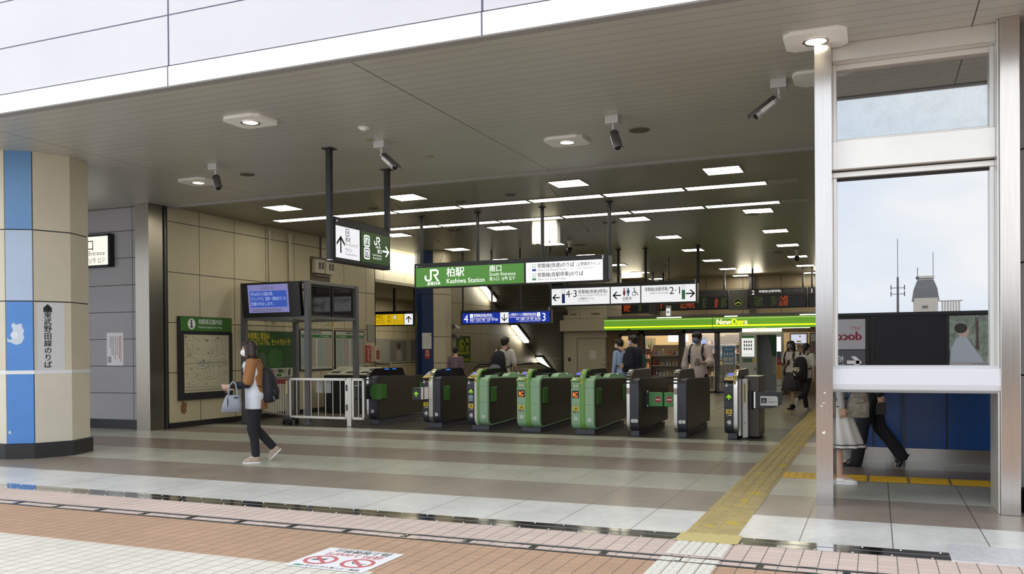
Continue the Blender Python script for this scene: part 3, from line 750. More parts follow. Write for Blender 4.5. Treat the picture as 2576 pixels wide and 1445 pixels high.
mb.text(P, '(上野東京ライン)', 3.44, .285, .055, INK, .004, bold=.5, wmax=.46); mb.text(P, '(Ueno-Tōkyō Line)', 3.44, .225, .03, GRP, .004, wmax=.34)
mb.build('lettering', q2); mb = MB(); mb.text(P, '4', .01, .40, .035, WP, .001); mb.text(P, 'JR東日本', .05, .405, .02, GREYM, .001)
mb.build('owner_mark', t)
for x, y in ((-8.60, 15.78), (-7.33, 15.78), (-5.95, 15.78), (-4.585, 15.7)):
    mb = MB(); mb.cyl((x, y, 3.19), (x, y, CZ), .034, DARKM, 14); mb.cyl((x, y, CZ - .015), (x, y, CZ + .002), .07, DARKM, 14); mb.build('pole', t)

# --- 4.3 / toilets / 2.1 sign
SY = 23.3
t = thing('direction_sign', 'long white hanging sign with track numbers 4.3 and 2.1 and a toilet panel', 'hanging sign', (-6.5, SY, CZ))
mb = MB(); mb.box(-8.56, -4.38, SY - .1, SY + .1, 2.67, 3.28, DARKM); mb.box(-4.44, -4.42, SY - .103, SY - .1, 3.18, 3.30, FIXW); mb.build('housing', t, .008)
P = front(-8.52, SY - .101, 2.71)
XP = ((0, 1.74), (1.77, 2.60), (2.63, 4.10))
qs = []
for i, (a, b) in enumerate(XP):
    mb = MB(); mb.rect(P, a, b, 0, .46, .002, LITW); qs.append(mb.build('white_panel', t))
mb = MB()
mb.arrow(P, .17, .21, .23, .034, 180, .004, INK); mb.rrect(P, .34, .44, .325, .425, .015, .004, GREENP); mb.rrect(P, .348, .432, .333, .417, .012, .005, LITW); mb.rect(P, .345, .435, .05, .31, .004, BLUEP)
mb.text(P, '4·3', .46, .215, .20, INK, .004, wmax=.34); mb.text(P, '常磐線(快速)(特急)', .83, .31, .085, INK, .004, bold=1, wmax=.84); mb.text(P, 'Jōban Line (Rapid) (Limited Express)', .83, .235, .045, GRP, .004, wmax=.82); mb.text(P, '(上野東京ライン)', .83, .13, .06, INK, .004, bold=.5, wmax=.44); mb.text(P, '(Ueno-Tōkyō Line)', .83, .075, .03, GRP, .004, wmax=.30)
mb.build('lettering', qs[0]); mb = MB()
mb.arrow(P, 1.94, .22, .24, .034, 180, .004, INK)
REDP = RED; BLUM = mat('toilet_blue_print', (.05, .22, .60), .5)
for x, cc, fem in ((2.15, REDP, 1), (2.265, BLUM, 0)):
    mb.disc(P, x, .395, .022, .004, cc, 14)
    if fem: mb.poly(P, [(x - .018, .365), (x + .018, .365), (x + .042, .25), (x + .02, .25), (x + .012, .19), (x - .012, .19), (x - .02, .25), (x - .042, .25)], .004, cc)
    else: mb.poly(P, [(x - .036, .365), (x + .036, .365), (x + .036, .27), (x + .018, .27), (x + .016, .19), (x - .016, .19), (x - .018, .27), (x - .036, .27)], .004, cc)
mb.rect(P, 2.205, 2.212, .19, .42, .004, INK)
def wheelchair(mb, P, x, y, s_, m_, d):
    mb.disc(P, x + .42 * s_, y + .92 * s_, .08 * s_, d, m_, 12); mb.ring(P, x + .40 * s_, y + .28 * s_, .20 * s_, .27 * s_, d, m_, 20)
    mb.stroke(P, [(x + .42 * s_, y + .82 * s_), (x + .44 * s_, y + .45 * s_), (x + .72 * s_, y + .45 * s_), (x + .86 * s_, y + .12 * s_), (x + .95 * s_, y + .16 * s_)], .075 * s_, d, m_); mb.stroke(P, [(x + .44 * s_, y + .64 * s_), (x + .68 * s_, y + .62 * s_)], .06 * s_, d, m_)
wheelchair(mb, P, 2.34, .19, .22, INK, .004)
mb.text(P, '化粧室', 2.10, .095, .065, INK, .004, bold=1); mb.text(P, 'Restrooms', 2.12, .05, .03, GRP, .004)
mb.build('lettering', qs[1]); mb = MB()
mb.text(P, '常磐線(各駅停車)', 3.37, .31, .085, INK, .004, 'R', bold=1, wmax=.64); mb.text(P, 'Jōban Line (Local)', 3.37, .23, .05, GRP, .004, 'R', wmax=.54); mb.text(P, '2·1', 3.40, .21, .20, INK, .004, wmax=.30)
mb.rrect(P, 3.73, 3.82, .325, .425, .015, .004, GRP); mb.rrect(P, 3.737, 3.813, .332, .418, .012, .005, LITW); mb.rect(P, 3.73, 3.82, .06, .31, .004, GREENP); mb.arrow(P, 3.96, .21, .25, .034, 0, .004, INK)
mb.build('lettering', qs[2])
for x in (-8.05, -6.56, -5.79, -4.37):
    mb = MB(); mb.cyl((x, SY, 3.2), (x, SY, CZ), .04, DARKM, 12); mb.cyl((x, SY, CZ - .02), (x, SY, CZ + .002), .08, DARKM, 12); mb.build('pole', t)

# --- blue tracks sign, near the escalator
SY = 22.0
t = thing('track_sign', 'blue hanging sign with tracks 4 and 3 and a white arrow pointing down', 'hanging sign', (-9.38, SY, CZ))
mb = MB(); mb.box(-10.72, -8.04, SY - .08, SY + .08, 2.165, 2.56, DARKM); mb.box(-8.10, -8.08, SY - .085, SY - .08, 2.50, 2.60, FIXW); mb.build('housing', t)
P = front(-10.67, SY - .081, 2.195)
mb = MB(); mb.rect(P, 0, 1.15, 0, .29, .002, SIGNBLU); q1 = mb.build('blue_panel', t); mb = MB(); mb.rect(P, 1.40, 2.59, 0, .29, .002, SIGNBLU); q2 = mb.build('blue_panel', t)
mb = MB(); mb.rect(P, 1.15, 1.40, 0, .29, .002, LITW); mb.build('arrow_panel', t)
mb = MB(); mb.text(P, '4', .05, .035, .22, WP, .004, sx=.9); mb.rrect(P, .235, .33, .15, .265, .015, .004, WP); mb.text(P, 'JJ', .282, .185, .04, GREENP, .006, 'C', bold=1)
mb.text(P, '常磐線(快速)(特急)', .35, .185, .07, WP, .004, bold=1, wmax=.56); mb.text(P, 'Jōban Line (Rapid) (Limited Express)', .35, .135, .03, WP, .004, wmax=.66); mb.text(P, '我孫子・天王台・取手・土浦・水戸方面', .235, .07, .055, WP, .004, bold=1, wmax=.84); mb.text(P, 'for Abiko, Tennōdai, Toride, Tsuchiura & Mito', .235, .03, .025, WP, .004, wmax=.60)
mb.build('lettering', q1); mb = MB(); mb.arrow(P, 1.275, .145, .20, .026, -90, .004, INK); mb.build('arrow', t); mb = MB()
mb.text(P, '3', 2.38, .035, .22, WP, .004, sx=.9); mb.rrect(P, 2.23, 2.325, .15, .265, .015, .004, WP); mb.text(P, 'JJ', 2.277, .185, .04, GREENP, .006, 'C', bold=1)
mb.text(P, '(上野東京ライン) 常磐線(快速)(特急)', 2.21, .185, .065, WP, .004, 'R', bold=1, wmax=.78); mb.text(P, 'Ueno-Tōkyō Line Jōban Line (Rapid) (Limited Express)', 2.21, .135, .028, WP, .004, 'R', wmax=.78); mb.text(P, '松戸・日暮里・上野・東京・品川方面', 2.33, .07, .055, WP, .004, 'R', bold=1, wmax=.70); mb.text(P, 'for Matsudo, Nippori, Ueno, Tōkyō & Shinagawa', 2.33, .03, .025, WP, .004, 'R', wmax=.64)
mb.build('lettering', q2)
for x in (-10.69, -9.80, -8.95, -8.07):
    mb = MB(); mb.box(x - .02, x + .02, SY - .02, SY + .02, 2.5, CZ, DARKM); mb.build('pole', t)

# --- yellow central exit sign
SY = 22.4
t = thing('exit_sign', 'yellow hanging Central Exit sign with a white up arrow panel', 'hanging sign', (-13.1, SY, 3.3))
mb = MB(); mb.box(-14.0, -12.40, SY - .08, SY + .08, 2.19, 2.62, DARKM); mb.build('housing', t)
P = front(-13.80, SY - .081, 2.22)
mb = MB(); mb.rect(P, 0, 1.03, 0, .315, .002, SIGNYEL); mb.build('yellow_panel', t)
mb = MB(); mb.rect(P, 1.05, 1.33, 0, .315, .002, LITW); mb.build('arrow_panel', t)
mb = MB(); mb.text(P, '中央口', .05, .20, .085, INK, .004, bold=1, wmax=.27); mb.text(P, 'Central Exit', .05, .125, .05, INK, .004, wmax=.3); mb.text(P, '中央出口 중앙 출구', .05, .055, .045, INK, .004, wmax=.36)
mb.text(P, '東口', .48, .22, .05, INK, .004, bold=1); mb.text(P, 'East Exit', .48, .17, .03, INK, .004); mb.text(P, '西口', .48, .09, .05, INK, .004, bold=1); mb.text(P, 'West Exit', .48, .05, .03, INK, .004)
mb.rrect(P, .68, .78, .17, .28, .02, .004, BLUM); mb.rrect(P, .69, .77, .18, .27, .015, .005, LITW); mb.text(P, 'TD', .73, .205, .035, INK, .006, 'C'); mb.text(P, '東武アーバンパークライン', .68, .10, .04, INK, .004, wmax=.32); mb.text(P, 'Tobu Urban Park Line', .68, .05, .03, INK, .004, wmax=.32)
mb.build('lettering', t); mb = MB(); mb.arrow(P, 1.19, .155, .2, .03, 90, .004, INK); mb.build('arrow', t)
for x in (-13.9, -13.13, -12.45):
    mb = MB(); mb.box(x - .03, x + .03, SY - .03, SY + .03, 2.6, 3.31, DARKM); mb.build('pole', t)

# --- hanging lit box
mb = MB(); mb.box(-6.81, -6.27, 17.48, 17.62, 3.74, CZ + .002, emit('lit_cream_box', (1.0, .93, .68), 1.3)); 
o = mb.build('hanging_light_box'); tag(o, 'blank glowing cream box hanging from the ceiling by the long light strips', 'light box')
mb = MB(); mb.box(-6.825, -6.81, 17.46, 17.64, 3.72, CZ, FIXW); mb.box(-6.27, -6.245, 17.46, 17.64, 3.72, CZ, FIXW); q = mb.build('side_frame', None); q.parent = o

# --- hanging green exit sign further back
t = thing('emergency_exit_sign', 'small green emergency exit sign on a thin rod above the shop sign', 'exit sign', (-5.75, 26.0, CZ))
mb = MB(); mb.cyl((-5.75, 26, 2.75), (-5.75, 26, CZ), .015, DARKM, 8); mb.build('rod', t)
mb = MB(); mb.box(-5.84, -5.70, 25.95, 26.05, 2.42, 2.75, FIXW); mb.build('housing', t); P = front(-5.83, 25.949, 2.45)
mb = MB(); mb.rect(P, 0, .12, 0, .22, .001, LITW); mb.arrow(P, .06, .11, .09, .02, 180, .002, GREENP); mb.build('panel', t)

# --- departure boards + clock
BY = 31.0
ORG_T = emit('orange_led_text', (.62, .085, .02), .6); GRN_T = emit('green_led_text', (.10, .16, .04), .35)
HDR = mat('header_grey', (.07, .07, .075), .5)
def board(x0, x1, num, label, cols_, z0=2.83, hdr=''):
    t = thing('departure_board', label, 'departure board', ((x0 + x1) / 2, BY, z0), 'departure boards above the shop')
    mb = MB(); mb.box(x0, x1, BY - .12, BY + .2, z0, 3.50, DARKM); mb.box(x0 + .1, x0 + .16, BY, BY + .06, 3.5, CZ, DARKM); mb.box(x1 - .16, x1 - .1, BY, BY + .06, 3.5, CZ, DARKM); mb.build('housing', t)
    P = front(x0, BY - .121, z0); W_ = x1 - x0
    mb = MB(); mb.rect(P, .01, W_ - .01, .44, .66, .001, HDR)
    if num: mb.text(P, num, .12, .475, .15, WP, .003)
    mb.text(P, '常磐線(各駅停車)' if num else '松戸・日暮里・上野・東京・品川方面', .36 if num else .1, .54, .07, WP, .003, wmax=.75 if num else 1.2); mb.text(P, 'Jōban Line (Local)' if num else 'for Matsudo, Nippori, Ueno', .5, .475, .035, GRP, .003); 
    if num: mb.text(P, '我孫子・取手方面' if num == '2' else '松戸・綾瀬方面', 1.2, .54, .06, GRP, .003, wmax=.6)
    mb.build('header', t)
    mb = MB(); mb.rect(P, .05, W_ - .05, .04, .42, .001, BLKPL)
    for cx, cw, mm in cols_:
        for r_ in range(6):
            y = .365 - r_ * .058; k = cx
            while k < cx + cw:
                ww = random.choice((.02, .03, .026)); 
                if k + ww < cx + cw + .01 and random.random() < .86: mb.rect(P, k, k + ww, y, y + .036, .002, mm)
                k += ww + .010
    mb.build('display', t)
board(-8.95, -7.35, '', 'unlit dark departure board with one orange line, leftmost above the shop', [(.25, .12, ORG_T), (.45, .25, ORG_T), (1.0, .12, GRN_T)], 2.76)
board(-7.2, -4.78, '', 'departure board left of the clock with orange columns', [(.05, .06, ORG_T), (.25, .2, GRN_T), (.78, .5, ORG_T), (1.55, .16, GRN_T), (1.98, .12, ORG_T), (2.2, .2, GRN_T)])
board(-4.08, -2.16, '2', 'departure board with the number 2 and a block of orange text', [(.2, .28, GRN_T), (.75, .2, GRN_T), (1.02, .30, ORG_T)])
board(-2.13, -.9, '1', 'departure board with the number 1, cut by the steel post', [(.25, .3, GRN_T), (.7, .3, ORG_T)])
t = thing('station_clock', 'dark dial clock with lit yellow-green hands between the departure boards', 'clock', (-4.42, BY, 2.83))
mb = MB(); mb.box(-4.76, -4.10, BY - .1, BY + .15, 2.80, 3.20, mat('clock_panel_grey', (.13, .13, .12), .5)); mb.box(-4.76, -4.10, BY, BY + .1, 3.2, 3.5, mat('clock_panel_grey', ())) ; mb.build('panel', t)
P = front(-4.43, BY - .101, 3.06)
mb = MB(); mb.disc(P, 0, 0, .15, .002, BLKPL, 28)
CG = emit('lit_clock_marks', (.62, .85, .05), 1.0)
for i in range(12):
    a = i * PI / 6; mb.disc(P, .125 * math.cos(a), .125 * math.sin(a), .011, .004, CG, 8)
mb.build('dial', t)
mb = MB(); mb.stroke(P, [(0, 0), (.085 * math.cos(R(-20)), .085 * math.sin(R(-20)))], .018, .006, CG); mb.build('hand', t)
mb = MB(); mb.stroke(P, [(0, 0), (.11 * math.cos(R(215)), .11 * math.sin(R(215)))], .014, .007, CG); mb.build('hand', t)
mb = MB(); mb.box(-8.0 + .55, -8.0 + .80, BY - .6, BY - .2, 2.70, 3.25, mat('hung_grey_box', (.12, .12, .11), .5)); mb.box(-7.34, -7.31, BY - .42, BY - .38, 3.25, CZ, DARKM)
tag(mb.build('ceiling_speaker_box'), 'grey box hanging in front of the left departure board', 'speaker')

# thin guy wires bracing the hanging signs
wires = [((-8.3, 14.2, CZ), (-7.6, 15.65, 3.2)), ((-8.3, 16.9, CZ), (-8.2, 15.8, 3.22)), ((-5.1, 13.9, CZ), (-4.57, 15.65, 3.2)), ((-6.1, 17.0, CZ), (-5.9, 15.8, 3.22)), ((-5.0, 17.3, CZ), (-5.3, 21.0, 3.9)), ((-11.9, 15.9, CZ), (-9.3, 16.2, 3.3)), ((-5.2, 21.5, CZ), (-5.0, 23.2, 3.3)), ((-6.6, 21.8, CZ), (-6.7, 23.2, 3.3))]
for i, (a, b) in enumerate(wires[:4] + wires[6:]):
    mb = MB(); mb.cyl(a, b, .0032, DARKM, 6); q = Vector(a).lerp(Vector(b), .6); mb.cyl(q, q + (Vector(b) - Vector(a)).normalized() * .08, .009, DARKM, 6)
    tag(mb.build('guy_wire'), ['thin wire bracing the station sign, from the front left', 'thin wire bracing the left end of the station sign from behind', 'thin long wire running down to the right end of the station sign', 'thin wire bracing the middle of the station sign from behind', 'thin wire bracing the right half of the white track number sign', 'thin wire bracing the middle of the white track number sign'][i], 'wire', 'thin wires bracing hanging signs')
# ================================================================ PILLARS
def pillar(cx, cy, r, angs, cols, name, label, cat, sticker=False, top=CZ, joints=(3.13, 2.154, 1.18), joint_m=None, baseh=.20, basegrow=.04):
    """angs: vertex angles (deg) clockwise from front; cols(i, zone) -> material of facet i"""
    t = thing(name, label, cat, (cx, cy, 0))
    V = [(cx + r * math.cos(R(a)), cy + r * math.sin(R(a))) for a in angs]; n = len(V)
    zs = [baseh] + sorted(joints) + [top]
    g_ = .008
    core = MB(); core.prism([(cx + (r - .015) * math.cos(R(a)), cy + (r - .015) * math.sin(R(a))) for a in angs], 'Z', baseh - .02, top + .002, mat('pillar_joint_dark', (.035, .035, .05), .5)); core.build('core', t)
    for i in range(n):
        a, b = Vector((*V[i], 0)), Vector((*V[(i + 1) % n], 0)); u = (b - a); L = u.length; u.normalize()
        nr = Vector((u.y, -u.x, 0))
        for k in range(len(zs) - 1):
            mb = MB(); e0 = g_ if cols(i, k) is not cols((i - 1) % n, k) else 0; e1 = g_ if cols(i, k) is not cols((i + 1) % n, k) else 0
            aa, bb = a + u * e0, b - u * e1; z0, z1 = zs[k] + g_, zs[k + 1] - g_
            if k == len(zs) - 2: z1 = top
            ins = -nr * .03
            vs = [aa + Vector((0, 0, z0)), bb + Vector((0, 0, z0)), bb + Vector((0, 0, z1)), aa + Vector((0, 0, z1))]
            vs += [q + ins for q in vs]
            mb.add(vs, [(0, 1, 2, 3), (7, 6, 5, 4), (0, 4, 5, 1), (1, 5, 6, 2), (2, 6, 7, 3), (3, 7, 4, 0)], cols(i, k)); mb.build('cladding_panel', t)
    mb = MB(); mb.prism([(cx + (r + basegrow) * math.cos(R(a)), cy + (r + basegrow) * math.sin(R(a))) for a in angs], 'Z', 0, baseh, BASEB); mb.build('plinth', t, .004)
    return t, V
PB1 = mat('pillar_blue_upper', (.115, .27, .52), .3, noise=.05, nscale=2); PB2 = mat('pillar_pale_blue', (.42, .52, .68), .3, noise=.04, nscale=2); PB3 = mat('pillar_strong_blue', (.085, .25, .62), .35, noise=.06, nscale=3)
PBG = mat('pillar_beige', (.64, .58, .45), .45, noise=.04, nscale=2); PBW = mat('pillar_beige_low', (.70, .65, .53), .45, noise=.04, nscale=2)
ANG = [-72, -42, 0, 42, 72, 108, 138, 180, 222, 252]
def pcols(i, k):
    if i in (0, 8, 4, 6): return [PB3, PB3, PB2, PB1][k]
    return PBW if k < 1 else PBG
PCX, PCY, PR = -11.14, 8.92, .68
t, V = pillar(PCX, PCY, PR, ANG, pcols, 'pillar', 'faceted pillar with blue and beige cladding and a Japanese direction sticker', 'pillar')
mb = MB(); mb.prism([(PCX + (PR + .004) * math.cos(R(a)), PCY + (PR + .004) * math.sin(R(a))) for a in ANG], 'Z', 1.155, 1.205, mat('white_tape', (.78, .78, .78), .4)); mb.build('white_band', t)
a, b = Vector((*V[1], 0)), Vector((*V[2], 0)); u = (b - a).normalized()
Pp = Pl(a + Vector((0, 0, 1.21)), u, (0, 0, 1))
mb = MB(); mb.rrect(Pp, .045, .40, -.02, .93, .03, .002, mat('sticker_pale', (.66, .66, .67), .5)); mb.build('direction_sticker', t)
mb = MB(); mb.arrow(Pp, .18, .855, .11, .05, 90, .004, BLACK, .5); mb.vtext(Pp, '東武野田線のりば', .18, .80, .074, BLACK, .004, bold=1.2, pitch=1.34); mb.build('lettering', t)
a, b = Vector((*V[0], 0)), Vector((*V[1], 0)); u = (b - a).normalized(); Pq = Pl(a + Vector((0, 0, 0)), u, (0, 0, 1))
mb = MB(); mb.poly(Pq, [(.02, 1.66), (.05, 1.62), (.09, 1.65), (.09, 1.76), (.07, 1.83), (.1, 1.86), (.13, 1.83), (.2, 1.85), (.215, 1.78), (.235, 1.76), (.22, 1.70), (.235, 1.66), (.2, 1.58), (.13, 1.555), (.06, 1.59), (.02, 1.60)], .002, mat('torn_paper', (.60, .66, .74), .7)); mb.disc(Pq, .11, 1.69, .05, .003, mat('torn_paper_white', (.72, .76, .80), .7), 12)
mb.poly(Pq, [(.02, .36), (.03, .38), (.05, .385), (.045, .36), (.06, .34), (.03, .345)], .002, MATS['torn_paper_white']); mb.build('torn_sticker', t)
PWH = mat('pillar_white', (.78, .77, .76), .4, noise=.03)
t, V2 = pillar(1.80, 8.75, .68, ANG, lambda i, k: PWH, 'pillar', 'white clad pillar at the right edge beside the steel framed screen', 'pillar')
NAVY = mat('column_navy', (.014, .035, .12), .35, noise=.06, nscale=2); CBE = mat('column_beige', (.52, .46, .33), .45, noise=.04, nscale=2)
def ccols(i, k): return NAVY if i in (7, 8, 9, 0) else CBE
t, V3 = pillar(-11.45, 21.65, .50, [-100, -62, -20, 22, 62, 100, 140, 180, 212, 238], lambda i, k: NAVY if i in (0, 9, 8, 7) else CBE, 'column', 'navy blue and beige column behind the first gates, with an AED notice', 'column', joints=(1.11, 1.83, 3.0))
a, b = Vector((*V3[0], 0)), Vector((*V3[1], 0)); u = (b - a).normalized(); Pc = Pl(a, u, (0, 0, 1))
mb = MB(); mb.slab(Pc, .0, .27, 1.50, 1.94, .0, .004, PAPER)
for i in range(5): mb.rect(Pc, .04 + i * .042, .046 + i * .042, 1.56 + .05 * (i % 2), 1.86, .006, GRP)
mb.text(Pc, '案内', .20, 1.86, .03, BLACK, .006, bold=1); tag(mb.build('notice'), 'white vertical text notice on the navy column', 'notice')
AEDR = mat('aed_red', (.42, .05, .03), .5)
mb = MB(); mb.slab(Pc, .08, .22, 1.235, 1.475, 0, .004, AEDR); mb.disc(Pc, .15, 1.355, .048, .005, WHITE, 20); mb.text(Pc, 'AED', .15, 1.425, .035, WHITE, .006, 'C', bold=1); mb.text(Pc, '♥', .15, 1.33, .05, AEDR, .007, 'C'); tag(mb.build('aed_notice'), 'small red AED notice with a heart on the navy column', 'notice')

# ================================================================ LEFT WALL
E = lambda y, z: east(LW, y, z)
t = thing('area_map_board', 'framed Kashiwa Station area map board with a green header on the beige wall', 'map board', (LW, 13.6, .52))
mb = MB(); P = E(12.88, .52); mb.slab(P, 0, 1.48, 0, 1.62, 0, .05, DARKM); mb.slab(P, 0, .12, 0, 1.30, .05, .062, DARKM); mb.slab(P, 1.38, 1.48, 0, 1.30, .05, .062, DARKM); mb.slab(P, .12, 1.38, 0, .14, .05, .062, DARKM); mb.slab(P, .12, 1.38, 1.27, 1.31, .05, .062, DARKM); mb.build('frame', t, .003)
mb = MB(); mb.rect(P, .04, 1.46, 1.34, 1.61, .053, JRGD); mb.build('header', t)
mb = MB(); mb.disc(P, .33, 1.475, .105, .055, WHITE, 28); mb.disc(P, .33, 1.54, .022, .057, BLACK, 12); mb.poly(P, [(.30, 1.51), (.345, 1.51), (.345, 1.43), (.365, 1.43), (.365, 1.405), (.295, 1.405), (.295, 1.43), (.315, 1.43), (.315, 1.485), (.30, 1.485)], .057, BLACK)
mb.text(P, '柏駅周辺案内図', .52, 1.485, .08, WHITE, .055, bold=1, wmax=.66); mb.text(P, 'Kashiwa Station Area Map', .52, 1.40, .045, WHITE, .055, wmax=.74); mb.build('lettering', t)
mapm = mat('map_paper', (.56, .52, .36), .45, noise=.04, nscale=3)
mb = MB(); mb.rect(P, .12, 1.38, .14, 1.27, .054, mapm); rd = mat('map_road', (.66, .62, .46), .5); rg = mat('map_park_green', (.22, .26, .06), .5); mk = mat('map_mark', (.10, .11, .09), .5); mbl = mat('map_station_blue', (.30, .38, .38), .5)
for i in range(16):
    x = random.uniform(.15, 1.3); mb.stroke(P, [(x, .2), (x + random.uniform(-.15, .15), .6), (min(1.37, max(.13, x + random.uniform(-.2, .2))), 1.25)], .008, .0546, rd)
for i in range(14):
    y = random.uniform(.22, 1.2); mb.stroke(P, [(.13, y), (.7, y + random.uniform(-.08, .08)), (1.37, y + random.uniform(-.05, .05))], .008, .0548, rd)
mb.stroke(P, [(.13, .70), (.75, .715), (1.37, .72)], .016, .0555, mat('map_rail', (.30, .30, .24), .5)); mb.stroke(P, [(.14, 1.2), (.25, .9), (.5, .74), (.75, .715)], .008, .0555, MATS['map_rail'])
for x, y, s_ in ((.70, 1.13, .07), (1.02, 1.18, .06), (1.25, .66, .05), (1.1, .62, .03)): mb.poly(P, [(x, y), (x + s_, y + .01), (x + s_ * 1.1, y + s_ * .7), (x + .01, y + s_ * .8)], .056, rg)
for i in range(40): x, y = random.gauss(.62, .13), random.gauss(.69, .06); mb.rect(P, x, x + .03, y, y + .018, .0562, mbl)
for i in range(110):
    x, y = random.uniform(.15, 1.33), random.uniform(.27, 1.22); w_ = random.uniform(.01, .045); mb.rect(P, x, x + w_, y, y + .009, .0565, mk)
mb.rect(P, .14, 1.36, .235, .24, .0565, mk); mb.rect(P, .16, .45, .255, .259, .0565, mk)
for i in range(26): mb.rect(P, .15 + i * .046, .178 + i * .046, .175, .192, .0565, mk)
mb.disc(P, .17, 1.22, .022, .0565, mk, 10); mb.build('map', t)

t = thing('travel_poster', 'green travel poster with yellow Japanese headline on the beige wall', 'poster', (LW, 15.6, .88))
P = E(14.80, .88); mb = MB(); mb.slab(P, 0, 1.60, 0, 1.02, 0, .03, mat('poster_green', (.028, .085, .022), .35)); mb.slab(P, 0, 1.60, 0, .20, .03, .031, mat('poster_white', (.55, .53, .45), .5)); mb.build('sheet', t)
mb = MB(); mb.slab(P, 1.60, 1.625, -.02, 1.04, 0, .05, STEEL); mb.build('frame', t)
YL = mat('poster_yellow', (.72, .58, .05), .5)
mb = MB(); mb.text(P, '新幹線と宿泊は', .05, .86, .11, YL, .033, bold=2, wmax=.75); mb.text(P, 'バラバラよりも、セットがおトク!', .12, .72, .12, YL, .033, bold=2, wmax=1.40); mb.text(P, '宿泊が驚きのセット価格に!!', .45, .10, .075, BLACK, .033, bold=2, wmax=.88); mb.rrect(P, 1.02, 1.2, .02, .075, .01, .033, JRGD); mb.text(P, 'きっぷ売り場へ', .62, .035, .04, BLACK, .033, wmax=.3)
mb.poly(P, [(1.43, .03), (1.50, .03), (1.52, .18), (1.46, .18)], .033, BLACK)
for (x, y, rx, ry, cc) in ((.55, .38, .15, .18, mat('poster_soft_grey', (.09, .12, .07), .6)), (1.0, .42, .26, .22, mat('poster_leaf_green', (.05, .14, .035), .6))): mb.disc(P, x, y, rx, .032, cc, 28, ry=ry)
mb.build('lettering', t)

GREENS_M = mat('timetable_green', (.05, .20, .06), .5)
def timetable(y0, lab, hdrc):
    t = thing('timetable_board', lab, 'timetable', (LW, y0 + .65, 1.0), 'framed timetables on the beige wall')
    P = E(y0, 1.0); mb = MB(); mb.slab(P, 0, 1.32, 0, .97, 0, .035, DARKM); mb.build('frame', t, .003)
    mb = MB(); mb.rect(P, .03, 1.29, .03, .94, .0365, mat('timetable_paper', (.50, .50, .42), .5)); mb.build('sheet', t)
    mb = MB(); mb.rect(P, .05, 1.27, .77, .85, .038, GREENS_M); mb.text(P, '常磐線 時刻表', .66, .875, .045, BLACK, .038, 'C', bold=1, wmax=.5); mb.text(P, '上り  東京方面', .3, .79, .035, WHITE, .0385, 'C'); mb.text(P, '下り  取手方面', .98, .79, .035, WHITE, .0385, 'C')
    tl, pk = mat('timetable_teal', (.22, .36, .33), .5), mat('timetable_pink', (.42, .26, .22), .5)
    for r_ in range(19):
        y = .725 - r_ * .035
        for c_, (a, b) in enumerate(((.05, .33), (.34, .62), (.68, .96), (.97, 1.27))):
            mb.rect(P, a, b, y, y + .014, .038, (tl if c_ % 2 == 0 else pk) if r_ % 5 != 2 else tl)
            x = a + .02
            while x < b - .03:
                w_ = random.uniform(.008, .03); mb.rect(P, x, x + w_, y + .018, y + .028, .038, GRP); x += w_ + .012
    mb.rect(P, .63, .645, .05, .85, .038, WHITE); mb.build('timetable', t)

timetable(16.68, 'framed green headed timetable, the left one, behind the grey rack post', 0)
timetable(18.10, 'framed green headed timetable, the right one, nearest the AED box', 0)
t = thing('route_strip', 'wide cream notice strip with small maps above the left timetable', 'notice', (LW, 17.2, 2.0)); P = E(16.62, 2.0)
mb = MB(); mb.slab(P, 0, 1.45, 0, .30, 0, .02, mat('strip_cream', (.48, .44, .30), .6)); mb.build('sheet', t)
mb = MB()
for i in range(70): x, y = random.uniform(.03, 1.35), random.uniform(.03, .25); mb.rect(P, x, x + random.uniform(.02, .07), y, y + .014, .022, random.choice((mk, mk, mapm, rg)))
mb.disc(P, .07, .2, .06, .023, mat('strip_gold', (.40, .30, .08), .6)); mb.disc(P, 1.38, .12, .06, .023, MATS['strip_gold']); mb.build('lettering', t)

t = thing('ceiling_call_boxes', 'pair of cream call panels on a brown plate, high on the beige wall', 'call panel', (LW, 17.5, 3.2)); P = E(17.14, 3.14)
mb = MB(); mb.slab(P, 0, .80, 0, .56, 0, .02, mat('brown_backplate', (.10, .075, .045), .5)); mb.build('backplate', t)
CBX = mat('cream_box', (.55, .50, .38), .45)
for x in (.05, .47):
    mb = MB(); mb.slab(P, x, x + .38, .17, .50, .02, .12, CBX); mb.build('call_panel', t, .008)
    mb = MB()
    for k in (.14, .26): mb.slab(P, x + k, x + k + .08, .27, .43, .12, .124, mat('dark_window', (.03, .02, .02), .3))
    mb.text(P, '呼出', x + .24, .455, .02, BLACK, .123, 'C'); mb.build('window', t)
mb = MB(); mb.slab(P, .12, .72, .11, .14, .02, .08, FIXG); mb.build('tray', t)
for y, zb, r_, lab in ((15.62, 2.85, .022, 'pale conduit pipe on the beige wall, the left one above the rack'), (16.32, 2.85, .035, 'pale thicker conduit pipe on the beige wall, the right one above the rack')):
    t = thing('conduit_pipe', lab, 'conduit', (LW + .05, y, zb), 'conduit pipes on the beige wall'); mb = MB(); mb.cyl((LW + r_ + .01, y, zb), (LW + r_ + .01, y, 4.12), r_, CBX, 12); mb.build('pipe', t); mb = MB(); mb.cyl((LW + r_ + .01, y, 3.98), (LW + r_ + .01, y, 4.10), r_ * 1.1, CBX, 12, r_ * 2.2); mb.build('cap', t)
mb = MB(); mb.cyl((LW + .02, 17.55, 3.7), (LW + .02, 17.55, 4.2), .018, MATS['brown_backplate'], 8); tag(mb.build('conduit_pipe'), 'brown conduit pipe above the pair of call panels', 'conduit')
t = thing('wall_socket_box', 'small cream socket box with dangling wires below the monitor', 'socket box', (LW, 15.75, 2.15)); P = E(15.68, 2.13)
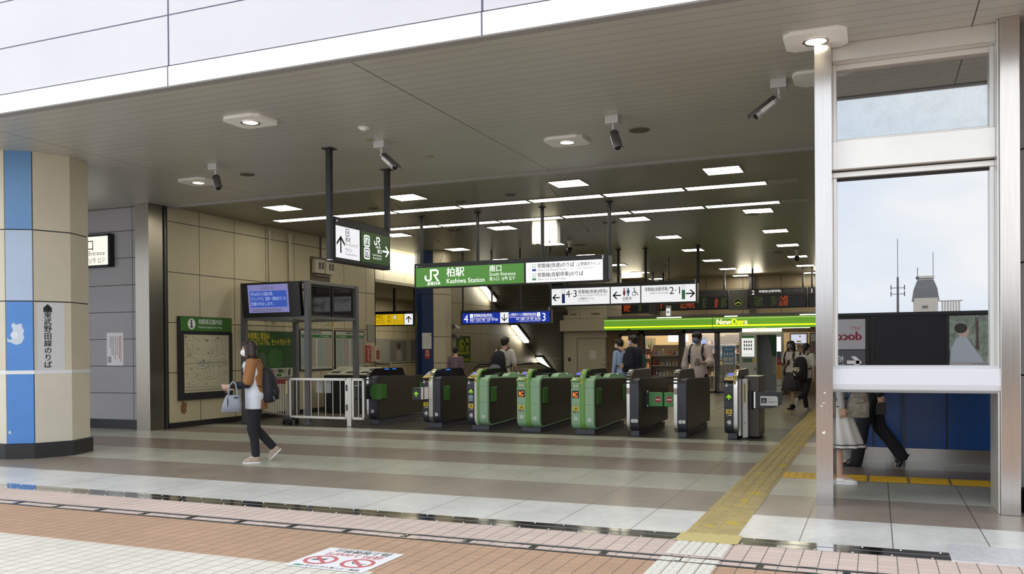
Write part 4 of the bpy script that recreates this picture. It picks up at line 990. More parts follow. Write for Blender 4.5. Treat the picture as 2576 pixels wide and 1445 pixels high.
mb = MB(); mb.slab(P, 0, .13, 0, .2, 0, .07, CBX); mb.build('box', t, .005); mb = MB(); mb.tube([P.pt(.1, .08, .08), P.pt(.2, .03, .1), P.pt(.24, .1, .06), P.pt(.32, .0, .05)], .008, BLKPL, 6); mb.tube([P.pt(0, .1, .04), P.pt(-.25, -.03, .04), P.pt(-.5, .2, .04), P.pt(-.55, .45, .06)], .006, BLKPL, 6); mb.build('wire', t)
t = thing('aed_sign', 'red vertical AED sign with heart on the beige wall', 'AED sign', (LW, 19.5, 1.15)); P = E(19.52, 1.16)
mb = MB(); mb.slab(P, 0, .22, 0, .44, 0, .03, AEDR); mb.build('plate', t); mb = MB(); mb.vtext(P, 'AED', .11, .30, .075, WHITE, .032, bold=1.5, pitch=1.25); mb.disc(P, .11, .365, .055, .032, WHITE, 20); mb.text(P, '♥', .11, .335, .06, AEDR, .034, 'C'); mb.build('lettering', t)
t = thing('aed_cabinet', 'white framed AED cabinet with orange interior beside the red AED sign', 'AED cabinet', (LW, 19.8, 1.17)); P = E(19.76, 1.17)
mb = MB(); mb.slab(P, 0, .23, 0, .42, 0, .16, mat('cabinet_cream', (.58, .50, .36), .45)); mb.build('case', t, .006); mb = MB(); mb.slab(P, .05, .19, .06, .30, .16, .168, AEDR); mb.slab(P, .07, .17, .09, .27, .168, .17, mat('aed_interior_orange', (.25, .10, .04), .4)); mb.build('window', t); mb = MB(); mb.text(P, 'AED', .12, .345, .035, AEDR, .163, 'C', bold=1); mb.build('lettering', t)
t = thing('wall_notice_frame', 'small framed white notice above the AED cabinet', 'notice', (LW, 19.75, 1.7)); P = E(19.60, 1.70)
mb = MB(); mb.slab(P, 0, .36, 0, .44, 0, .02, FIXG); mb.build('frame', t); mb = MB(); mb.rect(P, .02, .34, .02, .42, .022, mat('greyish_paper', (.36, .35, .28), .5)); mb.build('sheet', t)

# alcove: lit South Entrance sign and paper notice
t = thing('entrance_sign', 'lit white South Entrance wall sign half hidden by the striped pillar', 'wall sign', (-14.2, 12.46, 3.1)); P = front(-14.95, 12.46, 3.09)
mb = MB(); mb.slab(P, 0, 1.50, 0, .63, 0, .10, DARKM); mb.slab(P, 1.455, 1.50, 0, .63, .10, .12, DARKM); mb.slab(P, 0, 1.5, .59, .63, .10, .12, DARKM); mb.slab(P, 0, 1.5, 0, .04, .10, .12, DARKM); mb.build('housing', t, .004)
mb = MB(); mb.rect(P, .04, 1.455, .04, .59, .102, emit('lit_warm_sign_face', (.92, .88, .74), 1.0)); mb.build('lit_panel', t)
mb = MB(); mb.text(P, '南口', 1.06, .34, .17, INK, .105, 'R', bold=.5); mb.text(P, 'South Entrance', 1.36, .23, .085, INK, .105, 'R', wmax=.80); mb.text(P, '南入口  남쪽 입구', 1.36, .09, .08, GRP, .105, 'R', wmax=.80); mb.build('lettering', t)
t = thing('wall_notice', 'white paper notice with red and black vertical lines on the grey alcove wall', 'notice', (-13.45, 12.46, 1.2)); P = front(-13.67, 12.46, 1.20)
mb = MB(); mb.slab(P, 0, .42, 0, .63, 0, .004, mat('bright_paper', (.80, .80, .80), .6)); mb.build('sheet', t)
mb = MB()
for c_, (x, cc, y0) in enumerate(((.36, RED, .08), (.32, RED, .14), (.27, GRP, .22), (.22, GRP, .12), (.17, GRP, .20), (.13, GRP, .2), (.09, GRP, .34))):
    y = .56
    while y > y0:
        h_ = random.uniform(.012, .03); mb.rect(P, x - .009, x + .009, y - h_, y, .006, cc); y -= h_ + .008
for x in (.07, .10, .03):
    for k in range(4): mb.rect(P, x - .01, x + .01, .06 + k * .03, .08 + k * .03, .006, BLACK)
mb.build('lettering', t)

# passage: poster panel, hand rail
t = thing('passage_poster_panel', 'grey poster panel with two portrait posters on the passage wall', 'poster panel', (-16, 25, 1)); P = Pl((-16.0, 24.0, 1.03), (0, 1, 0), (0, 0, 1))
mb = MB(); mb.slab(P, 0, 6.5, 0, .86, 0, .03, mat('poster_panel_grey', (.22, .22, .20), .4)); mb.build('panel', t)
mb = MB()
for x in (2.9, 4.4): mb.rect(P, x, x + 1.2, .06, .80, .032, mat('poster_dim_grey', (.14, .13, .12), .4)); mb.disc(P, x + .62, .6, .12, .034, mat('poster_dark_hair', (.05, .045, .04), .5), 16); mb.poly(P, [(x + .4, .08), (x + .88, .08), (x + .78, .46), (x + .48, .46)], .034, mat('poster_pale', (.24, .22, .19), .5))
mb.build('portrait_poster', t)
mb = MB(); mb.tube([(-15.9, 22.2, 1.06), (-13.4, 22.6, 1.06), (-13.4, 22.6, .0)], .045, mat('bright_rail', (.72, .68, .55), .3, .4), 10); tag(mb.build('passage_handrail'), 'pale bent handrail behind the first gate in the side passage', 'handrail')

# ================================================================ MONITOR RACK
t = thing('display_rack', 'dark grey steel rack of four posts carrying monitors behind the fence', 'display rack', (-11.3, 15.3, 0))
RX0, RX1, RY0, RY1, RZ = -12.05, -10.47, 14.47, 16.2, 2.86
for x, y in ((RX0, RY0), (RX1, RY0), (RX0, RY1), (RX1, RY1)):
    mb = MB(); mb.box(x - .05, x + .05, y - .05, y + .05, 0, RZ, GREYM); mb.box(x - .09, x + .09, y - .09, y + .09, 0, .02, GREYM); mb.build('post', t)
mb = MB()
for z in (RZ - .03, 2.13):
    mb.box(RX0, RX1, RY0 - .03, RY0 + .03, z - .03, z + .03, GREYM); mb.box(RX0, RX1, RY1 - .03, RY1 + .03, z - .03, z + .03, GREYM)
    mb.box(RX0 - .03, RX0 + .03, RY0, RY1, z - .03, z + .03, GREYM); mb.box(RX1 - .03, RX1 + .03, RY0, RY1, z - .03, z + .03, GREYM)
mb.build('cross_beam', t)
t = thing('display_monitor', 'monitor with a blue Japanese notice on screen in the rack facing the street', 'monitor', (-11.3, 14.4, 2.2))
tl = R(-6); Pm = Pl((-12.02, 14.40, 2.15), (1, 0, 0), (0, math.sin(tl), math.cos(tl)))
mb = MB(); mb.slab(Pm, 0, 1.44, 0, .70, -.11, 0, BLKPL); mb.build('casing', t, .01)
SCR = emit('screen_lavender', (.28, .28, .62), .55); SCB = emit('screen_blue', (.035, .09, .42), .8); SCT = emit('screen_text_white', (.55, .62, .90), .7)
mb = MB(); mb.rect(Pm, .17, 1.17, .09, .66, .002, SCR); mb.build('screen', t)
mb = MB(); mb.rect(Pm, .22, 1.13, .20, .53, .004, SCB); mb.text(Pm, '【お知らせ】', .67, .565, .045, GRP, .006, 'C')
for i, s_ in enumerate(('7月16日から当面の間、', 'グランクラス（飲料・軽食あり）の', '営業を中止します。')): mb.text(Pm, s_, .24, .44 - i * .10, .06, SCT, .006, wmax=.86 if i == 1 else .56)
for yy in (.15, .115): mb.rect(Pm, .24, .98, yy, yy + .012, .004, GRP)
mb.build('lettering', t)
for i, (y0, y1) in enumerate(((14.55, 15.3), (15.36, 16.12))):
    t = thing('display_monitor', 'black monitor in the rack facing the gates, ' + ('the half nearer the street' if i == 0 else 'the farther half'), 'monitor', (RX1, (y0 + y1) / 2, 2.2), 'switched off monitors in the rack')
    mb = MB(); mb.box(RX1 - .16, RX1 - .02, y0, y1, 2.17, 2.80, BLKPL); mb.build('casing', t, .01); mb = MB(); mb.box(RX1 - .022, RX1 - .016, y0 + .04, y1 - .04, 2.21, 2.76, GLASSY); mb.build('screen', t)

# counter with three tilted leaflet panels
t = thing('leaflet_counter', 'dark counter topped by three tilted white instruction panels', 'counter', (-11.3, 17.4, 0))
mb = MB(); mb.prism([(17.12, 0), (17.12, .88), (17.75, 1.06), (17.75, 0)], 'X', -11.95, -10.72, DARKM); mb.build('cabinet', t, .01)
for i in range(3):
    x0 = -11.90 + i * .40; Pk = Pl((x0, 17.12, .885), (1, 0, 0), (0, .63, .18)); mb = MB(); mb.slab(Pk, 0, .37, .03, .60, .0, .02, mat('panel_ivory', (.66, .64, .52), .5)); mb.slab(Pk, .06, .30, .12, .24, .02, .024, BLACK)
    for k in range(5): mb.rect(Pk, .05, .33, .30 + k * .05, .315 + k * .05, .022, GRP)
    mb.build('tilted_panel', t)

# ================================================================ FENCE
t = thing('folding_fence', 'low stainless steel folding fence left of the gates', 'fence', (-10.6, 14.4, 0))
FST = mat('fence_steel', (.60, .58, .53), .3, .9, noise=.05, nscale=6)
def fence_panel(a, b, n, ends=True):
    a, b = Vector((*a, 0)), Vector((*b, 0)); u = (b - a).normalized(); w_ = u.cross(Vector((0, 0, 1))) * .025; L = (b - a).length
    def bar(p0, p1, z0, z1, hw=.025):
        q = u.cross(Vector((0, 0, 1))) * hw; vs = []
        for z in (z0, z1): vs += [p0 - q + Vector((0, 0, z)), p1 - q + Vector((0, 0, z)), p1 + q + Vector((0, 0, z)), p0 + q + Vector((0, 0, z))]
        return vs
    F6 = [(0, 3, 2, 1), (4, 5, 6, 7), (0, 1, 5, 4), (1, 2, 6, 5), (2, 3, 7, 6), (3, 0, 4, 7)]
    mb = MB(); mb.add(bar(a, b, .875, .925), F6, FST); mb.add(bar(a, b, .13, .18), F6, FST)
    mb.add(bar(a, a + u * .05, .13, .925), F6, FST); mb.add(bar(b - u * .05, b, .13, .925), F6, FST); mb.build('panel_frame', t, .003)
    for i in range(n):
        q = a + u * (L * (i + 1) / (n + 1)); mb = MB(); mb.cyl(q + Vector((0, 0, .18)), q + Vector((0, 0, .875)), .011, FST, 8, caps=False); mb.build('bar', t)
fence_panel((-10.75, 14.24), (-9.37, 14.20), 7); fence_panel((-9.27, 14.20), (-8.98, 14.19), 1); fence_panel((-12.30, 15.35), (-10.80, 14.26), 10)
mb = MB(); mb.box(-9.37, -9.27, 14.16, 14.25, 0, .93, FST); mb.build('main_post', t, .004)
mb = MB(); mb.cyl((-9.37, 14.15, .30), (-9.37, 14.15, .42), .015, GREYM, 10); mb.cyl((-9.37, 14.15, .68), (-9.37, 14.15, .80), .015, GREYM, 10); mb.build('hinge', t)
mb = MB()
for x, y in ((-10.86, 14.2), (-10.70, 14.18), (-10.86, 14.34), (-10.66, 14.34)): mb.cyl((x - .02, y, .045), (x + .02, y, .045), .045, BLKPL, 14)
mb.box(-10.88, -10.64, 14.18, 14.36, .09, .14, DARKM); mb.build('castor', t)
mb = MB(); mb.slab(front(-11.12, 14.30, .80), -.0, .34, .0, .09, .0, .03, mat('red_tape', (.20, .01, .015), .5)); tag(mb.build('barrier_tape'), 'dark red tape wrapped on the fence rail', 'tape')
mb = MB(); P = front(-10.82, 14.205, .60); mb.slab(P, 0, .04, 0, .26, 0, .004, mat('sticker_cream', (.62, .55, .22), .5)); tag(mb.build('fence_sticker'), 'narrow yellowish sticker on the fence joint', 'sticker')
for i, x in enumerate((-10.28, -10.08)):
    mb = MB(); P = front(x, 14.45, .62); mb.slab(P, 0, .16, 0, .24, 0, .004, mat('plastic_sleeve', (.40, .42, .42), .4)); tag(mb.build('hung_paper'), 'pale paper hung behind the fence bars, ' + ('left one' if i == 0 else 'right one'), 'paper')
mb = MB(); mb.box(-10.30, -9.90, 14.46, 14.5, .86, .875, GREYM); o = mb.build('paper_rail'); tag(o, 'thin grey rail the two papers hang from behind the fence', 'rail')

# ================================================================ TICKET GATES
GL = 2.15
GSIDE = mat('gate_side_brown', (.066, .058, .043), .32, .35, noise=.08, nscale=3); GHOOD = mat('gate_hood_black', (.011, .011, .013), .12)
GHOODB = mat('gate_hood_brown', (.085, .072, .060), .35, .2)
PALE = mat('gate_pale_green', (.33, .55, .34), .38); VIVID = mat('gate_vivid_green', (.17, .40, .055), .35); CHAR = mat('gate_charcoal', (.042, .042, .056), .38)
CHROME = mat('gate_chrome', (.75, .74, .70), .2, .9); GBASE = mat('gate_plinth', (.085, .085, .105), .45); FLAP = mat('gate_flap_green', (.045, .17, .025), .4); FLAPB = mat('gate_flap_bright', (.10, .34, .10), .4)
GWHITE = mat('gate_white', (.78, .77, .74), .35); YELW = mat('gate_yellow', (.85, .62, .02), .4); IVORY = mat('gate_ivory', (.6, .58, .5), .5)
def arcp(cy, cz, r, a0, a1, n=7): return [(cy + r * math.cos(R(a0 + (a1 - a0) * i / n)), cz + r * math.sin(R(a0 + (a1 - a0) * i / n))) for i in range(n + 1)]
def body_profile(y, L=GL, z0=.085, z1=.955, rb=.15, rt_=.11):
    return arcp(y + rb, z0 + rb, rb, 270, 180) + arcp(y + rt_, z1 - rt_, rt_, 180, 90) + arcp(y + L - .08, z1 - .12, .08, 90, 0) + arcp(y + L - .06, z0 + .1, .06, 0, -60)
def stripe_profile(y, w_=.03, zt=1.10):
    o = arcp(y + .15, .085 + .15, .162, 270, 180) + [(y - .012, .80)] + arcp(y + .23, .86, .242, 180, 92, 9) + [(y + .33, zt + .002)]
    i = [(y + .33, zt - w_)] + arcp(y + .23, .86, .242 - w_, 92, 180, 9) + [(y - .012 + w_, .80)] + arcp(y + .15, .235, .162 - w_, 180, 270)
    return o + i
def hood_profile(y, zt=1.10):
    return [(y + .02, .86)] + arcp(y + .235, .86, .235, 180, 92, 8) + [(y + 1.18, zt - .004)] + arcp(y + 1.20, zt - .154, .15, 90, 10, 5) + [(y + 1.42, .93), (y + .05, .86)]
def badge(mb, P, x, z, s_, txt, shape, d=.002, sub=False):
    if shape == 'o': mb.disc(P, x, z, s_ * .5, d, WHITE, 18)
    else:
        k = s_ * .5; e = -1 if shape == '<' else 1
        mb.poly(P, ([(x - e * k, z - k), (x + e * k * .4, z - k), (x + e * k * 1.1, z), (x + e * k * .4, z + k), (x - e * k, z + k)])[::e], d, WHITE)
    mb.text(P, txt, x, z - s_ * .25, s_ * .5, BLACK, d + .001, 'C', bold=1)
    if sub: mb.rect(P, x - s_ * .45, x + s_ * .45, z - s_ * .85, z - s_ * .75, d, GRP)
def warn(mb, P, x, z, w_, d=.002):
    mb.rect(P, x - w_ / 2, x + w_ / 2, z, z + w_ * .8, d, YELW); mb.rect(P, x - w_ / 2, x + w_ / 2, z - w_ * .38, z - w_ * .04, d, BLACK)
    mb.stroke(P, [(x - w_ * .22, z + w_ * .12), (x - w_ * .02, z + w_ * .32), (x + w_ * .3, z + w_ * .42)], w_ * .1, d + .001, BLACK); mb.stroke(P, [(x - w_ * .3, z + w_ * .45), (x - w_ * .02, z + w_ * .5), (x + w_ * .2, z + w_ * .18)], w_ * .09, d + .001, BLACK); mb.disc(P, x + w_ * .1, z + w_ * .66, w_ * .09, d + .001, BLACK, 10)
    mb.poly(P, [(x - w_ * .42, z - w_ * .34), (x - w_ * .2, z - w_ * .34), (x - w_ * .31, z - w_ * .12)], d + .001, YELW); mb.rect(P, x - w_ * .12, x + w_ * .44, z - w_ * .28, z - w_ * .14, d + .001, WHITE)
def hand_mark(mb, P, x, z, s_, d):
    mb.rrect(P, x - s_ * .5, x + s_ * .3, z - s_ * .5, z + s_ * .15, s_ * .12, d, WHITE); mb.rrect(P, x - s_ * .2, x + s_ * .05, z, z + s_ * .75, s_ * .1, d, WHITE); mb.text(P, 'タッチ', x + s_ * .55, z - s_ * .1, s_ * .3, WHITE, d)

def gate(x0, y, lab, wl, steel, vivid, wr, left, right, nl, nr, led=None, flaps=True, L=GL, box=False, hood=None):
    """x0 left edge; wl / steel / vivid / wr strip widths; left, right casing materials"""
    xs = [x0, x0 + wl, x0 + wl + steel, x0 + wl + steel + vivid, x0 + wl + steel + vivid + wr]; W_ = xs[4] - x0
    t = thing('ticket_gate', lab, 'ticket gate', ((x0 + xs[4]) / 2, y, 0), 'row of ticket gates')
    mb = MB(); mb.box(x0 + .035, xs[4] - .03, y + .13, y + L - .12, 0, .09, GBASE); mb.build('plinth', t, .004)
    bp = body_profile(y, L)
    if wl: mb = MB(); mb.prism(bp, 'X', x0, xs[1], left, True); mb.build('left_casing', t)
    if wr: mb = MB(); mb.prism(bp, 'X', xs[3], xs[4], right, True); mb.build('right_casing', t)
    core = MB(); core.prism(body_profile(y + .012, L - .02, .09, .94), 'X', xs[1] - .002, xs[3] + .002, DARKM); core.build('core', t)
    if steel: mb = MB(); mb.prism(stripe_profile(y), 'X', xs[1], xs[2], CHROME if steel > .055 or vivid == 0 else GWHITE, True); mb.build('steel_strip', t)
    if vivid:
        mb = MB(); mb.prism(stripe_profile(y), 'X', xs[2], xs[3], VIVID, True); mb.build('green_strip', t)
        mb = MB(); mb.prism(stripe_profile(y - .002, .028), 'X', (xs[2] + xs[3]) / 2 - .004, (xs[2] + xs[3]) / 2 + .004, PALE, True); mb.build('pinstripe', t)
    hx0, hx1 = xs[1] + .004, xs[3] - .002
    if hx1 - hx0 < .05: hx0 = hx1 - .07 if wl else hx0; hx1 = hx0 + .075
    mb = MB(); mb.prism(hood_profile(y), 'X', hx0, hx1, hood or GHOOD, True); mb.build('hood', t, .01)
    if hood is None:
        mb = MB(); P = Pl((hx1 + .001, y, 0), (0, 1, 0), (0, 0, 1)); mb.rect(P, .55, .72, 1.066, 1.078, .001, emit('blue_led', (.02, .18, 1.0), 2.5)); mb.rect(P, .85, 1.0, 1.066, 1.078, .001, MATS['blue_led']) if nr == '7' else None
        if nr in '76': mb.build('status_light', t)
    # dark side panels with service lines
    for side, xx in ((1, xs[4]), (-1, x0)):
        mb = MB(); pr_ = body_profile(y + .075, L - .13, .11, .935, .10, .10)
        mb.prism(pr_, 'X', xx if side > 0 else xx - .006, xx + .006 if side > 0 else xx, GSIDE)
        Ps = Pl((xx + .0065, y, 0), (0, 1, 0), (0, 0, 1)) if side > 0 else Pl((xx - .0065, y + L, 0), (0, -1, 0), (0, 0, 1))
        for (a, b, c_, d_) in ((.60, 1.55, .615, .619), (.60, .603, .36, .62), (.10, 2.0, .505, .509), (1.55, 1.553, .36, .62)): mb.rect(Ps, a, b, c_, d_, .0005, BLACK)
        mb.disc(Ps, 1.0, .83, .012, .001, CHROME, 10); mb.disc(Ps, 1.05, .56, .01, .001, DARKM, 10); mb.disc(Ps, .95, .42, .008, .001, CHROME, 8); mb.build('side_panel', t)
    if flaps:
        for yy in (.13, 1.72):
            mb = MB(); mb.box(xs[4] + .004, xs[4] + .03, y + yy, y + yy + .22, .50, .775, FLAP); mb.build('flap', t, .01)
            mb = MB()
            for z in (.515, .75): mb.box(xs[4] + .004, xs[4] + .026, y + yy + .225, y + yy + .24, z, z + .03, CHROME)
            mb.build('flap_hinge', t)
    P = front(x0, y - .001, 0); mb = MB()
    cl = wl / 2; cr = xs[3] - x0 + wr / 2
    mk2 = MB()
    gap = [(0, wl)] * bool(wl) + [(xs[3] - x0, W_)] * bool(wr)
    for a, b in gap:
        for z in (.505, .79): (mb if (wl and a == 0) else mk2).rect(P, a, b, z, z + .003, .001, BLACK)
    if wl:
        if not box or True: warn(mb, P, cl, .40, .095)
        badge(mb, P, cl, .27, .062, nl, '<' if left is CHAR else 'o', sub=True)
    if wr and nr: badge(mk2, P, cr, .25 if wl else .26, .062, nr, '>' if right is CHAR else 'o') if len(nr) == 1 else (badge(mk2, P, cr - .032, .26, .056, nr[0], '<'), badge(mk2, P, cr + .032, .26, .056, nr[1], '>'))
    LEDG = emit('led_green_arrow', (.28, .62, .03), .75); LEDO = emit('led_orange', (1.0, .20, .02), 1.3)
    if led == 'up':
        mb.rrect(P, .012, wl - .012, .60, .74, .01, .001, GLASSY); mb.arrow(P, cl, .67, .085, .022, 90, .003, LEDG, .45)
    if led == 'enter':
        mb.rrect(P, .012, wl - .012, .64, .76, .01, .001, GLASSY); mb.poly(P, [(cl, .745), (cl - .045, .69), (cl - .045, .665), (cl, .715), (cl + .045, .665), (cl + .045, .69)], .003, LEDG); mb.rect(P, cl - .011, cl + .011, .66, .73, .0035, LEDG)
        mb.rect(P, cl - .045, cl + .045, .53, .63, .002, mat('pale_blue_label', (.45, .62, .72), .5)); mb.text(P, '入口', cl, .585, .035, BLACK, .003, 'C', bold=1); mb.text(P, '専用', cl, .54, .035, BLACK, .003, 'C', bold=1)
    if led == 'ic':
        mb.rrect(P, .016, wl - .016, .615, .745, .008, .001, GLASSY); mb.text(P, 'IC', cl, .645, .07, LEDO, .003, 'C', bold=2); mb.rect(P, cl - .035, cl + .035, .628, .634, .003, LEDO)
        mb.rect(P, 0, wl, .793, .92 if False else .85, .0015, VIVID)
        mb.text(P, '専用', cl, .80, .038, WHITE, .003, 'C', bold=2)
    if wl: mb.build('left_marking', t)
    if wr and nr: mk2.build('number_badge', t)
    if wl:   # card reader top on the left half
        mb = MB(); Pr = Pl((x0, y + .04, .935), (1, 0, 0), (0, .20, .085))
        if led == 'ic':
            mb.slab(Pr, .0, wl - .004, -.09, .07, 0, .012, VIVID); mb.text(Pr, 'IC', cl, -.07, .085, WHITE, .014, 'C', bold=3)
            mb.slab(Pr, .01, wl - .01, .09, .26, .0, .02, BLKPL); mb.disc(Pr, cl, .18, .05, .022, emit('reader_blue', (.12, .16, .75), .8), 20)
        else:
            mb.slab(Pr, .0, wl - .004, -.06, .24, 0, .02, BLKPL); mb.ring(Pr, cl, .02, .045, .058, .023, YELW, 24); mb.rrect(Pr, .008, wl - .012, -.05, .055, .02, .0215, YELW); mb.rrect(Pr, .018, wl - .022, -.04, .045, .015, .0225, BLKPL); mb.rect(Pr, .03, wl - .03, -.025, .0, .024, YELW)
            mb.slab(Pr, .02, wl - .02, .085, .12, .02, .026, IVORY); mb.disc(Pr, cl, .18, .045, .022, MATS['reader_blue'] if 'reader_blue' in MATS else emit('reader_blue', (.12, .16, .75), .8), 20)
            hand_mark(mb, Pr, cl - .02, -.085 - .03, .06, .021) if False else None
        mb.build('card_reader', t)
        if led != 'ic':
            mb = MB(); hand_mark(mb, front(x0, y - .001, 0), cl - .03, .86, .05, .004); mb.build('touch_mark', t)
        mb = MB(); Px = front(xs[1], y, 0)      # yellow safety stickers climbing the hood edge
        for k in range(4):
            a = 178 - k * 20; yy, zz = y + .23 + .245 * math.cos(R(a)), .86 + .245 * math.sin(R(a)); a2 = a - 13; y2, z2 = y + .23 + .245 * math.cos(R(a2)), .86 + .245 * math.sin(R(a2))
            xa, xb = xs[1] + .002, xs[1] + min(.04, (xs[3] - xs[1]) * .6)
            mb.add([(xa, yy, zz), (xb, yy, zz), (xb, y2, z2), (xa, y2, z2)], [(0, 1, 2, 3)], YELW if k % 2 == 0 or steel else WHITE)
            mb.add([((xa + xb) / 2 - .006, yy - .001, zz + .008), ((xa + xb) / 2 + .006, yy - .001, zz + .008), ((xa + xb) / 2 + .006, y2 - .001, z2 - .004), ((xa + xb) / 2 - .006, y2 - .001, z2 - .004)], [(0, 1, 2, 3)], BLACK)
        mb.build('safety_sticker', t)
    elif steel:
        mb = MB()
        for k in range(6):
            a = 180 - k * 13; a2 = a - 6; q = .2445
            mb.add([(xs[1], y + .23 + q * math.cos(R(a)), .87 + q * math.sin(R(a))), (xs[2], y + .23 + q * math.cos(R(a)), .87 + q * math.sin(R(a))), (xs[2], y + .23 + q * math.cos(R(a2)), .87 + q * math.sin(R(a2))), (xs[1], y + .23 + q * math.cos(R(a2)), .87 + q * math.sin(R(a2)))], [(0, 1, 2, 3)], BLACK)
        mb.rect(front(xs[1], y - .0125, 0), 0, steel, .70, .80, .001, mat('copper_lens', (.30, .22, .19), .25, .6)); mb.build('safety_sticker', t)
    if right is PALE:
        mb = MB(); mb.prism([(y + .95, .95), (y + 1.08, 1.0), (y + 1.42, 1.005), (y + 1.50, .965), (y + 1.56, 1.0), (y + 1.80, .985), (y + 2.0, .93), (y + .95, .93)], 'X', xs[3] + .03, xs[4] - .01, PALE); mb.prism([(y + .16, .95), (y + .20, .985), (y + .50, .985), (y + .56, .95)], 'X', xs[3] + .03, xs[4] - .02, PALE); mb.build('top_cover', t, .006)
    if hood is GHOODB or nl == '1':
        pass
    return t, xs
# A: end gate by the fence, with forward display box
tA, xa = gate(-9.27, 14.72, 'leftmost ticket gate beside the fence, black, with a box sticking out at its front', 0, .05, 0, .16, CHAR, CHAR, '', '7')
mb = MB(); mb.box(-9.46, -9.17, 14.42, 14.95, .50, .80, CHAR); mb.build('display_box', tA, .03)
mb = MB(); mb.box(-9.46, -9.17, 14.415, 14.425, .765, .775, CHROME); mb.build('box_trim', tA)
mb = MB(); P = front(-9.14, 14.64, .50); mb.prism([(-9.12, .58), (-9.12, .73), (-9.06, .80), (-8.88, .80), (-8.88, .50), (-9.06, .50)], 'Y', 14.60, 14.66, FLAP); mb.build('raised_flap', tA, .01)
tB, xb = gate(-7.85, 14.40, 'second ticket gate from the left, black, with a green arrow box at its front', .135, .085, 0, .145, CHAR, CHAR, '7', '6')
mb = MB(); mb.box(-7.95, -7.76, 14.16, 14.5, .52, .755, CHAR); mb.build('display_box', tB, .02)
mb = MB(); mb.box(-7.76, -7.72, 14.17, 14.42, .54, .765, CHROME); mb.build('box_trim', tB)
mb = MB(); P = front(-7.94, 14.158, .52); mb.arrow(P, .085, .12, .10, .022, 90, .002, MATS['led_green_arrow']); mb.build('arrow_light', tB)
gate(-6.83, 14.20, 'third ticket gate, charcoal left half with up arrow and pale green right half marked 5', .15, .045, .042, .165, CHAR, PALE, '6', '5', 'enter')
gate(-5.815, 14.10, 'fourth ticket gate, pale green both sides, marked 5 and 4', .165, 0, .085, .168, PALE, PALE, '5', '4', 'ic')
gate(-4.775, 13.99, 'fifth ticket gate, pale green both sides, marked 4 and 3', .155, 0, .085, .155, PALE, PALE, '4', '3', 'ic')
tF, xf = gate(-3.80, 13.96, 'sixth ticket gate, slim charcoal with steel edge, holding the left no-entry flap', 0, .05, 0, .15, CHAR, CHAR, '', '32', flaps=False, hood=GHOODB)
tG, xg = gate(-3.02, 13.96, 'seventh ticket gate, slim charcoal with steel edge, holding the right no-entry flap', 0, .055, 0, .145, CHAR, CHAR, '', '21', flaps=False, hood=GHOODB)
NOENT = mat('no_entry_red', (.55, .01, .02), .4)
for tt, xa_, xb_, cx in ((tF, -3.53, -3.285, -3.365), (tG, -3.268, -3.02, -3.175)):
    mb = MB(); mb.box(xa_, xb_, 14.33, 14.36, .475, .715, FLAPB); mb.build('flap', tt, .012)
    P = front(cx, 14.329, .595); mb = MB(); mb.disc(P, 0, 0, .052, .001, NOENT, 28); mb.rect(P, -.042, .042, -.011, .011, .002, WHITE); mb.build('no_entry_sign', tt)
mb = MB(); mb.box(-3.60, -3.52, 14.30, 14.42, .46, .74, BLKPL); 
for z in (.475, .71): mb.box(-3.545, -3.525, 14.285, 14.30, z, z + .03, CHROME)
mb.build('flap_hinge', tF, .004)
tH, xh = gate(-2.23, 14.0, 'rightmost wide ticket gate marked 1, with a black wheelchair flap reaching right', .15, .06, 0, 0, CHAR, CHAR, '1', '', 'up', flaps=False, L=.9, hood=GHOODB)
mb = MB(); mb.box(-2.02, -1.985, 14.06, 14.7, .05, .95, GWHITE); mb.box(-1.975, -1.89, 14.16, 14.30, .02, .95, GWHITE); mb.build('white_cover', tH, .01)
mb = MB(); mb.box(-1.975, -1.72, 14.30, 14.95, .02, .99, GSIDE); mb.box(-2.05, -1.98, 14.2, 14.6, .9, 1.10, GHOODB) ; mb.build('rear_cabinet', tH, .01)
mb = MB(); mb.slab(front(-1.945, 14.159, .58), 0, .025, 0, .30, 0, .002, mat('brass_strip', (.40, .28, .04), .4)); mb.disc(front(-1.93, 14.158, .25), 0, 0, .008, .001, BLACK, 10); mb.build('brass_label', tH)
mb = MB(); mb.cyl((-1.86, 14.27, .46), (-1.86, 14.27, .76), .045, BLKSAT, 16); mb.box(-1.80, -1.775, 14.2, 14.26, .49, .745, CHROME); mb.build('flap_pivot', tH)
mb = MB(); mb.prism([(-1.77, .49), (-1.77, .745), (-1.375, .745), (-1.375, .555), (-1.48, .50), (-1.56, .485)], 'Y', 14.22, 14.26, BLKSAT); mb.build('wheelchair_flap', tH, .006)
P = front(-1.70, 14.219, .53); mb = MB(); mb.poly(P, [(0, 0), (.265, 0), (.265, .135), (.24, .15), (0, .15)], .001, WHITE); mb.rrect(P, .012, .095, .035, .12, .01, .002, BLACK); wheelchair(mb, P, .018, .04, .07, WHITE, .003); mb.text(P, 'ランプ', .11, .09, .028, BLACK, .002, wmax=.07); mb.text(P, '点灯時お通り下さい', .11, .045, .024, BLACK, .002, wmax=.145); mb.build('wheelchair_label', tH)

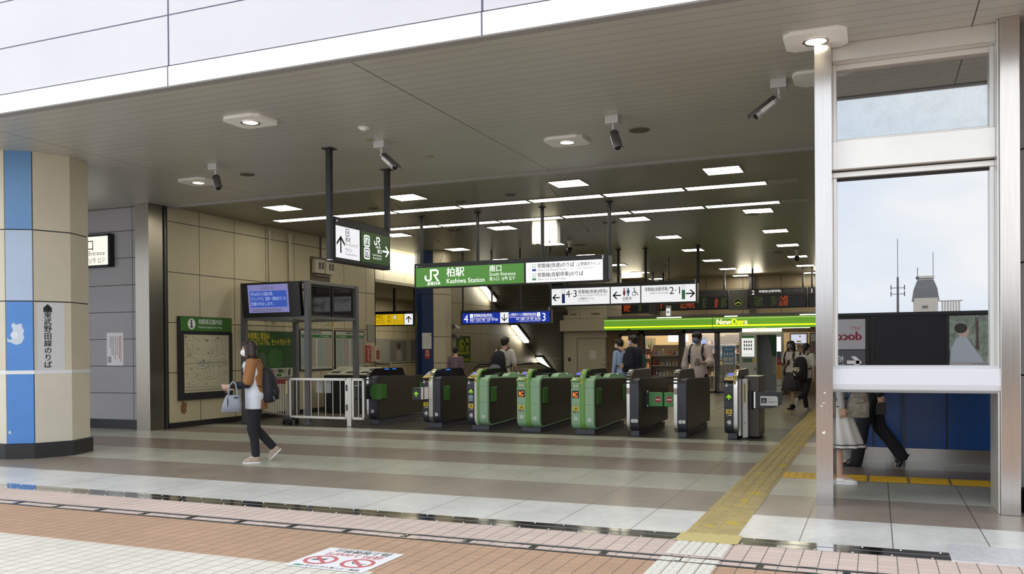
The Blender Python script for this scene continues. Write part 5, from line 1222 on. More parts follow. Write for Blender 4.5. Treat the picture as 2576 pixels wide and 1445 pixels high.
# ================================================================ TACTILE PAVING
tac = NB('worn_yellow_tactile', .6, 0, .3)
tac.base(tac.mix(tac.math('LESS_THAN', tac.noise(3.3, 6, None, 0, 1, .6), .22), tac.mix(1, (.47, .375, .165), tac.noise(6, 5, None, .85, 1.15), 'MULTIPLY'), (.62, .45, .035)))
def tactile_bar(i, y0, y1, x0=-1.38, x1=-.98):
    mb = MB(); mb.box(x0 + .004, x1 - .004, y0 + .004, y1 - .004, 0, .004, tac.m)
    for k in range(4):
        c_ = x0 + .05 + k * .10; mb.prism([(c_ - .022, .004), (c_ - .014, .009), (c_ + .014, .009), (c_ + .022, .004)], 'Y', y0 + .01, y1 - .01, tac.m)
    return mb
ys = [6.72 + .40 * i for i in range(50)]
for i, y in enumerate(ys):
    tag(tactile_bar(i, y, y + .40).build('tactile_paving'), 'worn yellow guiding block, one of the line running from the threshold into the station', 'tactile block', 'yellow guiding blocks running inwards')
tb = mat('bright_yellow_tactile', (.78, .48, .012), .5)
for i in range(7):
    x = -.88 + i * .40 if i else -.98; x1 = -.88 + (i + 1) * .40 - .02
    mb = MB(); mb.box(x, x1, 10.05, 10.48, 0, .004, tb)
    if i == 0:
        for k in range(6): mb.box(x + .02 + k * .08, x + .055 + k * .08, 10.07, 10.46, .004, .008, tb)
    else:
        for k in range(5): mb.box(x + .01, x1 - .01, 10.08 + k * .08, 10.115 + k * .08, .004, .009, tb)
    tag(mb.build('tactile_paving'), 'bright yellow ribbed block in the branch passing behind the steel post', 'tactile block', 'bright yellow blocks branching right')
tw = mat('white_tactile_block', (.76, .74, .66), .6, noise=.08, nscale=30)
for iy in range(4):
    for ix in range(4):
        y0 = 6.36 - iy * .44 - .10 if iy else 6.02; x = -1.375 + ix * .10
        ya, yb = ((6.02, 6.44), (5.80, 5.93), (5.36, 5.78), (4.92, 5.34))[iy]
        mb = MB(); mb.box(x + .003, x + .097, ya, yb, -.001, .003, tw)
        nn = max(1, int((yb - ya) / .1))
        for k in range(nn):
            yy = ya + .02 + k * .105
            for dx in (.012, .055): mb.box(x + dx, x + dx + .032, yy, yy + .07, .003, .008, tw)
        tag(mb.build('tactile_paving', None, .003), 'white tactile block of the strip crossing the plaza tiles', 'tactile block', 'white tactile blocks on the plaza')
mb = MB(); mb.box(-1.40, -.94, 6.44, 6.75, .0045, .0065, mat('tape_yellow', (.60, .50, .20), .5)); tag(mb.build('yellow_tape'), 'yellow tape over the threshold joining the tactile strips', 'tape')

# no smoking sticker on the plaza
t = thing('pavement_sticker', 'white no-smoking sticker with two red prohibition circles on the plaza tiles', 'sticker', (-3.37, 5.05, 0))
P = Pl((-3.055, 5.325, 0), (-1, 0, 0), (0, -1, 0))
mb = MB(); mb.rrect(P, 0, .615, 0, .555, .02, .0012, mat('sticker_white', (.86, .86, .86), .5)); mb.build('sheet', t)
SR = mat('sticker_red', (.62, .16, .17), .5); mb = MB()
for x in (.165, .46):
    mb.ring(P, x, .345, .092, .12, .002, SR); mb.stroke(P, [(x - .075, .345 + .075), (x + .075, .345 - .075)], .028, .0026, SR)
mb.stroke(P, [(.10, .35), (.20, .36)], .012, .0018, BLACK); mb.poly(P, [(.42, .30), (.52, .33), (.53, .37), (.43, .35)], .0018, mat('hand_grey', (.12, .12, .16), .6)); mb.stroke(P, [(.18, .31), (.2, .30), (.22, .32), (.2, .35)], .008, .0018, BLACK)
mb.text(P, '路上喫煙禁止', .30, .045, .055, BLACK, .002, 'C', bold=.5, wmax=.5); mb.text(P, '過料 2,000円', .30, .13, .07, SR, .002, 'C', bold=1, wmax=.45); mb.text(P, '喫煙・ポイ捨てはできません', .30, .49, .035, BLACK, .002, 'C', wmax=.5); mb.text(P, '条例により禁止されています', .30, .01, .025, GRP, .002, 'C', wmax=.5)
mb.rect(P, .50, .56, .50, .53, .002, GREENP); mb.build('lettering', t)
mb = MB(); mb.rect(Pl((-7.9, 5.0, -.0005), (1, 0, 0), (0, 1, 0)), 0, .12, .12, .30, .002, MATS['sticker_white']); tag(mb.build('pavement_sticker'), 'corner of a white sticker at the left edge of the plaza', 'sticker')
# ================================================================ SHOP
WOOD = NB('brown_wood_planks', .55, 0, .3)
wj = WOOD.line(WOOD.X, .16, 0, .008)
WOOD.base(WOOD.mix(WOOD.mul(wj, .7), WOOD.mix(1, (.20, .135, .075), WOOD.noise(3, 8, (9, 1, .6), .7, 1.35), 'MULTIPLY'), (.04, .03, .02)))
WOODM = WOOD.m
SF = 28.7
mb = MB()
mb.box(-8.5, -.62, SF, SF + .12, 2.08, 2.5, WOODM)
for a, b in ((-8.5, -8.05), (-7.38, -7.22), (-5.98, -5.90), (-3.93, -2.75), (-1.78, -.62)): mb.box(a, b, SF, SF + .12, 0, 2.08, WOODM)
for a, b, z in ((-8.05, -7.38, .75), (-7.22, -5.98, .30)): mb.box(a, b, SF, SF + .12, 0, z, WOODM)
mb.box(-8.05, -5.98, SF, SF + .12, 1.97, 2.08, WOODM); mb.box(-2.75, -1.78, SF, SF + .12, 0, .9, WOODM); mb.box(-2.75, -1.78, SF, SF + .12, 1.95, 2.08, WOODM)
struct(mb, 'wall_shop', 'brown wood clad front of the convenience shop')
mb = MB(); mb.box(-8.5, -.62, SF + .12, 32.2, 2.50, 2.58, GREYM); struct(mb, 'ceiling_shop')
mb = MB(); mb.box(-8.5, -.62, 32.0, 32.2, 0, 2.5, mat('shop_inner_wall', (.62, .48, .30), .6)); mb.box(-8.5, -8.4, SF + .12, 32, 0, 2.5, MATS['shop_inner_wall']); struct(mb, 'wall_shop_inner')
for a, b, z0, z1, nm in ((-8.05, -7.38, .75, 1.97, 2), (-7.22, -5.98, .30, 1.97, 3)):
    mb = MB()
    for q in ((a, a + .06, z0, z1), (b - .06, b, z0, z1), (a, b, z0, z0 + .05), (a, b, z1 - .07, z1)): mb.box(q[0], q[1], SF - .03, SF + .06, q[2], q[3], BLKSAT)
    o = struct(mb, 'window_%d' % nm, 'black framed shop window')
# sliding glass doors
t = MB()
for q in ((-5.90, -5.82, 0, 2.08), (-4.86, -4.80, 0, 2.0), (-4.78, -4.70, 0, 2.0), (-3.99, -3.93, 0, 2.08), (-5.9, -3.93, 1.96, 2.08), (-5.9, -3.93, 0, .08)): t.box(q[0], q[1], SF - .04, SF + .06, q[2], q[3], BLKSAT)
D2 = struct(t, 'door_2', 'black framed sliding glass doors of the shop')
cg = bpy.data.materials.new('clear_glass'); cg.use_nodes = True
n = cg.node_tree.nodes; l = cg.node_tree.links; n.clear(); out = n.new('ShaderNodeOutputMaterial'); mxs = n.new('ShaderNodeMixShader'); gl = n.new('ShaderNodeBsdfGlossy'); tr = n.new('ShaderNodeBsdfTransparent'); gl.inputs['Roughness'].default_value = .02; mxs.inputs[0].default_value = .08; l.new(tr.outputs[0], mxs.inputs[1]); l.new(gl.outputs[0], mxs.inputs[2]); l.new(mxs.outputs[0], out.inputs[0])
mb = MB(); mb.box(-5.82, -4.86, SF, SF + .01, .08, 1.96, cg); mb.box(-4.70, -3.99, SF, SF + .01, .08, 1.96, cg); mb.build('pane', D2)
PBLU = mat('poster_cobalt', (.10, .26, .50), .5); mb = MB(); P = front(-4.62, SF - .005, .9)
mb.slab(P, .0, .40, 0, .62, 0, .005, PBLU); mb.rect(P, .03, .18, .15, .28, .007, IVORY); mb.rect(P, .2, .36, .15, .28, .007, IVORY); mb.rect(P, .03, .36, .03, .12, .007, IVORY)
for i in range(4): mb.rect(P, .06 + i * .08, .1 + i * .08, .33, .42, .007, WHITE)
mb.text(P, '営業時間', .2, .5, .05, WHITE, .007, 'C'); tag(mb.build('door_poster'), 'blue poster stuck inside the shop glass door', 'poster')
for x, cc, lab in ((-4.30, mat('poster_crimson', (.42, .03, .06), .5), 'small red flyer low on the shop door glass'), (-4.02, mat('poster_lemon', (.55, .50, .08), .5), 'small yellow flyer low on the shop door glass')):
    mb = MB(); P = front(x, SF - .015, .70); mb.slab(P, 0, .26, 0, .14, 0, .006, cc); mb.rect(P, .03, .22, .03, .06, .008, IVORY); tag(mb.build('door_flyer'), lab, 'flyer')
mb = MB(); mb.box(-4.7, -3.99, SF - .02, SF - .012, .56, .66, mat('door_green_band', (.06, .28, .04), .5)); mb.build('band', D2)
# shop lighting
t = thing('shop_light_panel', 'bright white light panel in the shop behind the left window', 'light panel', (-6.4, 30.5, 1.75))
mb = MB(); mb.box(-6.72, -6.05, 30.2, 30.25, 1.72, 1.92, emit('shop_panel_white', (1, .97, .88), 3.5)); mb.build('face', t)
mb = MB(); mb.box(-6.74, -6.03, 30.25, 30.32, 1.70, 1.94, FIXW); mb.box(-6.6, -6.56, 30.27, 30.31, 1.94, 2.5, FIXW); mb.box(-6.2, -6.16, 30.27, 30.31, 1.94, 2.5, FIXW); mb.build('housing', t)
mb = MB(); mb.box(-8.2, -3.2, 29.6, 29.9, 2.46, 2.505, emit('shop_tube', (1, .90, .66), 14)); mb.box(-8.2, -3.2, 31.1, 31.3, 2.46, 2.505, MATS['shop_tube']); mb.box(-2.7, -1.0, 29.6, 29.9, 2.46, 2.505, MATS['shop_tube'])
tag(mb.build('shop_ceiling_light'), 'warm light strips on the shop ceiling', 'ceiling light')
# shelves with goods
cols_g = [(.45, .12, .06), (.55, .42, .08), (.12, .25, .10), (.50, .45, .35), (.15, .12, .25), (.45, .25, .12), (.30, .08, .10), (.55, .52, .46)]
GM = [mat('goods_colour_%d' % i, c_, .45) for i, c_ in enumerate(cols_g)]
def shelf(x0, x1, y, zs_, lab, gk):
    t = thing('shop_shelf', lab, 'shelf', ((x0 + x1) / 2, y, 0)); mb = MB(); mb.box(x0, x1, y + .32, y + .36, 0, zs_[-1] + .35, mat('shelf_back', (.35, .30, .22), .5)); mb.box(x0, x0 + .03, y, y + .34, 0, zs_[-1] + .35, MATS['shelf_back']); mb.box(x1 - .03, x1, y, y + .34, 0, zs_[-1] + .35, MATS['shelf_back']); mb.build('shelf_case', t)
    for z in zs_:
        mb = MB(); mb.box(x0 + .03, x1 - .03, y - .02, y + .32, z - .025, z, IVORY); mb.build('shelf_board', t)
        x = x0 + .05
        while x < x1 - .14:
            w_ = random.uniform(.08, .13); h_ = random.uniform(.10, .24); mb = MB(); k = random.choice(GM)
            if random.random() < .4:
                mb.cyl((x + w_ / 2, y + .1, z), (x + w_ / 2, y + .1, z + h_ * .75), w_ * .36, k, 10); mb.cyl((x + w_ / 2, y + .1, z + h_ * .75), (x + w_ / 2, y + .1, z + h_), w_ * .36, k, 10, w_ * .14)
            else:
                mb.box(x, x + w_ * .9, y + .03, y + .2, z, z + h_ * .85, k); mb.box(x + .01, x + w_ * .8, y + .028, y + .03, z + h_ * .2, z + h_ * .5, IVORY)
            o = single(mb, 'packaged_goods', 'small packaged item on the shop shelves', 'goods', (x, y + .05, z), 'packaged goods on the shop shelves'); x += w_ + .015
shelf(-7.1, -6.05, 29.1, (.55, .90, 1.24), 'shop shelf with snacks behind the left window', 0)
shelf(-8.2, -7.3, 30.4, (.8, 1.15, 1.5), 'tall shelf deeper in the shop behind the two men', 0)
shelf(-5.7, -4.9, 31.2, (.5, .9, 1.3, 1.6), 'orange lit shelf at the back of the shop behind the man with a phone', 0)
shelf(-4.85, -3.6, 30.9, (.5, .9, 1.3, 1.6), 'shelf behind the right glass door of the shop', 0)
t = thing('shop_screen', 'small bluish screen hanging inside the shop behind the glass door', 'screen', (-5.4, 29.4, 1.7)); mb = MB(); mb.box(-5.74, -5.25, 29.4, 29.44, 1.50, 1.80, FIXW); mb.box(-5.5, -5.47, 29.41, 29.43, 1.8, 2.5, FIXW); mb.build('casing', t); mb = MB(); mb.box(-5.72, -5.27, 29.395, 29.4, 1.52, 1.78, emit('screen_pale_blue', (.30, .40, .75), .9)); mb.build('screen', t)
mb = MB(); mb.box(-4.9, -3.7, 29.8, 29.84, 1.62, 1.86, mat('shop_banner_tan', (.65, .50, .28), .6)); mb.box(-4.8, -4.77, 29.8, 29.83, 1.86, 2.5, FIXW); mb.box(-3.8, -3.77, 29.8, 29.83, 1.86, 2.5, FIXW); tag(mb.build('shop_banner'), 'tan banner hanging inside the shop above the right glass door', 'banner')
# shop sign fascia
t = thing('shop_sign', 'long green backlit shop sign reading NewDays with a yellow stripe', 'shop sign', (-4.6, 28.5, 2.08))
SG = emit('shop_sign_green', (.135, .34, .025), .85); SY_ = emit('shop_sign_yellow', (.80, .90, .02), 1.1); SW = emit('shop_sign_pale', (.75, .80, .45), .9)
mb = MB(); mb.box(-8.50, -.64, 28.38, 28.70, 2.09, 2.47, mat('shop_sign_edge', (.10, .14, .06), .5)); mb.build('housing', t)
P = front(-8.50, 28.379, 2.09); mb = MB(); mb.rect(P, 0, 7.86, .01, .37, .001, SG); mb.rect(P, 0, 7.86, .075, .125, .002, SY_); mb.rect(P, 0, 7.86, .325, .337, .002, SW)
for x in (3.62,): mb.rect(P, x, x + .015, .01, .37, .003, DARKM)
mb.build('lit_face', t)
mb = MB(); mb.runs(P, 3.76, .135, .175, [('New', emit('sign_cream', (.90, .86, .55), 1.0)), ('Day', SY_), ('s', MATS['sign_cream'])], .02, bold=2.6, gap=.022); mb.build('lettering', t)
for a, b in ((-6.7, -5.9), (-4.5, -4.1), (-2.2, -.7)):
    mb = MB(); mb.box(a, b, 28.42, 28.50, 2.47, 2.50, emit('sign_top_tube', (1, .95, .75), 3)); o = mb.build('sign_tube', t)
for a, b in ((-3.6, -3.2), (-2.8, -1.9)):
    mb = MB(); mb.box(a, b, 28.42, 28.46, 2.075, 2.09, MATS['sign_top_tube']); mb.build('sign_tube', t)
mb = MB(); mb.box(-10.09, -8.5, 28.40, 28.70, 2.09, 2.47, mat('cream_fascia', (.62, .56, .43), .5)); struct(mb, 'trim_10', 'cream fascia continuing the line of the shop sign')
mb = MB(); pts = [Vector((-7.92, 28.3, 1.75)), Vector((-7.88, 28.25, 1.90)), Vector((-7.78, 28.2, 2.02)), Vector((-7.66, 28.2, 2.09))]; mb.tube(pts, .022, BLKPL, 8); mb.tube([pts[-1], Vector((-7.6, 28.38, 2.12))], .02, BLKPL, 8); tag(mb.build('hanging_cable'), 'curved black cable arm hanging below the left end of the shop sign', 'cable')
# wall screen + posters right of the booth
t = thing('shop_wall_screen', 'lit white wall screen above the schoolgirls', 'screen', (-2.2, 28.66, 1.6)); mb = MB(); mb.box(-2.52, -1.98, 28.62, 28.70, 1.56, 1.92, GREYM); mb.build('casing', t); mb = MB(); mb.box(-2.48, -2.02, 28.615, 28.62, 1.60, 1.88, emit('screen_white', (.62, .64, .78), .9)); mb.build('screen', t)
P = front(-2.48, 28.614, 1.60); mb = MB(); mb.poly(P, [(.24, .20), (.30, .20), (.27, .25)], .001, BLACK); mb.rrect(P, .17, .30, .03, .08, .01, .001, YELW); mb.build('picture', t)
mb = MB(); P = front(-2.30, 28.69, .95); mb.slab(P, 0, .34, 0, .60, 0, .01, mat('poster_muted_teal', (.20, .24, .22), .5)); mb.disc(P, .14, .42, .14, .012, mat('poster_skin', (.50, .34, .24), .6), 24); mb.disc(P, .22, .46, .12, .011, GRP, 20); tag(mb.build('wall_poster'), 'poster with a face on the wood wall behind the schoolgirls', 'poster')
mb = MB(); P = front(-1.93, 28.68, .80); mb.slab(P, 0, .20, 0, 1.12, 0, .02, BLKSAT); mb.rect(P, .03, .17, .85, 1.08, .022, mat('pale_glass', (.45, .44, .40), .3)); mb.rect(P, .03, .17, .3, .83, .022, mat('dim_pink', (.22, .12, .10), .5)); tag(mb.build('wall_poster'), 'narrow black framed poster at the right of the wall screen', 'poster')
# photo booth
t = thing('photo_booth', 'white ID photo booth with a grey curtain in front of the shop', 'photo booth', (-3.3, 28.2, 0))
BW_ = mat('booth_white', (.62, .63, .58), .45); mb = MB(); by = 27.75
mb.box(-3.95, -3.42, by, by + .80, .02, 1.97, BW_); mb.box(-2.84, -2.68, by, by + .80, .02, 1.97, BW_); mb.box(-3.42, -2.84, by, by + .80, 1.86, 1.97, BW_); mb.box(-3.42, -2.84, by + .60, by + .80, .1, 1.86, mat('booth_inner_grey', (.32, .33, .33), .6)); mb.box(-3.42, -2.84, by, by + .8, .02, .10, BW_); mb.build('cabinet', t, .01)
mb = MB(); mb.box(-3.85, -2.68, by - .04, by + .1, 1.97, 2.07, emit('booth_top_light', (1, .97, .66), 1.6)); P = front(-3.8, by - .041, 1.99); mb.text(P, '証明写真', .35, .015, .055, YELW, .002, bold=1); mb.build('top_sign', t)
mb = MB(); P = front(-3.42, by + .59, .1); mb.rect(P, .0, .58, 0, 1.76, .0, mat('booth_panel_grey', (.28, .30, .31), .5)); mb.rect(P, .16, .36, 1.2, 1.21, .003, GRP); mb.rect(P, .16, .36, 1.15, 1.16, .003, GRP); mb.rect(P, .14, .38, .85, .86, .003, GRP); mb.build('back_panel', t)
mb = MB(); CU, CU2 = mat('curtain_green', (.04, .14, .07), .8), mat('curtain_grey', (.34, .36, .33), .8)
c0 = [(-3.06, 1.86), (-2.98, 1.84), (-2.92, 1.86), (-2.86, 1.85)]; c1_ = [(-2.95, 1.2), (-2.90, 1.2), (-2.87, 1.2), (-2.845, 1.2)]; c2_ = [(-2.97, .66), (-2.92, .65), (-2.84, .66), (-2.78, .69)]
for k in range(3):
    yy = lambda j: by + .03 + .05 * (j % 2)
    mb.add([(c0[k][0], yy(k), c0[k][1]), (c0[k + 1][0], yy(k + 1), c0[k + 1][1]), (c1_[k + 1][0], yy(k + 1), 1.2), (c1_[k][0], yy(k), 1.2)], [(3, 2, 1, 0)], CU)
    mb.add([(c1_[k][0], yy(k), 1.2), (c1_[k + 1][0], yy(k + 1), 1.2), (c2_[k + 1][0], yy(k + 1) - .06, c2_[k + 1][1]), (c2_[k][0], yy(k) - .06, c2_[k][1])], [(3, 2, 1, 0)], CU2)
o = mb.build('curtain', t); s_ = o.modifiers.new('thickness', 'SOLIDIFY'); s_.thickness = .012
P = front(-3.95, by - .001, 0); mb = MB(); mb.rect(P, .08, .46, 1.20, 1.84, .003, emit('booth_lit_poster', (.80, .82, .78), .95)); mb.rect(P, .08, .46, 1.77, 1.84, .004, mat('booth_green', (.10, .38, .08), .5))
for i in range(3):
    for k in range(4): mb.rect(P, .14 + k * .07, .18 + k * .07, 1.62 - i * .11, 1.69 - i * .11, .004, random.choice((GM[0], GM[2], GM[5], GRP)))
for k in range(8): mb.disc(P, .13 + k * .04, 1.27, .01, .004, AEDR, 8)
mb.build('lit_poster', t)
mb = MB(); mb.rect(P, .10, .40, 1.02, 1.15, .003, mat('booth_display_green', (.08, .16, .07), .3)); mb.rect(P, .42, .50, 1.04, 1.14, .003, YELW); mb.rect(P, .0, .53, .58, .62, .003, MATS['booth_green']); mb.rect(P, .46, .49, .75, .85, .003, BLKPL); mb.build('control_panel', t)
P = front(-2.84, by - .001, 0); mb = MB(); mb.rect(P, .02, .14, 1.35, 1.80, .003, emit('booth_white_lamp', (1, 1, 1), 1.4)); mb.rect(P, .02, .14, 1.0, 1.35, .003, mat('booth_navy', (.05, .08, .16), .5)); mb.rect(P, .02, .14, .5, 1.0, .003, mat('booth_orange', (.62, .28, .03), .5)); mb.rect(P, .02, .14, .94, 1.0, .0035, AEDR); mb.rect(P, 0, .16, .30, .315, .003, BLKPL); mb.build('side_posters', t)
# newspaper rack
t = thing('newspaper_rack', 'grey wire newspaper rack beside the shop doors', 'newspaper rack', (-4.35, 27.9, 0)); mb = MB()
for x in (-4.62, -4.08):
    mb.cyl((x, 27.7, 0), (x, 28.1, 1.0), .012, GREYM, 8); mb.cyl((x, 28.2, 0), (x, 28.1, 1.0), .012, GREYM, 8)
for z in (.1, .4, .7): mb.cyl((-4.62, 27.7 + .4 * z, z), (-4.08, 27.7 + .4 * z, z), .01, GREYM, 8)
mb.build('frame', t)
NEWS = mat('newspaper', (.30, .29, .26), .7, noise=.3, nscale=30)
for i in range(3):
    for k in range(4):
        x = -4.58 + k * .13; z = .14 + i * .27; y = 27.66 + .4 * z; mb = MB(); mb.add([(x, y, z), (x + .11, y, z), (x + .11, y + .08, z + .24), (x, y + .08, z + .24), (x, y + .05, z), (x + .11, y + .05, z), (x + .11, y + .13, z + .22), (x, y + .13, z + .22)], [(0, 1, 2, 3), (7, 6, 5, 4), (0, 4, 5, 1), (1, 5, 6, 2), (2, 6, 7, 3), (3, 7, 4, 0)], NEWS); single(mb, 'newspaper', 'folded newspaper standing in the grey rack', 'newspaper', (x + .055, y, z), 'newspapers in the rack')

# ================================================================ ESCALATOR
t = thing('escalator', 'escalator top with rounded balustrades going down behind the green gates', 'escalator', (-11.0, 27.5, 0))
BAL = mat('balustrade_beige', (.36, .32, .23), .35); 
for x in (-11.75, -10.55):
    pts = [(24.9, 0), (24.9, .55)] + [(25.35 + .45 * math.cos(R(a)), .60 + .38 * math.sin(R(a))) for a in range(170, 89, -16)] + [(27.6, .98), (28.6, .78), (30.4, 0)]
    mb = MB(); mb.prism(pts, 'X', x - .02, x + .02, BAL); mb.build('balustrade', t)
    mb = MB(); mb.tube([Vector((x, a, b + .02)) for a, b in pts[1:-1]], .035, BLKPL, 8); mb.build('handrail', t)
mb = MB(); mb.box(-11.75, -10.55, 24.6, 27.4, 0, .02, STEEL); mb.build('landing_plate', t)
# curved steel guard rail and lights on the slope
t = thing('landing_guard', 'curved grey guard with a black top rail at the escalator landing', 'guard', (-10.5, 24, 0))
mb = MB(); pts = [(-10.95, 0), (-10.95, .93)] + [(-10.60 + .45 * math.cos(R(a)), .50 + .46 * math.sin(R(a))) for a in (90, 65, 40, 15, 0)] + [(-10.15, 0)]
mb.prism(pts, 'Y', 23.5, 23.55, BAL); mb.build('panel', t); mb = MB(); mb.tube([Vector((a, 23.52, b + .02)) for a, b in pts[1:-1]], .025, BLKPL, 8); mb.build('rail', t)
t = thing('escalator_rail', 'thin chrome rail post beside the escalator', 'rail', (-10.1, 25, 0)); mb = MB(); mb.cyl((-10.45, 25, 0), (-10.45, 25, 1.12), .018, CHROME, 10); mb.tube([(-10.45, 25, 1.08), (-10.1, 25.6, 1.08), (-9.95, 26.4, .9)], .016, CHROME, 8); mb.cyl((-10.45, 25, .85), (-10.1, 25.6, .85), .012, CHROME, 8); mb.ball((-10.45, 25, 1.13), (.03, .03, .03), CHROME); mb.build('rail', t)
for i, (y0, y1) in enumerate(((26.3, 27.45), (29.2, 30.45), (31.75, 33.2))):
    t = thing('slope_light', 'lit tube light on the sloping escalator soffit, ' + ['upper', 'middle', 'lowest'][i] + ' one', 'strip light', (LW + .3, (y0 + y1) / 2, 4.2 - .467 * ((y0 + y1) / 2 - 25.4)), 'tube lights down the escalator')
    zf = lambda y: 4.2 - .467 * (y - 25.4) - .02; x0 = LW + .02; w_ = .30
    for nm, a, b, dz, mm in (('diffuser', .05, w_ - .05, .05, TUBE), ('housing', 0, w_, 0, DARKM)):
        mb = MB(); vs = [(x0 + a, y0, zf(y0) - dz), (x0 + b, y0, zf(y0) - dz), (x0 + b, y1, zf(y1) - dz), (x0 + a, y1, zf(y1) - dz)]; vs += [(p_[0], p_[1], p_[2] - .04) for p_ in vs]
        mb.add(vs, [(0, 1, 2, 3), (7, 6, 5, 4), (0, 4, 5, 1), (1, 5, 6, 2), (2, 6, 7, 3), (3, 7, 4, 0)], mm); mb.build(nm, t)
for z, lab in ((2.15, 'wall camera on the escalator side wall, upper one'), (1.85, 'wall camera on the escalator side wall, lower one')):
    t = thing('wall_camera', lab, 'camera', (LW, 24.6, z)); mb = MB(); mb.box(LW, LW + .05, 24.55, 24.70, z, z + .12, CAMD); mb.cyl((LW + .04, 24.62, z + .06), (LW + .16, 24.62, z + .04), .015, CAMD, 8); mb.build('bracket', t); mb = MB(); mb.cyl((LW + .14, 24.55, z + .08), (LW + .3, 24.5, z - .03), .04, CAMM if z > 2 else CAMD, 12); mb.build('camera_body', t)
t = thing('evacuation_map', 'green and yellow framed map on the escalator side wall', 'wall map', (LW, 25.2, 1.05)); P = E(24.75, 1.0); mb = MB(); mb.slab(P, 0, 1.15, 0, .98, 0, .03, mat('map_frame_pale', (.45, .44, .34), .4)); mb.rect(P, .05, 1.10, .05, .93, .032, mat('map_dark_green', (.06, .10, .02), .3)); mb.build('frame', t); mb = MB()
for (a, b, c_, d_) in ((.1, 1.0, .32, .42), (.25, .6, .45, .8), (.75, .95, .4, .85), (.2, 1.05, .1, .2), (.5, .9, .62, .7)): mb.rect(P, a, b, c_, d_, .034, mat('map_yellow_line', (.30, .32, .02), .4))
mb.build('map', t)

# ================================================================ PEOPLE
SKIN = mat('skin', (.52, .33, .23), .55); SKIND = mat('skin_shaded_brown', (.40, .25, .17), .55)
HAIR = mat('black_hair', (.012, .009, .009), .4); HAIRB = mat('dark_brown_hair', (.030, .017, .015), .4); MASKW = mat('white_mask', (.80, .80, .80), .8); MASKG = mat('grey_mask', (.16, .16, .19), .8)
EYE = mat('eye', (.01, .01, .01), .2); EYEW = mat('eye_white', (.7, .7, .7), .3); LIP = mat('lip', (.42, .17, .14), .5)

def limb(mb, a, b, r0, r1, m_, n=14):
    mb.cyl(a, b, r0, m_, n, r1); mb.ball(a, (r0, r0, r0), m_, n, 8); mb.ball(b, (r1, r1, r1), m_, n, 8)
def organic(mb, name, parent, voxel=.012, smooth=4):
    """fuse overlapping volumes into one continuous surface"""
    ms = list(mb.mats); tmp_root = parent
    o = mb.build(name, parent)
    r = o.modifiers.new('fuse', 'REMESH'); r.mode = 'VOXEL'; r.voxel_size = voxel; r.use_smooth_shade = True
    s_ = o.modifiers.new('smooth', 'SMOOTH'); s_.factor = .6; s_.iterations = smooth
    dg = bpy.context.evaluated_depsgraph_get(); me = bpy.data.meshes.new_from_object(o.evaluated_get(dg))
    o.modifiers.clear(); old = o.data; o.data = me; bpy.data.meshes.remove(old)
    me.materials.clear()
    for m_ in ms[:1]: me.materials.append(m_)
    for p_ in me.polygons: p_.use_smooth = True; p_.material_index = 0
    o.name = name
    return o

def fk(H, P):
    """joint positions, person facing +Y, feet on z=0; x right"""
    J = {}; lean = R(P.get('lean', 3)); hipz = .52 * H
    hip = Vector((0, 0, hipz)); td = Vector((P.get('sway', 0), math.sin(lean), math.cos(lean)))
    J['hip'] = hip; J['waist'] = hip + td * .10 * H; J['chest'] = hip + td * .22 * H; J['shc'] = hip + td * .30 * H; J['neck'] = hip + td * .325 * H
    hl = R(P.get('head', lean * 57)); hd = Vector((0, math.sin(hl), math.cos(hl))); J['headb'] = J['neck'] + hd * .035 * H; J['head'] = J['neck'] + hd * .085 * H + Vector((0, .012 * H, 0)); J['hdir'] = hd
    for s_, k in ((-1, 'l'), (1, 'r')):
        th, kn, ft = P.get('leg_' + k, (0, 0, 0))[:3]; th, kn = R(th), R(kn)
        h_ = hip + Vector((s_ * .052 * H, 0, -.01 * H)); kne = h_ + Vector((0, math.sin(th), -math.cos(th))) * .245 * H; an = kne + Vector((0, math.sin(th - kn), -math.cos(th - kn))) * .235 * H
        J['hip_' + k], J['knee_' + k], J['ank_' + k] = h_, kne, an; J['foot_' + k] = R(ft)
        sh, ab, el, inn = P.get('arm_' + k, (0, 8, 8, 0)); sh, ab, el = R(sh), R(ab), R(el)
        so_ = J['shc'] + Vector((s_ * P.get('shw', .105) * H, 0, -.01 * H)); ud = Vector((s_ * math.sin(ab), math.sin(sh) * math.cos(ab), -math.cos(sh) * math.cos(ab))); e = so_ + ud * .17 * H
        fd = Vector((-s_ * inn, math.sin(sh + el), -math.cos(sh + el))).normalized(); wv = e + fd * .145 * H
        J['sh_' + k], J['elb_' + k], J['wr_' + k], J['fd_' + k] = so_, e, wv, fd
    return J

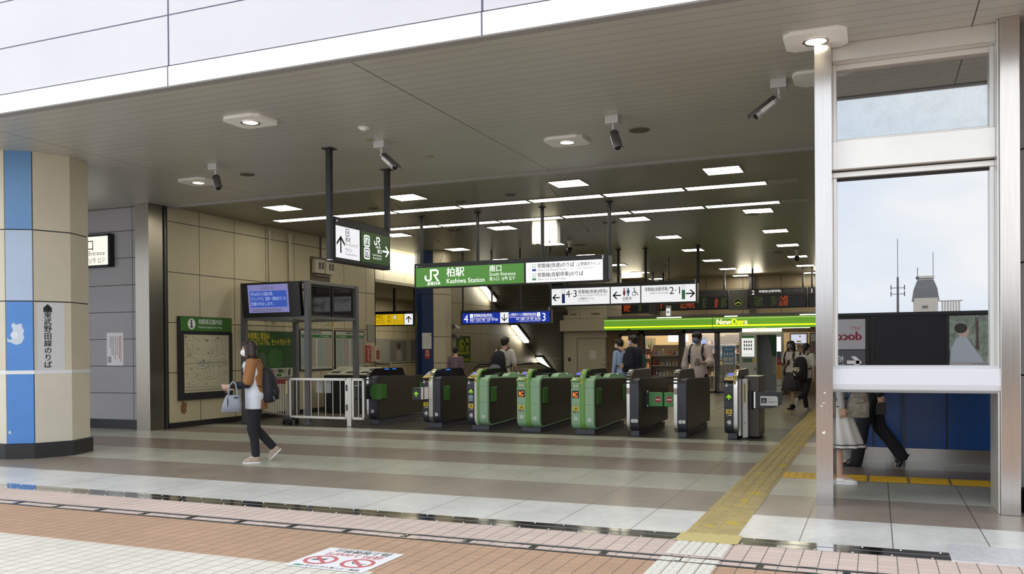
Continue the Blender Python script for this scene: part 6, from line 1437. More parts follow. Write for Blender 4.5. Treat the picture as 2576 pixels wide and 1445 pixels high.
def hand(mb, w_, fd, side, m_, H, curl=25, palm_n=None):
    """palm, four bent fingers of different length and a thumb from the side of the palm"""
    fd = fd.normalized(); pn = (palm_n or Vector((-side, 0, 0))); pn = (pn - fd * pn.dot(fd)).normalized(); lat = fd.cross(pn)
    k = H / 1.65
    for q in (-.022, -.007, .008, .022): limb(mb, w_ + fd * .008 * k + lat * q * .7 * k, w_ + fd * .078 * k + lat * q * k, .0135 * k, .012 * k, m_, 8)
    for q, L in ((-.029, .058), (-.010, .072), (.010, .078), (.029, .070)):
        a = w_ + fd * .080 * k + lat * q * k; cu = curl * (1 + q * 9); c_, s_ = math.cos(R(cu)), math.sin(R(cu)); d1 = (fd * c_ + pn * s_ + lat * q * 5).normalized(); c2, s2 = math.cos(R(cu * 2.2)), math.sin(R(cu * 2.2)); d2 = (fd * c2 + pn * s2 + lat * q * 3).normalized()
        b = a + d1 * L * .5 * k; limb(mb, a, b, .0080 * k, .0074 * k, m_, 8); limb(mb, b, b + d2 * L * .5 * k, .0074 * k, .0062 * k, m_, 8)
    a = w_ + fd * .022 * k + lat * .026 * k; d = (fd * .7 + lat * .55 + pn * .35).normalized(); limb(mb, a, a + d * .036 * k, .0115 * k, .0095 * k, m_, 8); limb(mb, a + d * .036 * k, a + (d * .036 + (fd * .9 + pn * .4).normalized() * .028) * k, .0095 * k, .0078 * k, m_, 8)

def leg_solid(mb, J, k, H, r, m_, upto=1.0):
    limb(mb, J['hip_' + k], J['knee_' + k], r[0] * H, r[1] * H, m_, 16)
    e = J['knee_' + k].lerp(J['ank_' + k], upto); mid = J['knee_' + k].lerp(e, .35) + Vector((0, -.006 * H, 0)); limb(mb, J['knee_' + k], mid, r[1] * H, r[2] * H, m_, 16); limb(mb, mid, e, r[2] * H, r[3] * H, m_, 16)
def torso_solid(mb, J, H, m_, g=0, w_=1.0, top=True, bottom=-.02):
    f = lambda a, b, t_: a.lerp(b, t_)
    rings = [(J['hip'] + Vector((0, 0, bottom * H)), (.085 * w_ + g) * H, (.062 + g) * H), (J['hip'] + Vector((0, -.005 * H, .03 * H)), (.092 * w_ + g) * H, (.068 + g) * H), (J['waist'], (.078 * w_ + g) * H, (.055 + g) * H), (J['chest'], (.092 * w_ + g) * H, (.066 + g) * H), (J['shc'] + Vector((0, 0, -.02 * H)), (.105 * w_ + g) * H, (.055 + g) * H), (J['shc'] + Vector((0, 0, .012 * H)), (.075 + g) * H, (.042 + g) * H), (J['neck'], .038 * H, .036 * H)]
    mb.loft(rings if top else rings[:-1], m_, 22)
def person(name, label, loc, rotz, H, P, top_m, leg_m, shoe_m, hair='short', hair_m=None, mask=None, sleeve='short', legs='trousers', skin=None, voxel=.012, sole=None, loose=.0, face=True, leg_r=None):
    sk = skin or SKIN; hm = hair_m or HAIR
    J = fk(H, P); t = thing('person', label, 'person', (0, 0, 0)); ORG[t.name] = Vector((0, 0, 0))
    low = min(J['ank_l'].z, J['ank_r'].z) - .045 * H
    for q in list(J):
        if isinstance(J[q], Vector) and not q.startswith('fd') and q != 'hdir': J[q] = J[q] - Vector((0, 0, low))
    # body: one continuous surface from head to feet
    mb = MB(); torso_solid(mb, J, H, sk); hd = J['head']
    mb.cyl(J['shc'], J['headb'] + Vector((0, 0, .02 * H)), .034 * H, sk, 14, .031 * H)
    mb.ball(hd + Vector((0, -.004 * H, .012 * H)), (.046 * H, .056 * H, .054 * H), sk, 20, 14); mb.ball(hd + Vector((0, .014 * H, -.026 * H)), (.034 * H, .036 * H, .036 * H), sk, 16, 10)
    mb.ball(hd + Vector((0, .052 * H, -.012 * H)), (.008 * H, .012 * H, .011 * H), sk, 10, 8); mb.cyl(hd + Vector((0, .050 * H, .008 * H)), hd + Vector((0, .058 * H, -.014 * H)), .005 * H, sk, 8, .007 * H)
    for s_ in (-1, 1): mb.ball(hd + Vector((s_ * .046 * H, -.002 * H, -.004 * H)), (.006 * H, .012 * H, .018 * H), sk, 10, 8)
    for s_, k in ((-1, 'l'), (1, 'r')):
        limb(mb, J['sh_' + k], J['elb_' + k], .028 * H, .021 * H, sk); limb(mb, J['elb_' + k], J['wr_' + k], .021 * H, .0145 * H, sk); hand(mb, J['wr_' + k], J['fd_' + k], s_, sk, H, P.get('curl_' + k, 25), P.get('pn_' + k))
        leg_solid(mb, J, k, H, (.045, .030, .028, .020), sk)
        a = J['ank_' + k]; f_ = J['foot_' + k]; fd = Vector((0, math.cos(f_), math.sin(f_))); un = Vector((0, -math.sin(f_), math.cos(f_))); limb(mb, a, a + fd * .085 * H - un * .022 * H, .022 * H, .014 * H, sk)
    organic(mb, 'body', t, .0042 if voxel <= .011 else voxel * .6, 4 if voxel <= .011 else 2)
    # face
    if face:
        mb = MB()
        for s_ in (-1, 1):
            c_ = hd + Vector((s_ * .019 * H, .048 * H, .002 * H)); mb.ball(c_, (.008 * H, .005 * H, .005 * H), EYEW, 10, 8); mb.ball(c_ + Vector((0, .003 * H, 0)), (.004 * H, .003 * H, .004 * H), EYE, 8, 6); mb.cyl(c_ + Vector((-.009 * H, .003 * H, .012 * H)), c_ + Vector((.009 * H, .003 * H, .013 * H)), .0022 * H, hm, 6)
        if mask is None: mb.ball(hd + Vector((0, .046 * H, -.034 * H)), (.013 * H, .006 * H, .004 * H), LIP, 10, 8)
        mb.build('face_features', t)
    if mask is not None:
        mb = MB(); mb.ball(hd + Vector((0, .026 * H, -.027 * H)), (.040 * H, .042 * H, .033 * H), mask, 18, 12)
        for s_ in (-1, 1): mb.cyl(hd + Vector((s_ * .038 * H, .03 * H, -.015 * H)), hd + Vector((s_ * .050 * H, -.004 * H, .004 * H)), .0015 * H, mask, 6)
        mb.build('face_mask', t)
    # hair
    mb = MB(); mb.ball(hd + Vector((0, -.012 * H, .022 * H)), (.053 * H, .061 * H, .054 * H), hm, 20, 14)
    if hair == 'short':
        mb.ball(hd + Vector((0, -.036 * H, -.008 * H)), (.043 * H, .030 * H, .036 * H), hm, 16, 10); mb.ball(hd + Vector((0, .030 * H, .048 * H)), (.038 * H, .024 * H, .020 * H), hm, 14, 8)
    if hair in ('bob', 'long'):
        dn = .085 if hair == 'bob' else .14
        mb.loft([(hd + Vector((0, -.030 * H, -dn * H)), .050 * H, .034 * H), (hd + Vector((0, -.030 * H, -.05 * H)), .060 * H, .044 * H), (hd + Vector((0, -.022 * H, 0)), .056 * H, .046 * H), (hd + Vector((0, -.015 * H, .03 * H)), .050 * H, .05 * H)], hm, 20)
        for s_ in (-1, 1): limb(mb, hd + Vector((s_ * .042 * H, .012 * H, .03 * H)), hd + Vector((s_ * .046 * H, .010 * H, -.075 * H)), .020 * H, .016 * H, hm, 10)
        mb.ball(hd + Vector((0, .030 * H, .048 * H)), (.040 * H, .026 * H, .020 * H), hm, 14, 8)
    if hair == 'ponytail':
        mb.ball(hd + Vector((0, -.036 * H, -.008 * H)), (.043 * H, .030 * H, .036 * H), hm, 16, 10); limb(mb, hd + Vector((0, -.062 * H, .01 * H)), hd + Vector((0, -.075 * H, -.11 * H)), .022 * H, .012 * H, hm)
    organic(mb, 'hair', t, voxel * .8, 3)
    # top
    if top_m:
        g = .008 + loose; mb = MB(); torso_solid(mb, J, H, top_m, g, P.get('tw', 1.0), False, P.get('hem', -.045))
        for s_, k in ((-1, 'l'), (1, 'r')):
            a, b = J['sh_' + k], J['elb_' + k]
            if sleeve == 'none': continue
            e = a.lerp(b, .78) if sleeve == 'short' else b
            limb(mb, a, e, (.033 + loose) * H, (.029 + loose) * H, top_m)
            if sleeve == 'elbow': limb(mb, b, b.lerp(J['wr_' + k], .25), (.032 + loose) * H, (.034 + loose) * H, top_m)
            if sleeve == 'long': limb(mb, b, b.lerp(J['wr_' + k], .95), (.027 + loose) * H, (.020 + loose) * H, top_m)
        limb(mb, J['sh_l'] + Vector((.02 * H, 0, .0)), J['sh_r'] - Vector((.02 * H, 0, 0)), (.036 + loose) * H, (.036 + loose) * H, top_m)
        organic(mb, 'top', t, voxel, 4)
    if legs in ('trousers', 'shorts'):
        r = leg_r or (.056, .041, .036, .033); mb = MB()
        for k in 'lr': leg_solid(mb, J, k, H, r, leg_m, P.get('tl', .90) if legs == 'trousers' else .05)
        mb.loft([(J['hip'] + Vector((0, 0, -.055 * H)), .085 * H, .064 * H), (J['hip'], .096 * H, .073 * H), (J['waist'] + Vector((0, 0, -.01 * H)), .084 * H, .062 * H)], leg_m, 20)
        organic(mb, 'trousers' if legs == 'trousers' else 'shorts', t, voxel, 4)
    if legs == 'skirt':
        zk = P.get('skirt', .30); mb = MB(); n = 40; rings = []
        vs = []; kf = [(J['waist'].z - .02 * H, .078, .060, 0), (J['hip'].z, .100, .078, .0), (J['hip'].z - .10 * H, .115, .095, .008), ((zk) * H, .145, .135, .017)]
        for z, rx, ry, pl in kf:
            for i in range(n): a = 2 * PI * i / n; k = 1 + pl * 10 * math.cos(i * PI * .5) * .6; vs.append((rx * H * k * math.cos(a), ry * H * k * math.sin(a) + P.get('skirt_y', 0) * (J['hip'].z - z), z))
        fs = [(j * n + i, j * n + (i + 1) % n, (j + 1) * n + (i + 1) % n, (j + 1) * n + i) for j in range(3) for i in range(n)]
        mb.add(vs, [f_[::-1] for f_ in fs], leg_m, True); o = mb.build('skirt', t); q = o.modifiers.new('thickness', 'SOLIDIFY'); q.thickness = .006
    # shoes
    for k in 'lr':
        a = J['ank_' + k]; f_ = J['foot_' + k]; fd = Vector((0, math.cos(f_), math.sin(f_))); un = Vector((0, -math.sin(f_), math.cos(f_))); rot = Matrix.Rotation(f_, 3, 'X')
        b0 = a - un * .028 * H
        mb = MB(); mb.ball(b0 + fd * .005 * H + un * .006 * H, (.027 * H, .038 * H, .026 * H), shoe_m, 14, 10, rot); mb.ball(b0 + fd * .055 * H - un * .000 * H, (.026 * H, .050 * H, .019 * H), shoe_m, 14, 10, rot); mb.ball(b0 + fd * .080 * H - un * .002 * H, (.027 * H, .030 * H, .015 * H), shoe_m, 14, 10, rot)
        if shoe_m.name != 'flats_white': limb(mb, a - un * .01 * H, a + (J['knee_' + k] - a).normalized() * .012 * H, .029 * H, .027 * H, shoe_m, 12); limb(mb, a, a + fd * .045 * H - un * .012 * H, .027 * H, .024 * H, shoe_m, 12)
        sh_ = organic(mb, 'shoe', t, voxel * .7, 2)
        mb = MB(); pts = []
        for i in range(20):
            an = 2 * PI * i / 20; pts.append((.029 * H * math.cos(an) * (1.0 if math.sin(an) > 0 else .9), .073 * H * math.sin(an) + .037 * H))
        vs = [b0 + Vector((x, 0, 0)) + fd * y - un * .008 * H for x, y in pts] + [b0 + Vector((x, 0, 0)) + fd * y - un * .0175 * H for x, y in pts]
        mb.add(vs, [(i, (i + 1) % 20, 20 + (i + 1) % 20, 20 + i)[::-1] for i in range(20)] + [tuple(range(20)), tuple(range(20, 40))[::-1]], sole or shoe_m); mb.build('shoe_sole', sh_)
    t.location = Vector(loc); t.rotation_euler = (0, 0, R(rotz))
    return t, J
def world(t, v): return t.matrix_basis @ v if False else Matrix.Translation(t.location) @ Matrix.Rotation(t.rotation_euler[2], 4, 'Z') @ v
def worn(mb, name, t, label, cat, J=None):
    """a held or worn item of its own, modelled in the wearer's frame"""
    o = mb.build(name); o.location = t.location; o.rotation_euler = t.rotation_euler.copy(); return tag(o, label, cat)
def backpack(t, J, H, m_, label, size=1.0, m2=None, straps=True, drop=0.0):
    q = thing('backpack', label, 'backpack', (0, 0, 0)); c_ = J['chest'] + Vector((0, -.115 * H * (.6 + .4 * size), -.05 * H - drop * H)); s_ = size
    mb = MB(); mb.loft([(c_ + Vector((0, 0, -.14 * H * s_)), .072 * H * s_, .040 * H * s_), (c_ + Vector((0, -.006 * H, -.12 * H * s_)), .088 * H * s_, .058 * H * s_), (c_ + Vector((0, -.012 * H, -.04 * H)), .090 * H * s_, .066 * H * s_), (c_ + Vector((0, -.006 * H, .05 * H * s_)), .084 * H * s_, .055 * H * s_), (c_ + Vector((0, .005 * H, .11 * H * s_)), .060 * H * s_, .036 * H * s_), (c_ + Vector((0, .01 * H, .13 * H * s_)), .03 * H * s_, .018 * H)], m_, 22); mb.build('bag_body', q)
    mb = MB(); mb.ball(c_ + Vector((0, -.055 * H * s_, -.06 * H * s_)), (.070 * H * s_, .030 * H * s_, .062 * H * s_), m2 or m_, 16, 10); mb.build('front_pocket', q)
    if straps:
        for s in (-1, 1):
            k = 'l' if s < 0 else 'r'; a = J['sh_' + k]; x = s * .070 * H
            pts = [Vector((x * .8, J['shc'].y - .07 * H, J['shc'].z + .005 * H)), Vector((x, J['shc'].y - .02 * H, J['shc'].z + .040 * H)), Vector((x, J['shc'].y + .035 * H, J['shc'].z + .025 * H)), Vector((x * 1.1, J['chest'].y + .078 * H, J['chest'].z + .01 * H)), Vector((x * 1.35, J['chest'].y + .035 * H, J['chest'].z - .09 * H)), Vector((x * 1.3, J['chest'].y - .08 * H, J['chest'].z - .12 * H))]
            mb = MB()
            for a_, b_ in zip(pts[:-1], pts[1:]): mb.ball((a_ + b_) / 2, (.016 * H, (b_ - a_).length * .56, .007 * H), m_, 10, 8, (b_ - a_).to_track_quat('Y', 'Z').to_matrix())
            mb.build('shoulder_strap', q)
    q.location = t.location; q.rotation_euler = t.rotation_euler.copy(); return q, c_

# --- walking woman in front (moves left, -X): facing -X => rotz 90
BRN = mat('cardigan_brown', (.30, .135, .045), .85, noise=.08, nscale=30); BLKC = mat('black_cloth', (.012, .012, .016), .85); WHC = mat('white_cloth', (.68, .70, .76), .85, noise=.04, nscale=10); SHOEB = mat('shoe_beige', (.42, .34, .26), .7); SOLEW = mat('sole_white', (.80, .80, .82), .5)
P_ = dict(lean=5, head=6, leg_l=(5, 12, 0), leg_r=(3, 46, -44), arm_l=(8, 10, 76, .12), arm_r=(6, 10, 70, .1), shw=.10, tw=1.22, hem=-.085, curl_l=42, curl_r=30)
tw_, J = person('person', 'woman in a brown and white top walking left, nearest the street', (-7.46, 9.16, 0), 124, 1.56, P_, WHC, BLKC, SHOEB, 'bob', HAIRB, MASKW, 'short', sole=SOLEW, loose=.012, voxel=.010, leg_r=(.060, .044, .038, .034))
H = 1.56
# brown cardigan back half and sleeves + black undersleeves
mb = MB()
def half_shell(mb, J, H, m_):
    n = 16; rings = [(J['hip'] + Vector((0, -.005 * H, -.085 * H)), .128, .108), (J['hip'] + Vector((0, 0, .02 * H)), .128, .108), (J['waist'], .124, .104), (J['chest'], .130, .108), (J['shc'] + Vector((0, 0, -.02 * H)), .142, .100), (J['shc'] + Vector((0, 0, .030 * H)), .118, .080), (J['neck'] + Vector((0, 0, .004 * H)), .052, .050)]
    vs = []; rings_f = [1.20, 1.20, 1.17, 1.08, .97, .92, .92]
    for c_, rx, ry in rings:
        for i in range(n + 1): f0 = rings_f[len(vs) // (n + 1)]; a = PI * f0 + PI * (3 - 2 * f0) * i / n; e = 0; vs.append(c_ + Vector((rx * H * math.cos(a), ry * H * math.sin(a) + .012 * H, 0)))
    m1 = n + 1
    mb.add(vs, [(j * m1 + i, j * m1 + i + 1, (j + 1) * m1 + i + 1, (j + 1) * m1 + i) for j in range(len(rings) - 1) for i in range(n)], m_, True)
half_shell(mb, J, H, BRN); o = mb.build('cardigan_back', tw_); q = o.modifiers.new('thickness', 'SOLIDIFY'); q.thickness = .008
mb = MB()
for k in 'lr': limb(mb, J['sh_' + k] + Vector((0, -.005 * H, 0)), J['elb_' + k].lerp(J['sh_' + k], .12), .049 * H, .045 * H, BRN, 18)
organic(mb, 'cardigan_sleeve', tw_, .010, 3)
mb = MB()
for k in 'lr': limb(mb, J['elb_' + k], J['elb_' + k].lerp(J['wr_' + k], .88), .034 * H, .024 * H, BLKC, 14); limb(mb, J['elb_' + k].lerp(J['sh_' + k], .25), J['elb_' + k], .036 * H, .034 * H, BLKC, 14)
organic(mb, 'black_undersleeve', tw_, .009, 3)
mb = MB()
for k in 'lr':
    a = J['ank_' + k]; f_ = J['foot_' + k]; fd = Vector((0, math.cos(f_), math.sin(f_))); un = Vector((0, -math.sin(f_), math.cos(f_)))
    for i in range(4):
        c_ = a + fd * (.025 + i * .014) * H + un * (.000 - i * .003) * H; mb.cyl(c_ + Vector((-.018 * H, 0, 0)), c_ + Vector((.018 * H, .006 * H, 0)), .0022 * H, SOLEW, 6)
mb.build('shoelace', tw_)
bp_, c_ = backpack(tw_, J, H, mat('backpack_black', (.010, .011, .016), .7), 'black backpack worn by the walking woman in brown and white', 1.10, drop=.05)
mb = MB(); mb.ball(c_ + Vector((-.02 * H, -.082 * H, -.115 * H)), (.018, .018, .022), BLKC, 10, 8); mb.cyl(c_ + Vector((-.07 * H, -.04 * H, -.03 * H)), c_ + Vector((-.08 * H, -.055 * H, -.055 * H)), .003, SOLEW, 6); mb.cyl(c_ + Vector((-.08 * H, -.05 * H, -.10 * H)), c_ + Vector((-.082 * H, -.06 * H, -.13 * H)), .003, SOLEW, 6)
o = mb.build('zip_pull', None); o.parent = bp_
# handbag hanging on her forearm (left side = camera side)
HB = mat('handbag_grey', (.26, .28, .33), .6, noise=.05, nscale=12); hb = thing('handbag', 'light grey handbag hanging from the walking woman\'s forearm', 'handbag', (0, 0, 0))
a = J['elb_l'].lerp(J['wr_l'], .62); bx, byy, bz = a.x - .04, a.y + .04, a.z - .18
mb = MB(); vs = []
for z, hx, hy, dy in ((-.155, .050, .115, .02), (-.15, .060, .125, .02), (-.06, .068, .118, .01), (.05, .052, .088, 0), (.062, .03, .075, 0)):
    for i in range(24):
        an = 2 * PI * i / 24; cx, sy = math.cos(an), math.sin(an); e = .62; vs.append((bx + hx * (abs(cx) ** e) * (1 if cx > 0 else -1), byy + dy + hy * (abs(sy) ** e) * (1 if sy > 0 else -1), bz + z))
mb.add(vs, [(j * 24 + i, j * 24 + (i + 1) % 24, (j + 1) * 24 + (i + 1) % 24, (j + 1) * 24 + i) for j in range(4) for i in range(24)] + [tuple(range(24))[::-1], tuple(range(96, 120))], HB, True); mb.build('bag_body', hb)
for dx in (-.048, .048):
    mb = MB(); mb.tube([Vector((bx + dx, byy - .06, bz + .0)), Vector((bx + dx * .9, byy - .055, bz + .10)), Vector((bx + dx * .6, byy - .04, bz + .20)), Vector((bx + dx * .4, byy + .0, bz + .228)), Vector((bx + dx * .6, byy + .035, bz + .18)), Vector((bx + dx, byy + .06, bz + .03))], .009, HB, 8); mb.build('bag_handle', hb)
mb = MB(); mb.ball((bx - .06, byy - .045, bz + .03), (.006, .035, .008), BLKC, 10, 6); mb.ball((bx - .066, byy + .055, bz - .03), (.005, .006, .06), BLKC, 8, 8); mb.build('trim', hb)
hb.location = tw_.location; hb.rotation_euler = tw_.rotation_euler.copy()

# --- man with backpack going away behind the third gate
PW = dict(lean=8, head=2, leg_l=(12, 5, 0), leg_r=(-12, 15, -15), arm_l=(10, 8, 30, .1), arm_r=(0, 16, 48, .2))
SH1 = mat('shirt_white_cream', (.60, .55, .48), .85)
t, J = person('person', 'man in a white short sleeved shirt with a black and grey backpack walking away', (-7.33, 17.0, 0), -12, 1.72, PW, SH1, BLKC, BLKC, 'short', sleeve='short', loose=.006)
backpack(t, J, 1.72, BLKC, 'black and grey backpack on the man walking away behind the third gate', 1.2, mat('backpack_grey', (.20, .21, .22), .8), drop=.02)
mb = MB()
for s_ in (-1, 1): mb.cyl(J['head'] + Vector((s_ * .09, .10, .02)), J['head'] + Vector((s_ * .09, -.0, .02)), .003, YELW, 6)
worn(mb, 'eyeglasses', t, 'thin gold rimmed glasses of the man walking away', 'glasses')
# --- two men in front of the shop
P2 = dict(lean=4, head=14, leg_l=(20, 6, 0), leg_r=(-18, 25, -25), arm_l=(2, 6, 12, 0), arm_r=(10, 8, 25, 0))
SB = mat('shirt_light_blue', (.30, .40, .62), .8)
t, J = person('person', 'man in a light blue long sleeved shirt, left of the pair near the shop', (-5.36, 19.3, 0), 62, 1.70, P2, SB, BLKC, BLKC, 'short', sleeve='long', mask=MASKW)
backpack(t, J, 1.70, BLKC, 'black rucksack worn by the man in the light blue shirt', .95)
mb = MB(); a = J['wr_l'] + J['fd_l'] * .08; mb.box(a.x - .16, a.x - .14, a.y - .14, a.y + .16, a.z - .24, a.z - .02, mat('paper_bag_white', (.55, .56, .58), .7)); mb.tube([(a.x - .15, a.y - .05, a.z - .02), (a.x - .1, a.y, a.z + .03), (a.x - .15, a.y + .07, a.z - .02)], .004, MATS['paper_bag_white'], 6)
worn(mb, 'paper_bag', t, 'white paper bag hanging from the hand of the man in light blue', 'bag')
NV = mat('navy_jacket', (.006, .007, .018), .85)
t, J = person('person', 'man in a black navy jacket, right of the pair near the shop', (-4.62, 17.75, 0), 75, 1.74, dict(lean=6, head=6, leg_l=(14, 4, 0), leg_r=(-16, 20, -20), arm_l=(-14, 12, 6, 0), arm_r=(20, 8, 60, .1), tw=1.15, shw=.12), NV, BLKC, BLKC, 'short', sleeve='long', mask=MASKW, loose=.014)
# --- shop clerk in teal & others near shelves
t, J = person('person', 'shop clerk in a teal top with a brown headscarf behind the man in navy', (-5.95, 23.4, 0), 160, 1.52, dict(lean=14, head=20, arm_l=(30, 5, 40, .2), arm_r=(30, 5, 40, .2)), mat('teal_cloth', (.02, .16, .16), .8), BLKC, BLKC, 'short', hair_m=mat('scarf_brown', (.05, .03, .025), .8), sleeve='short', voxel=.016)
t, J = person('person', 'customer with black hair inside the shop behind the glass door', (-5.68, 29.7, 0), 200, 1.62, dict(lean=5, arm_l=(30, 5, 40, .2), arm_r=(30, 5, 40, .2)), mat('tan_cloth', (.28, .17, .09), .8), BLKC, BLKC, 'bob', voxel=.016)
# --- man in pale pink tee looking at his phone
PT = mat('tee_pale_pink', (.50, .41, .37), .85)
t, J = person('person', 'man in a loose pale pink tee and grey mask looking at his phone', (-3.20, 17.05, 0), 166, 1.75, dict(lean=1, head=16, leg_l=(3, 2, 0), leg_r=(-3, 4, 0), arm_l=(16, 17, 74, .38), arm_r=(-2, 16, 14, 0), hem=-.155, tw=.92, shw=.115, curl_l=35), PT, BLKC, BLKC, 'bob' if False else 'short', mask=MASKG, sleeve='elbow', loose=.012, skin=SKIND, sole=SOLEW)
backpack(t, J, 1.75, BLKC, 'black backpack straps over the pale pink tee of the man with a phone', .85)
mb = MB(); mb.ball(J['head'] + Vector((0, -.01, .035)), (.098, .110, .096), HAIR, 20, 14); mb.ball(J['head'] + Vector((0, .060, .062)), (.080, .045, .038), HAIR, 16, 10); organic(mb, 'hair_fringe', t, .01, 2)
a = J['wr_l'] + J['fd_l'] * .09; rotm = Matrix.Rotation(R(-60), 3, 'X'); mb = MB(); vs = [a + Vector((.0, .02, .01)) + rotm @ Vector((x, y, z)) for z in (-.005, .005) for y in (-.075, .075) for x in (-.038, .038)]
mb.add(vs, [(0, 2, 3, 1), (4, 5, 7, 6), (0, 1, 5, 4), (2, 6, 7, 3), (0, 4, 6, 2), (1, 3, 7, 5)], BLKPL); worn(mb, 'smartphone', t, 'black smartphone in the hand of the man in pale pink', 'phone')
# --- two schoolgirls at the right
t, J = person('person', 'schoolgirl in white shirt, dark tie and grey skirt facing the street', (-1.86, 21.6, 0), 150, 1.60, dict(lean=1, leg_l=(10, 4, 0), leg_r=(-10, 10, -8), arm_l=(5, 8, 20, .1), arm_r=(10, 8, 95, .3), skirt=.27), mat('school_shirt', (.56, .52, .47), .8), mat('skirt_charcoal', (.045, .045, .05), .8), BLKC, 'bob', mask=MASKG, sleeve='short', legs='skirt', skin=SKIND, loose=.004)
mb = MB(); mb.add([J['neck'] + Vector((-.02, .085, -.05)), J['neck'] + Vector((.02, .085, -.05)), J['chest'] + Vector((.035, .135, -.12)), J['chest'] + Vector((0, .14, -.17)), J['chest'] + Vector((-.035, .135, -.12))], [(0, 1, 2, 3, 4)], mat('tie_dark_red', (.04, .012, .015), .7)); o = mb.build('necktie', t); q = o.modifiers.new('thickness', 'SOLIDIFY'); q.thickness = .01
bp2, c2 = backpack(t, J, 1.60, BLKC, 'black school bag worn by the schoolgirl with a tie', .8)
mb = MB(); mb.ball((.14, .02, .86), (.05, .09, .11), BLKC, 14, 10); mb.tube([Vector((-.10, .08, 1.30)), Vector((0, .12, 1.15)), Vector((.12, .10, .95))], .014, mat('strap_brown', (.06, .03, .02), .7), 8); worn(mb, 'shoulder_bag', t, 'dark shoulder bag hanging across the schoolgirl with a tie', 'bag')
mb = MB(); a = J['wr_r'] + J['fd_r'] * .08; mb.box(a.x - .04, a.x + .04, a.y - .01, a.y + .0, a.z - .06, a.z + .09, mat('phone_red', (.30, .01, .02), .4)); worn(mb, 'smartphone', t, 'red phone held up by the schoolgirl with a tie', 'phone')
t, J = person('person', 'girl with a black sports backpack, white tee and black trousers walking away', (-1.50, 20.75, 0), -30, 1.55, dict(lean=4, head=8, leg_l=(14, 2, 0), leg_r=(-14, 55, -65), arm_l=(10, 8, 30, 0), arm_r=(-8, 12, 12, 0), hem=-.05), mat('tee_off_white', (.56, .53, .48), .8), BLKC, mat('sneaker_white', (.55, .53, .50), .6), 'ponytail', sleeve='short', loose=.012)
bpn, cn = backpack(t, J, 1.55, BLKC, 'black sports backpack with a white swoosh emblem and lettering', 1.25, drop=.05)
NIKE = mat('emblem_cream', (.62, .58, .45), .6); H = 1.55
Pn = Pl(cn + Vector((.13, -.158, -.20)), (-1, 0, 0), (0, 0, 1)); Pn = Pl(cn + Vector((-.11, -.150, -.20)), (1, -.0, 0), (0, -.06, 1))
mb = MB(); mb.poly(Pn, [(.02, .10), (.05, .03), (.09, .02), (.22, .20), (.10, .08), (.06, .08)], .0, NIKE); mb.text(Pn, 'NIKE', .02, .13, .09, NIKE, .0, bold=3, wmax=.17)
o = mb.build('emblem', None); o.parent = bpn; q = o.modifiers.new('thickness', 'SOLIDIFY'); q.thickness = .006; q.offset = 1
# --- person in a flowery blouse behind the navy column
t, J = person('person', 'person in a flower patterned blouse half hidden behind the navy column', (-9.75, 19.6, 0), 10, 1.52, dict(lean=4, arm_l=(5, 6, 20, .1), arm_r=(5, 6, 30, .1)), mat('flower_blouse', (.14, .09, .12), .8, noise=.9, nscale=45), BLKC, BLKC, 'short', voxel=.016, sleeve='elbow')
# --- woman in a white pleated skirt behind the steel post
SKW = mat('skirt_white', (.80, .78, .74), .85); CARD = mat('cardigan_pale_grey', (.46, .46, .45), .85)
t, J = person('person', 'woman in a white pleated skirt and white flat shoes walking behind the steel post', (-.40, 9.85, 0), -90, 1.58, dict(lean=3, leg_l=(-3, 4, 0), leg_r=(4, 2, 0), arm_l=(-8, 8, 12, 0), arm_r=(2, 9, 6, 0), skirt=.245, skirt_y=.14, curl_r=38), CARD, SKW, mat('flats_white', (.80, .79, .76), .4), 'bob', sleeve='long', legs='skirt', voxel=.010, sole=SOLEW)
H = 1.58; hz = J['hip'].z
mb = MB(); n = 40
for z, m_ in ((.262, BLACK), (.250, WHITE), (.238, BLACK), (hz / H - .02, BLACK), (hz / H + .03, BLACK)):
    k = (hz / H - z) / (hz / H - .245); k = max(0, k); rx, ry = (.100 + .047 * k), (.078 + .060 * k)
    if z > .4: rx, ry = rx + .004, ry + .004
    vs = []
    for dz in (0, .006):
        for i in range(n): a = 2 * PI * i / n; w2 = 1.01 + (.102 * k) * math.cos(i * PI * .5) + .004; vs.append((rx * H * w2 * math.cos(a), ry * H * w2 * math.sin(a) + .14 * (hz - z * H), (z + dz) * H))
    mb.add(vs, [(i, (i + 1) % n, n + (i + 1) % n, n + i) for i in range(n)], m_, True)
mb.build('skirt_stripe', t)
HBE = mat('bag_beige_pattern', (.30, .27, .22), .5, noise=.45, nscale=22)
hb = thing('shoulder_bag', 'beige patterned shoulder bag hanging behind the white skirted woman', 'bag', (0, 0, 0)); bx, byy, bz = .13, .21, hz - .0
mb = MB(); vs = []; 
for z, hx, hy, dy in ((-.14, .04, .10, .0), (-.13, .055, .115, 0), (0, .06, .11, .01), (.10, .045, .09, .02), (.12, .03, .07, .02)):
    for i in range(24):
        an = 2 * PI * i / 24; cx, sy = math.cos(an), math.sin(an); e = .62; vs.append((bx + hx * (abs(cx) ** e) * (1 if cx > 0 else -1), byy + dy + hy * (abs(sy) ** e) * (1 if sy > 0 else -1), bz + z))
mb.add(vs, [(j * 24 + i, j * 24 + (i + 1) % 24, (j + 1) * 24 + (i + 1) % 24, (j + 1) * 24 + i) for j in range(4) for i in range(24)] + [tuple(range(24))[::-1], tuple(range(96, 120))], HBE, True); mb.build('bag_body', hb)
mb = MB(); mb.ball((bx + .06, byy + .01, bz + .04), (.012, .07, .035), HBE, 12, 8); mb.build('front_flap', hb)
mb = MB(); mb.tube([Vector((bx, byy - .07, bz + .1)), J['shc'] + Vector((.12, -.02, .04)), Vector((bx, byy + .08, bz + .1))], .008, HBE, 8); mb.build('bag_strap', hb)
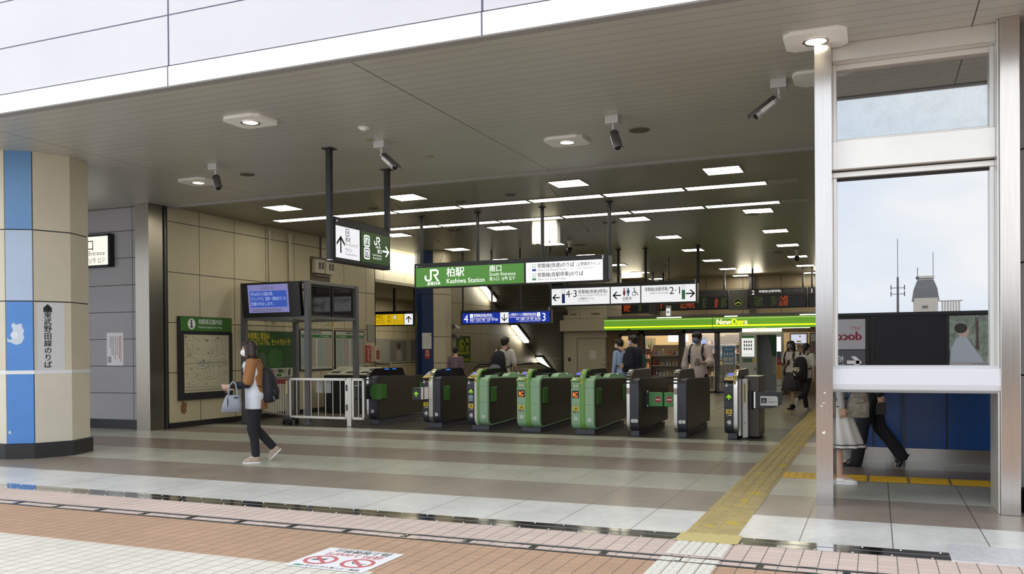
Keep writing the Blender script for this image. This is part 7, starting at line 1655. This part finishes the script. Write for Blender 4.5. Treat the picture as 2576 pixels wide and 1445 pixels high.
hb.location = t.location; hb.rotation_euler = t.rotation_euler.copy()
mb = MB(); mb.loft([((-.02, .30, .84), .05, .09), ((-.02, .32, .95), .07, .14), ((-.02, .30, 1.06), .05, .12), ((-.02, .28, 1.12), .02, .05)], mat('navy_bag', (.012, .016, .035), .7), 18); mb.tube([Vector((-.02, .24, 1.1)), Vector((-.1, .2, 1.2)), Vector((-.02, .34, 1.1))], .01, MATS['navy_bag'], 6)
# --- man in black walking left by the blue wall
t, J = person('person', 'man in black suit and black leather shoes striding left by the blue wall', (-.06, 11.32, 0), 90, 1.70, dict(lean=8, leg_l=(15, 6, 0), leg_r=(-12, 24, -55), arm_l=(-22, 8, 10, 0), arm_r=(-24, 8, 12, 0), tw=1.05, tl=1.04), mat('suit_black', (.010, .010, .013), .8), BLKC, mat('shoe_black_leather', (.008, .008, .009), .25), 'short', sleeve='long', voxel=.011, loose=.006, leg_r=(.060, .048, .044, .043))
mb = MB(); a = J['wr_l'] + J['fd_l'] * .08; mb.box(a.x - .03, a.x + .03, a.y - .055, a.y + .055, a.z - .15, a.z - .01, mat('pouch_black', (.02, .016, .014), .5)); worn(mb, 'hand_pouch', t, 'small black pouch in the trailing hand of the man in black', 'pouch')
mb = MB(); mb.cyl((.30, 11.6, 0), (.30, 11.6, .9), .014, mat('cane_grey', (.12, .12, .13), .5), 8); tag(mb.build('rail_post'), 'thin grey post standing against the blue wall', 'post')

# ================================================================ STREET SIDE, seen mirrored in the glass
BYR = -8.0
t = thing('advert_board', 'advertising board row across the plaza, seen mirrored in the glass', 'advert board', (1, BYR, 0))
mb = MB(); mb.box(-3.2, 4.6, BYR - .15, BYR, .35, 2.36, mat('board_black', (.016, .018, .022), .25)); mb.box(-3.2, 4.6, BYR - .2, BYR + .04, 2.30, 2.38, DARKM)
for x in (-.25, -.13, 1.68): mb.box(x, x + .04, BYR, BYR + .03, .35, 2.32, DARKM)
for x in (-3.0, .7, 4.3): mb.box(x, x + .12, BYR - .12, BYR - .02, 0, .4, DARKM)
mb.build('board', t)
P = back(-.28, BYR + .002, .6)
mb = MB(); mb.rect(P, 0, 1.6, .80, 1.62, .004, mat('advert_pale_grey', (.42, .42, .43), .5)); mb.rect(P, 0, 1.6, .2, .78, .004, mat('advert_dark_grey', (.10, .10, .11), .5)); mb.text(P, 'NTT', .13, 1.33, .09, AEDR, .006); mb.text(P, 'docomo', .10, 1.05, .24, mat('advert_maroon', (.22, .02, .035), .5), .006, bold=2); mb.arrow(P, .28, .45, .38, .09, 180, .006, WHITE); mb.text(P, '柏駅南口店', .55, .47, .14, WHITE, .006); mb.text(P, 'Kashiwa', .55, .33, .08, WHITE, .006); mb.build('phone_shop_advert', t)
P = back(2.85, BYR + .002, .6); mb = MB(); mb.rect(P, 0, 1.10, .35, 1.66, .004, mat('advert_leaf_bokeh', (.24, .30, .24), .6, noise=.6, nscale=5)); SHW = mat('advert_shirt', (.45, .52, .56), .6)
mb.poly(P, [(.62, .42), (1.08, .42), (1.06, .80), (.95, 1.05), (.84, 1.13), (.70, 1.10), (.55, .85), (.35, .55), (.3, .42)], .005, SHW); mb.disc(P, .77, 1.25, .13, .006, mat('advert_skin', (.55, .42, .34), .6), 24, ry=.15); mb.disc(P, .83, 1.33, .15, .007, mat('advert_hair', (.04, .035, .03), .6), 24, ry=.13); mb.poly(P, [(0, .42), (.2, .42), (.16, .8), (.08, .95), (0, .95)], .005, SHW); mb.poly(P, [(.42, 1.6), (.5, 1.6), (.48, 1.1), (.5, .8), (.4, .75), (.42, 1.1)], .0052, mat('advert_trunk', (.10, .08, .06), .6)); mb.rect(P, 0, 1.1, .35, .45, .008, MATS['advert_pale_grey']); mb.text(P, '特別キャンペーン', .3, 1.52, .08, GRP, .008); mb.text(P, 'お申込みはこちら', .15, .38, .04, BLACK, .009)
mb.build('portrait_advert', t)
FARC = mat('far_building_cream', (.66, .63, .56), .7); FARR = mat('far_roof_slate', (.20, .20, .21), .6)  # pale far colours carry the washed-out haze of the distance
t = thing('far_building', 'cream building with a dark domed corner tower far across the street, seen in the glass', 'building', (8, -60, 0))
mb = MB(); mb.box(2.9, 26, -72, -60, 0, 4.35, FARC); mb.build('wall', t)
mb = MB(); mb.box(2.80, 4.55, -62, -60.0, 4.0, 5.45, FARC); mb.build('tower', t)
mb = MB(); vs = []
for z, h_, in ((5.25, .98), (6.2, .85), (6.85, .62), (6.95, .58)): vs += [(3.66 - h_, -61 - h_, z), (3.66 + h_, -61 - h_, z), (3.66 + h_, -61 + h_, z), (3.66 - h_, -61 + h_, z)]
mb.add(vs, [(j * 4 + i, j * 4 + (i + 1) % 4, (j + 1) * 4 + (i + 1) % 4, (j + 1) * 4 + i) for j in range(3) for i in range(4)] + [(12, 13, 14, 15), (3, 2, 1, 0)], FARR); mb.build('tower_roof', t)
mb = MB(); mb.box(3.2, 4.3, -61.5, -60.4, 7.05, 7.25, FARC); mb.cyl((4.25, -61, 7.2), (4.25, -61, 9.2), .025, FARR, 6); mb.cyl((3.1, -61, 7.0), (3.1, -61, 8.0), .03, FARR, 6); mb.ball((3.1, -61, 7.15), (.15, .15, .15), FARR); mb.build('antenna', t)
mb = MB()
for x, z in ((3.4, 4.75), (5.4, 4.15), (6.6, 4.15), (9.6, 4.15)): mb.box(x, x + .4, -60.01, -59.95, z - .12, z + .08, FARR)
mb.build('window', t)
mb = MB()
for k in range(7): mb.box(4.8 + k * .2, 4.92 + k * .2, -60.3, -60, 4.35, 5.15, FARC)
mb.box(4.6, 6.3, -60.3, -60.0, 5.15, 5.2, FARR); mb.build('roof_louvre', t)
mb = MB(); mb.cyl((1.6, -60, 0), (1.6, -60, 7.2), .12, GREYM, 8, .08); mb.cyl((1.6, -60, 7.2), (1.6, -60, 10.3), .025, GREYM, 6)
for z in (5.8, 6.3):
    mb.box(1.1, 2.1, -60.03, -59.97, z, z + .05, GREYM)
    for x in (1.1, 2.1): mb.box(x - .04, x + .04, -60.05, -59.95, z - .15, z + .25, GREYM)
tag(mb.build('antenna_mast'), 'tall thin grey antenna mast on the skyline, seen in the glass', 'mast')

# ================================================================ EXTRA AREA LAMPS (one added for the bulkhead, others at back wall and passage)
def area(name, loc, rot, sx, sy, e, col):
    L = bpy.data.lights.new(name, 'AREA'); L.shape = 'RECTANGLE'; L.size = sx; L.size_y = sy; L.energy = e; L.color = col; o = bpy.data.objects.new(name, L); COL.objects.link(o); o.location = loc; o.rotation_euler = rot; return o
area('bulkhead_fill_light', (-12.0, 21.95, 4.12), (0, R(62), 0), .12, 3.6, 42, (1, .95, .78))  # unseen lamp added to brighten the cream bulkhead
"""wall washers above the departure boards"""
for i, x in enumerate((-4.3, -1.6, -8.8)): area('wall_washer', (x, 33.0, 3.9), (R(-60), 0, 0), .8, .2, 30, (1, .9, .65))
area('passage_lamp', (-14.2, 26, 3.25), (0, 0, 0), .6, .6, 60, (1, .92, .72))
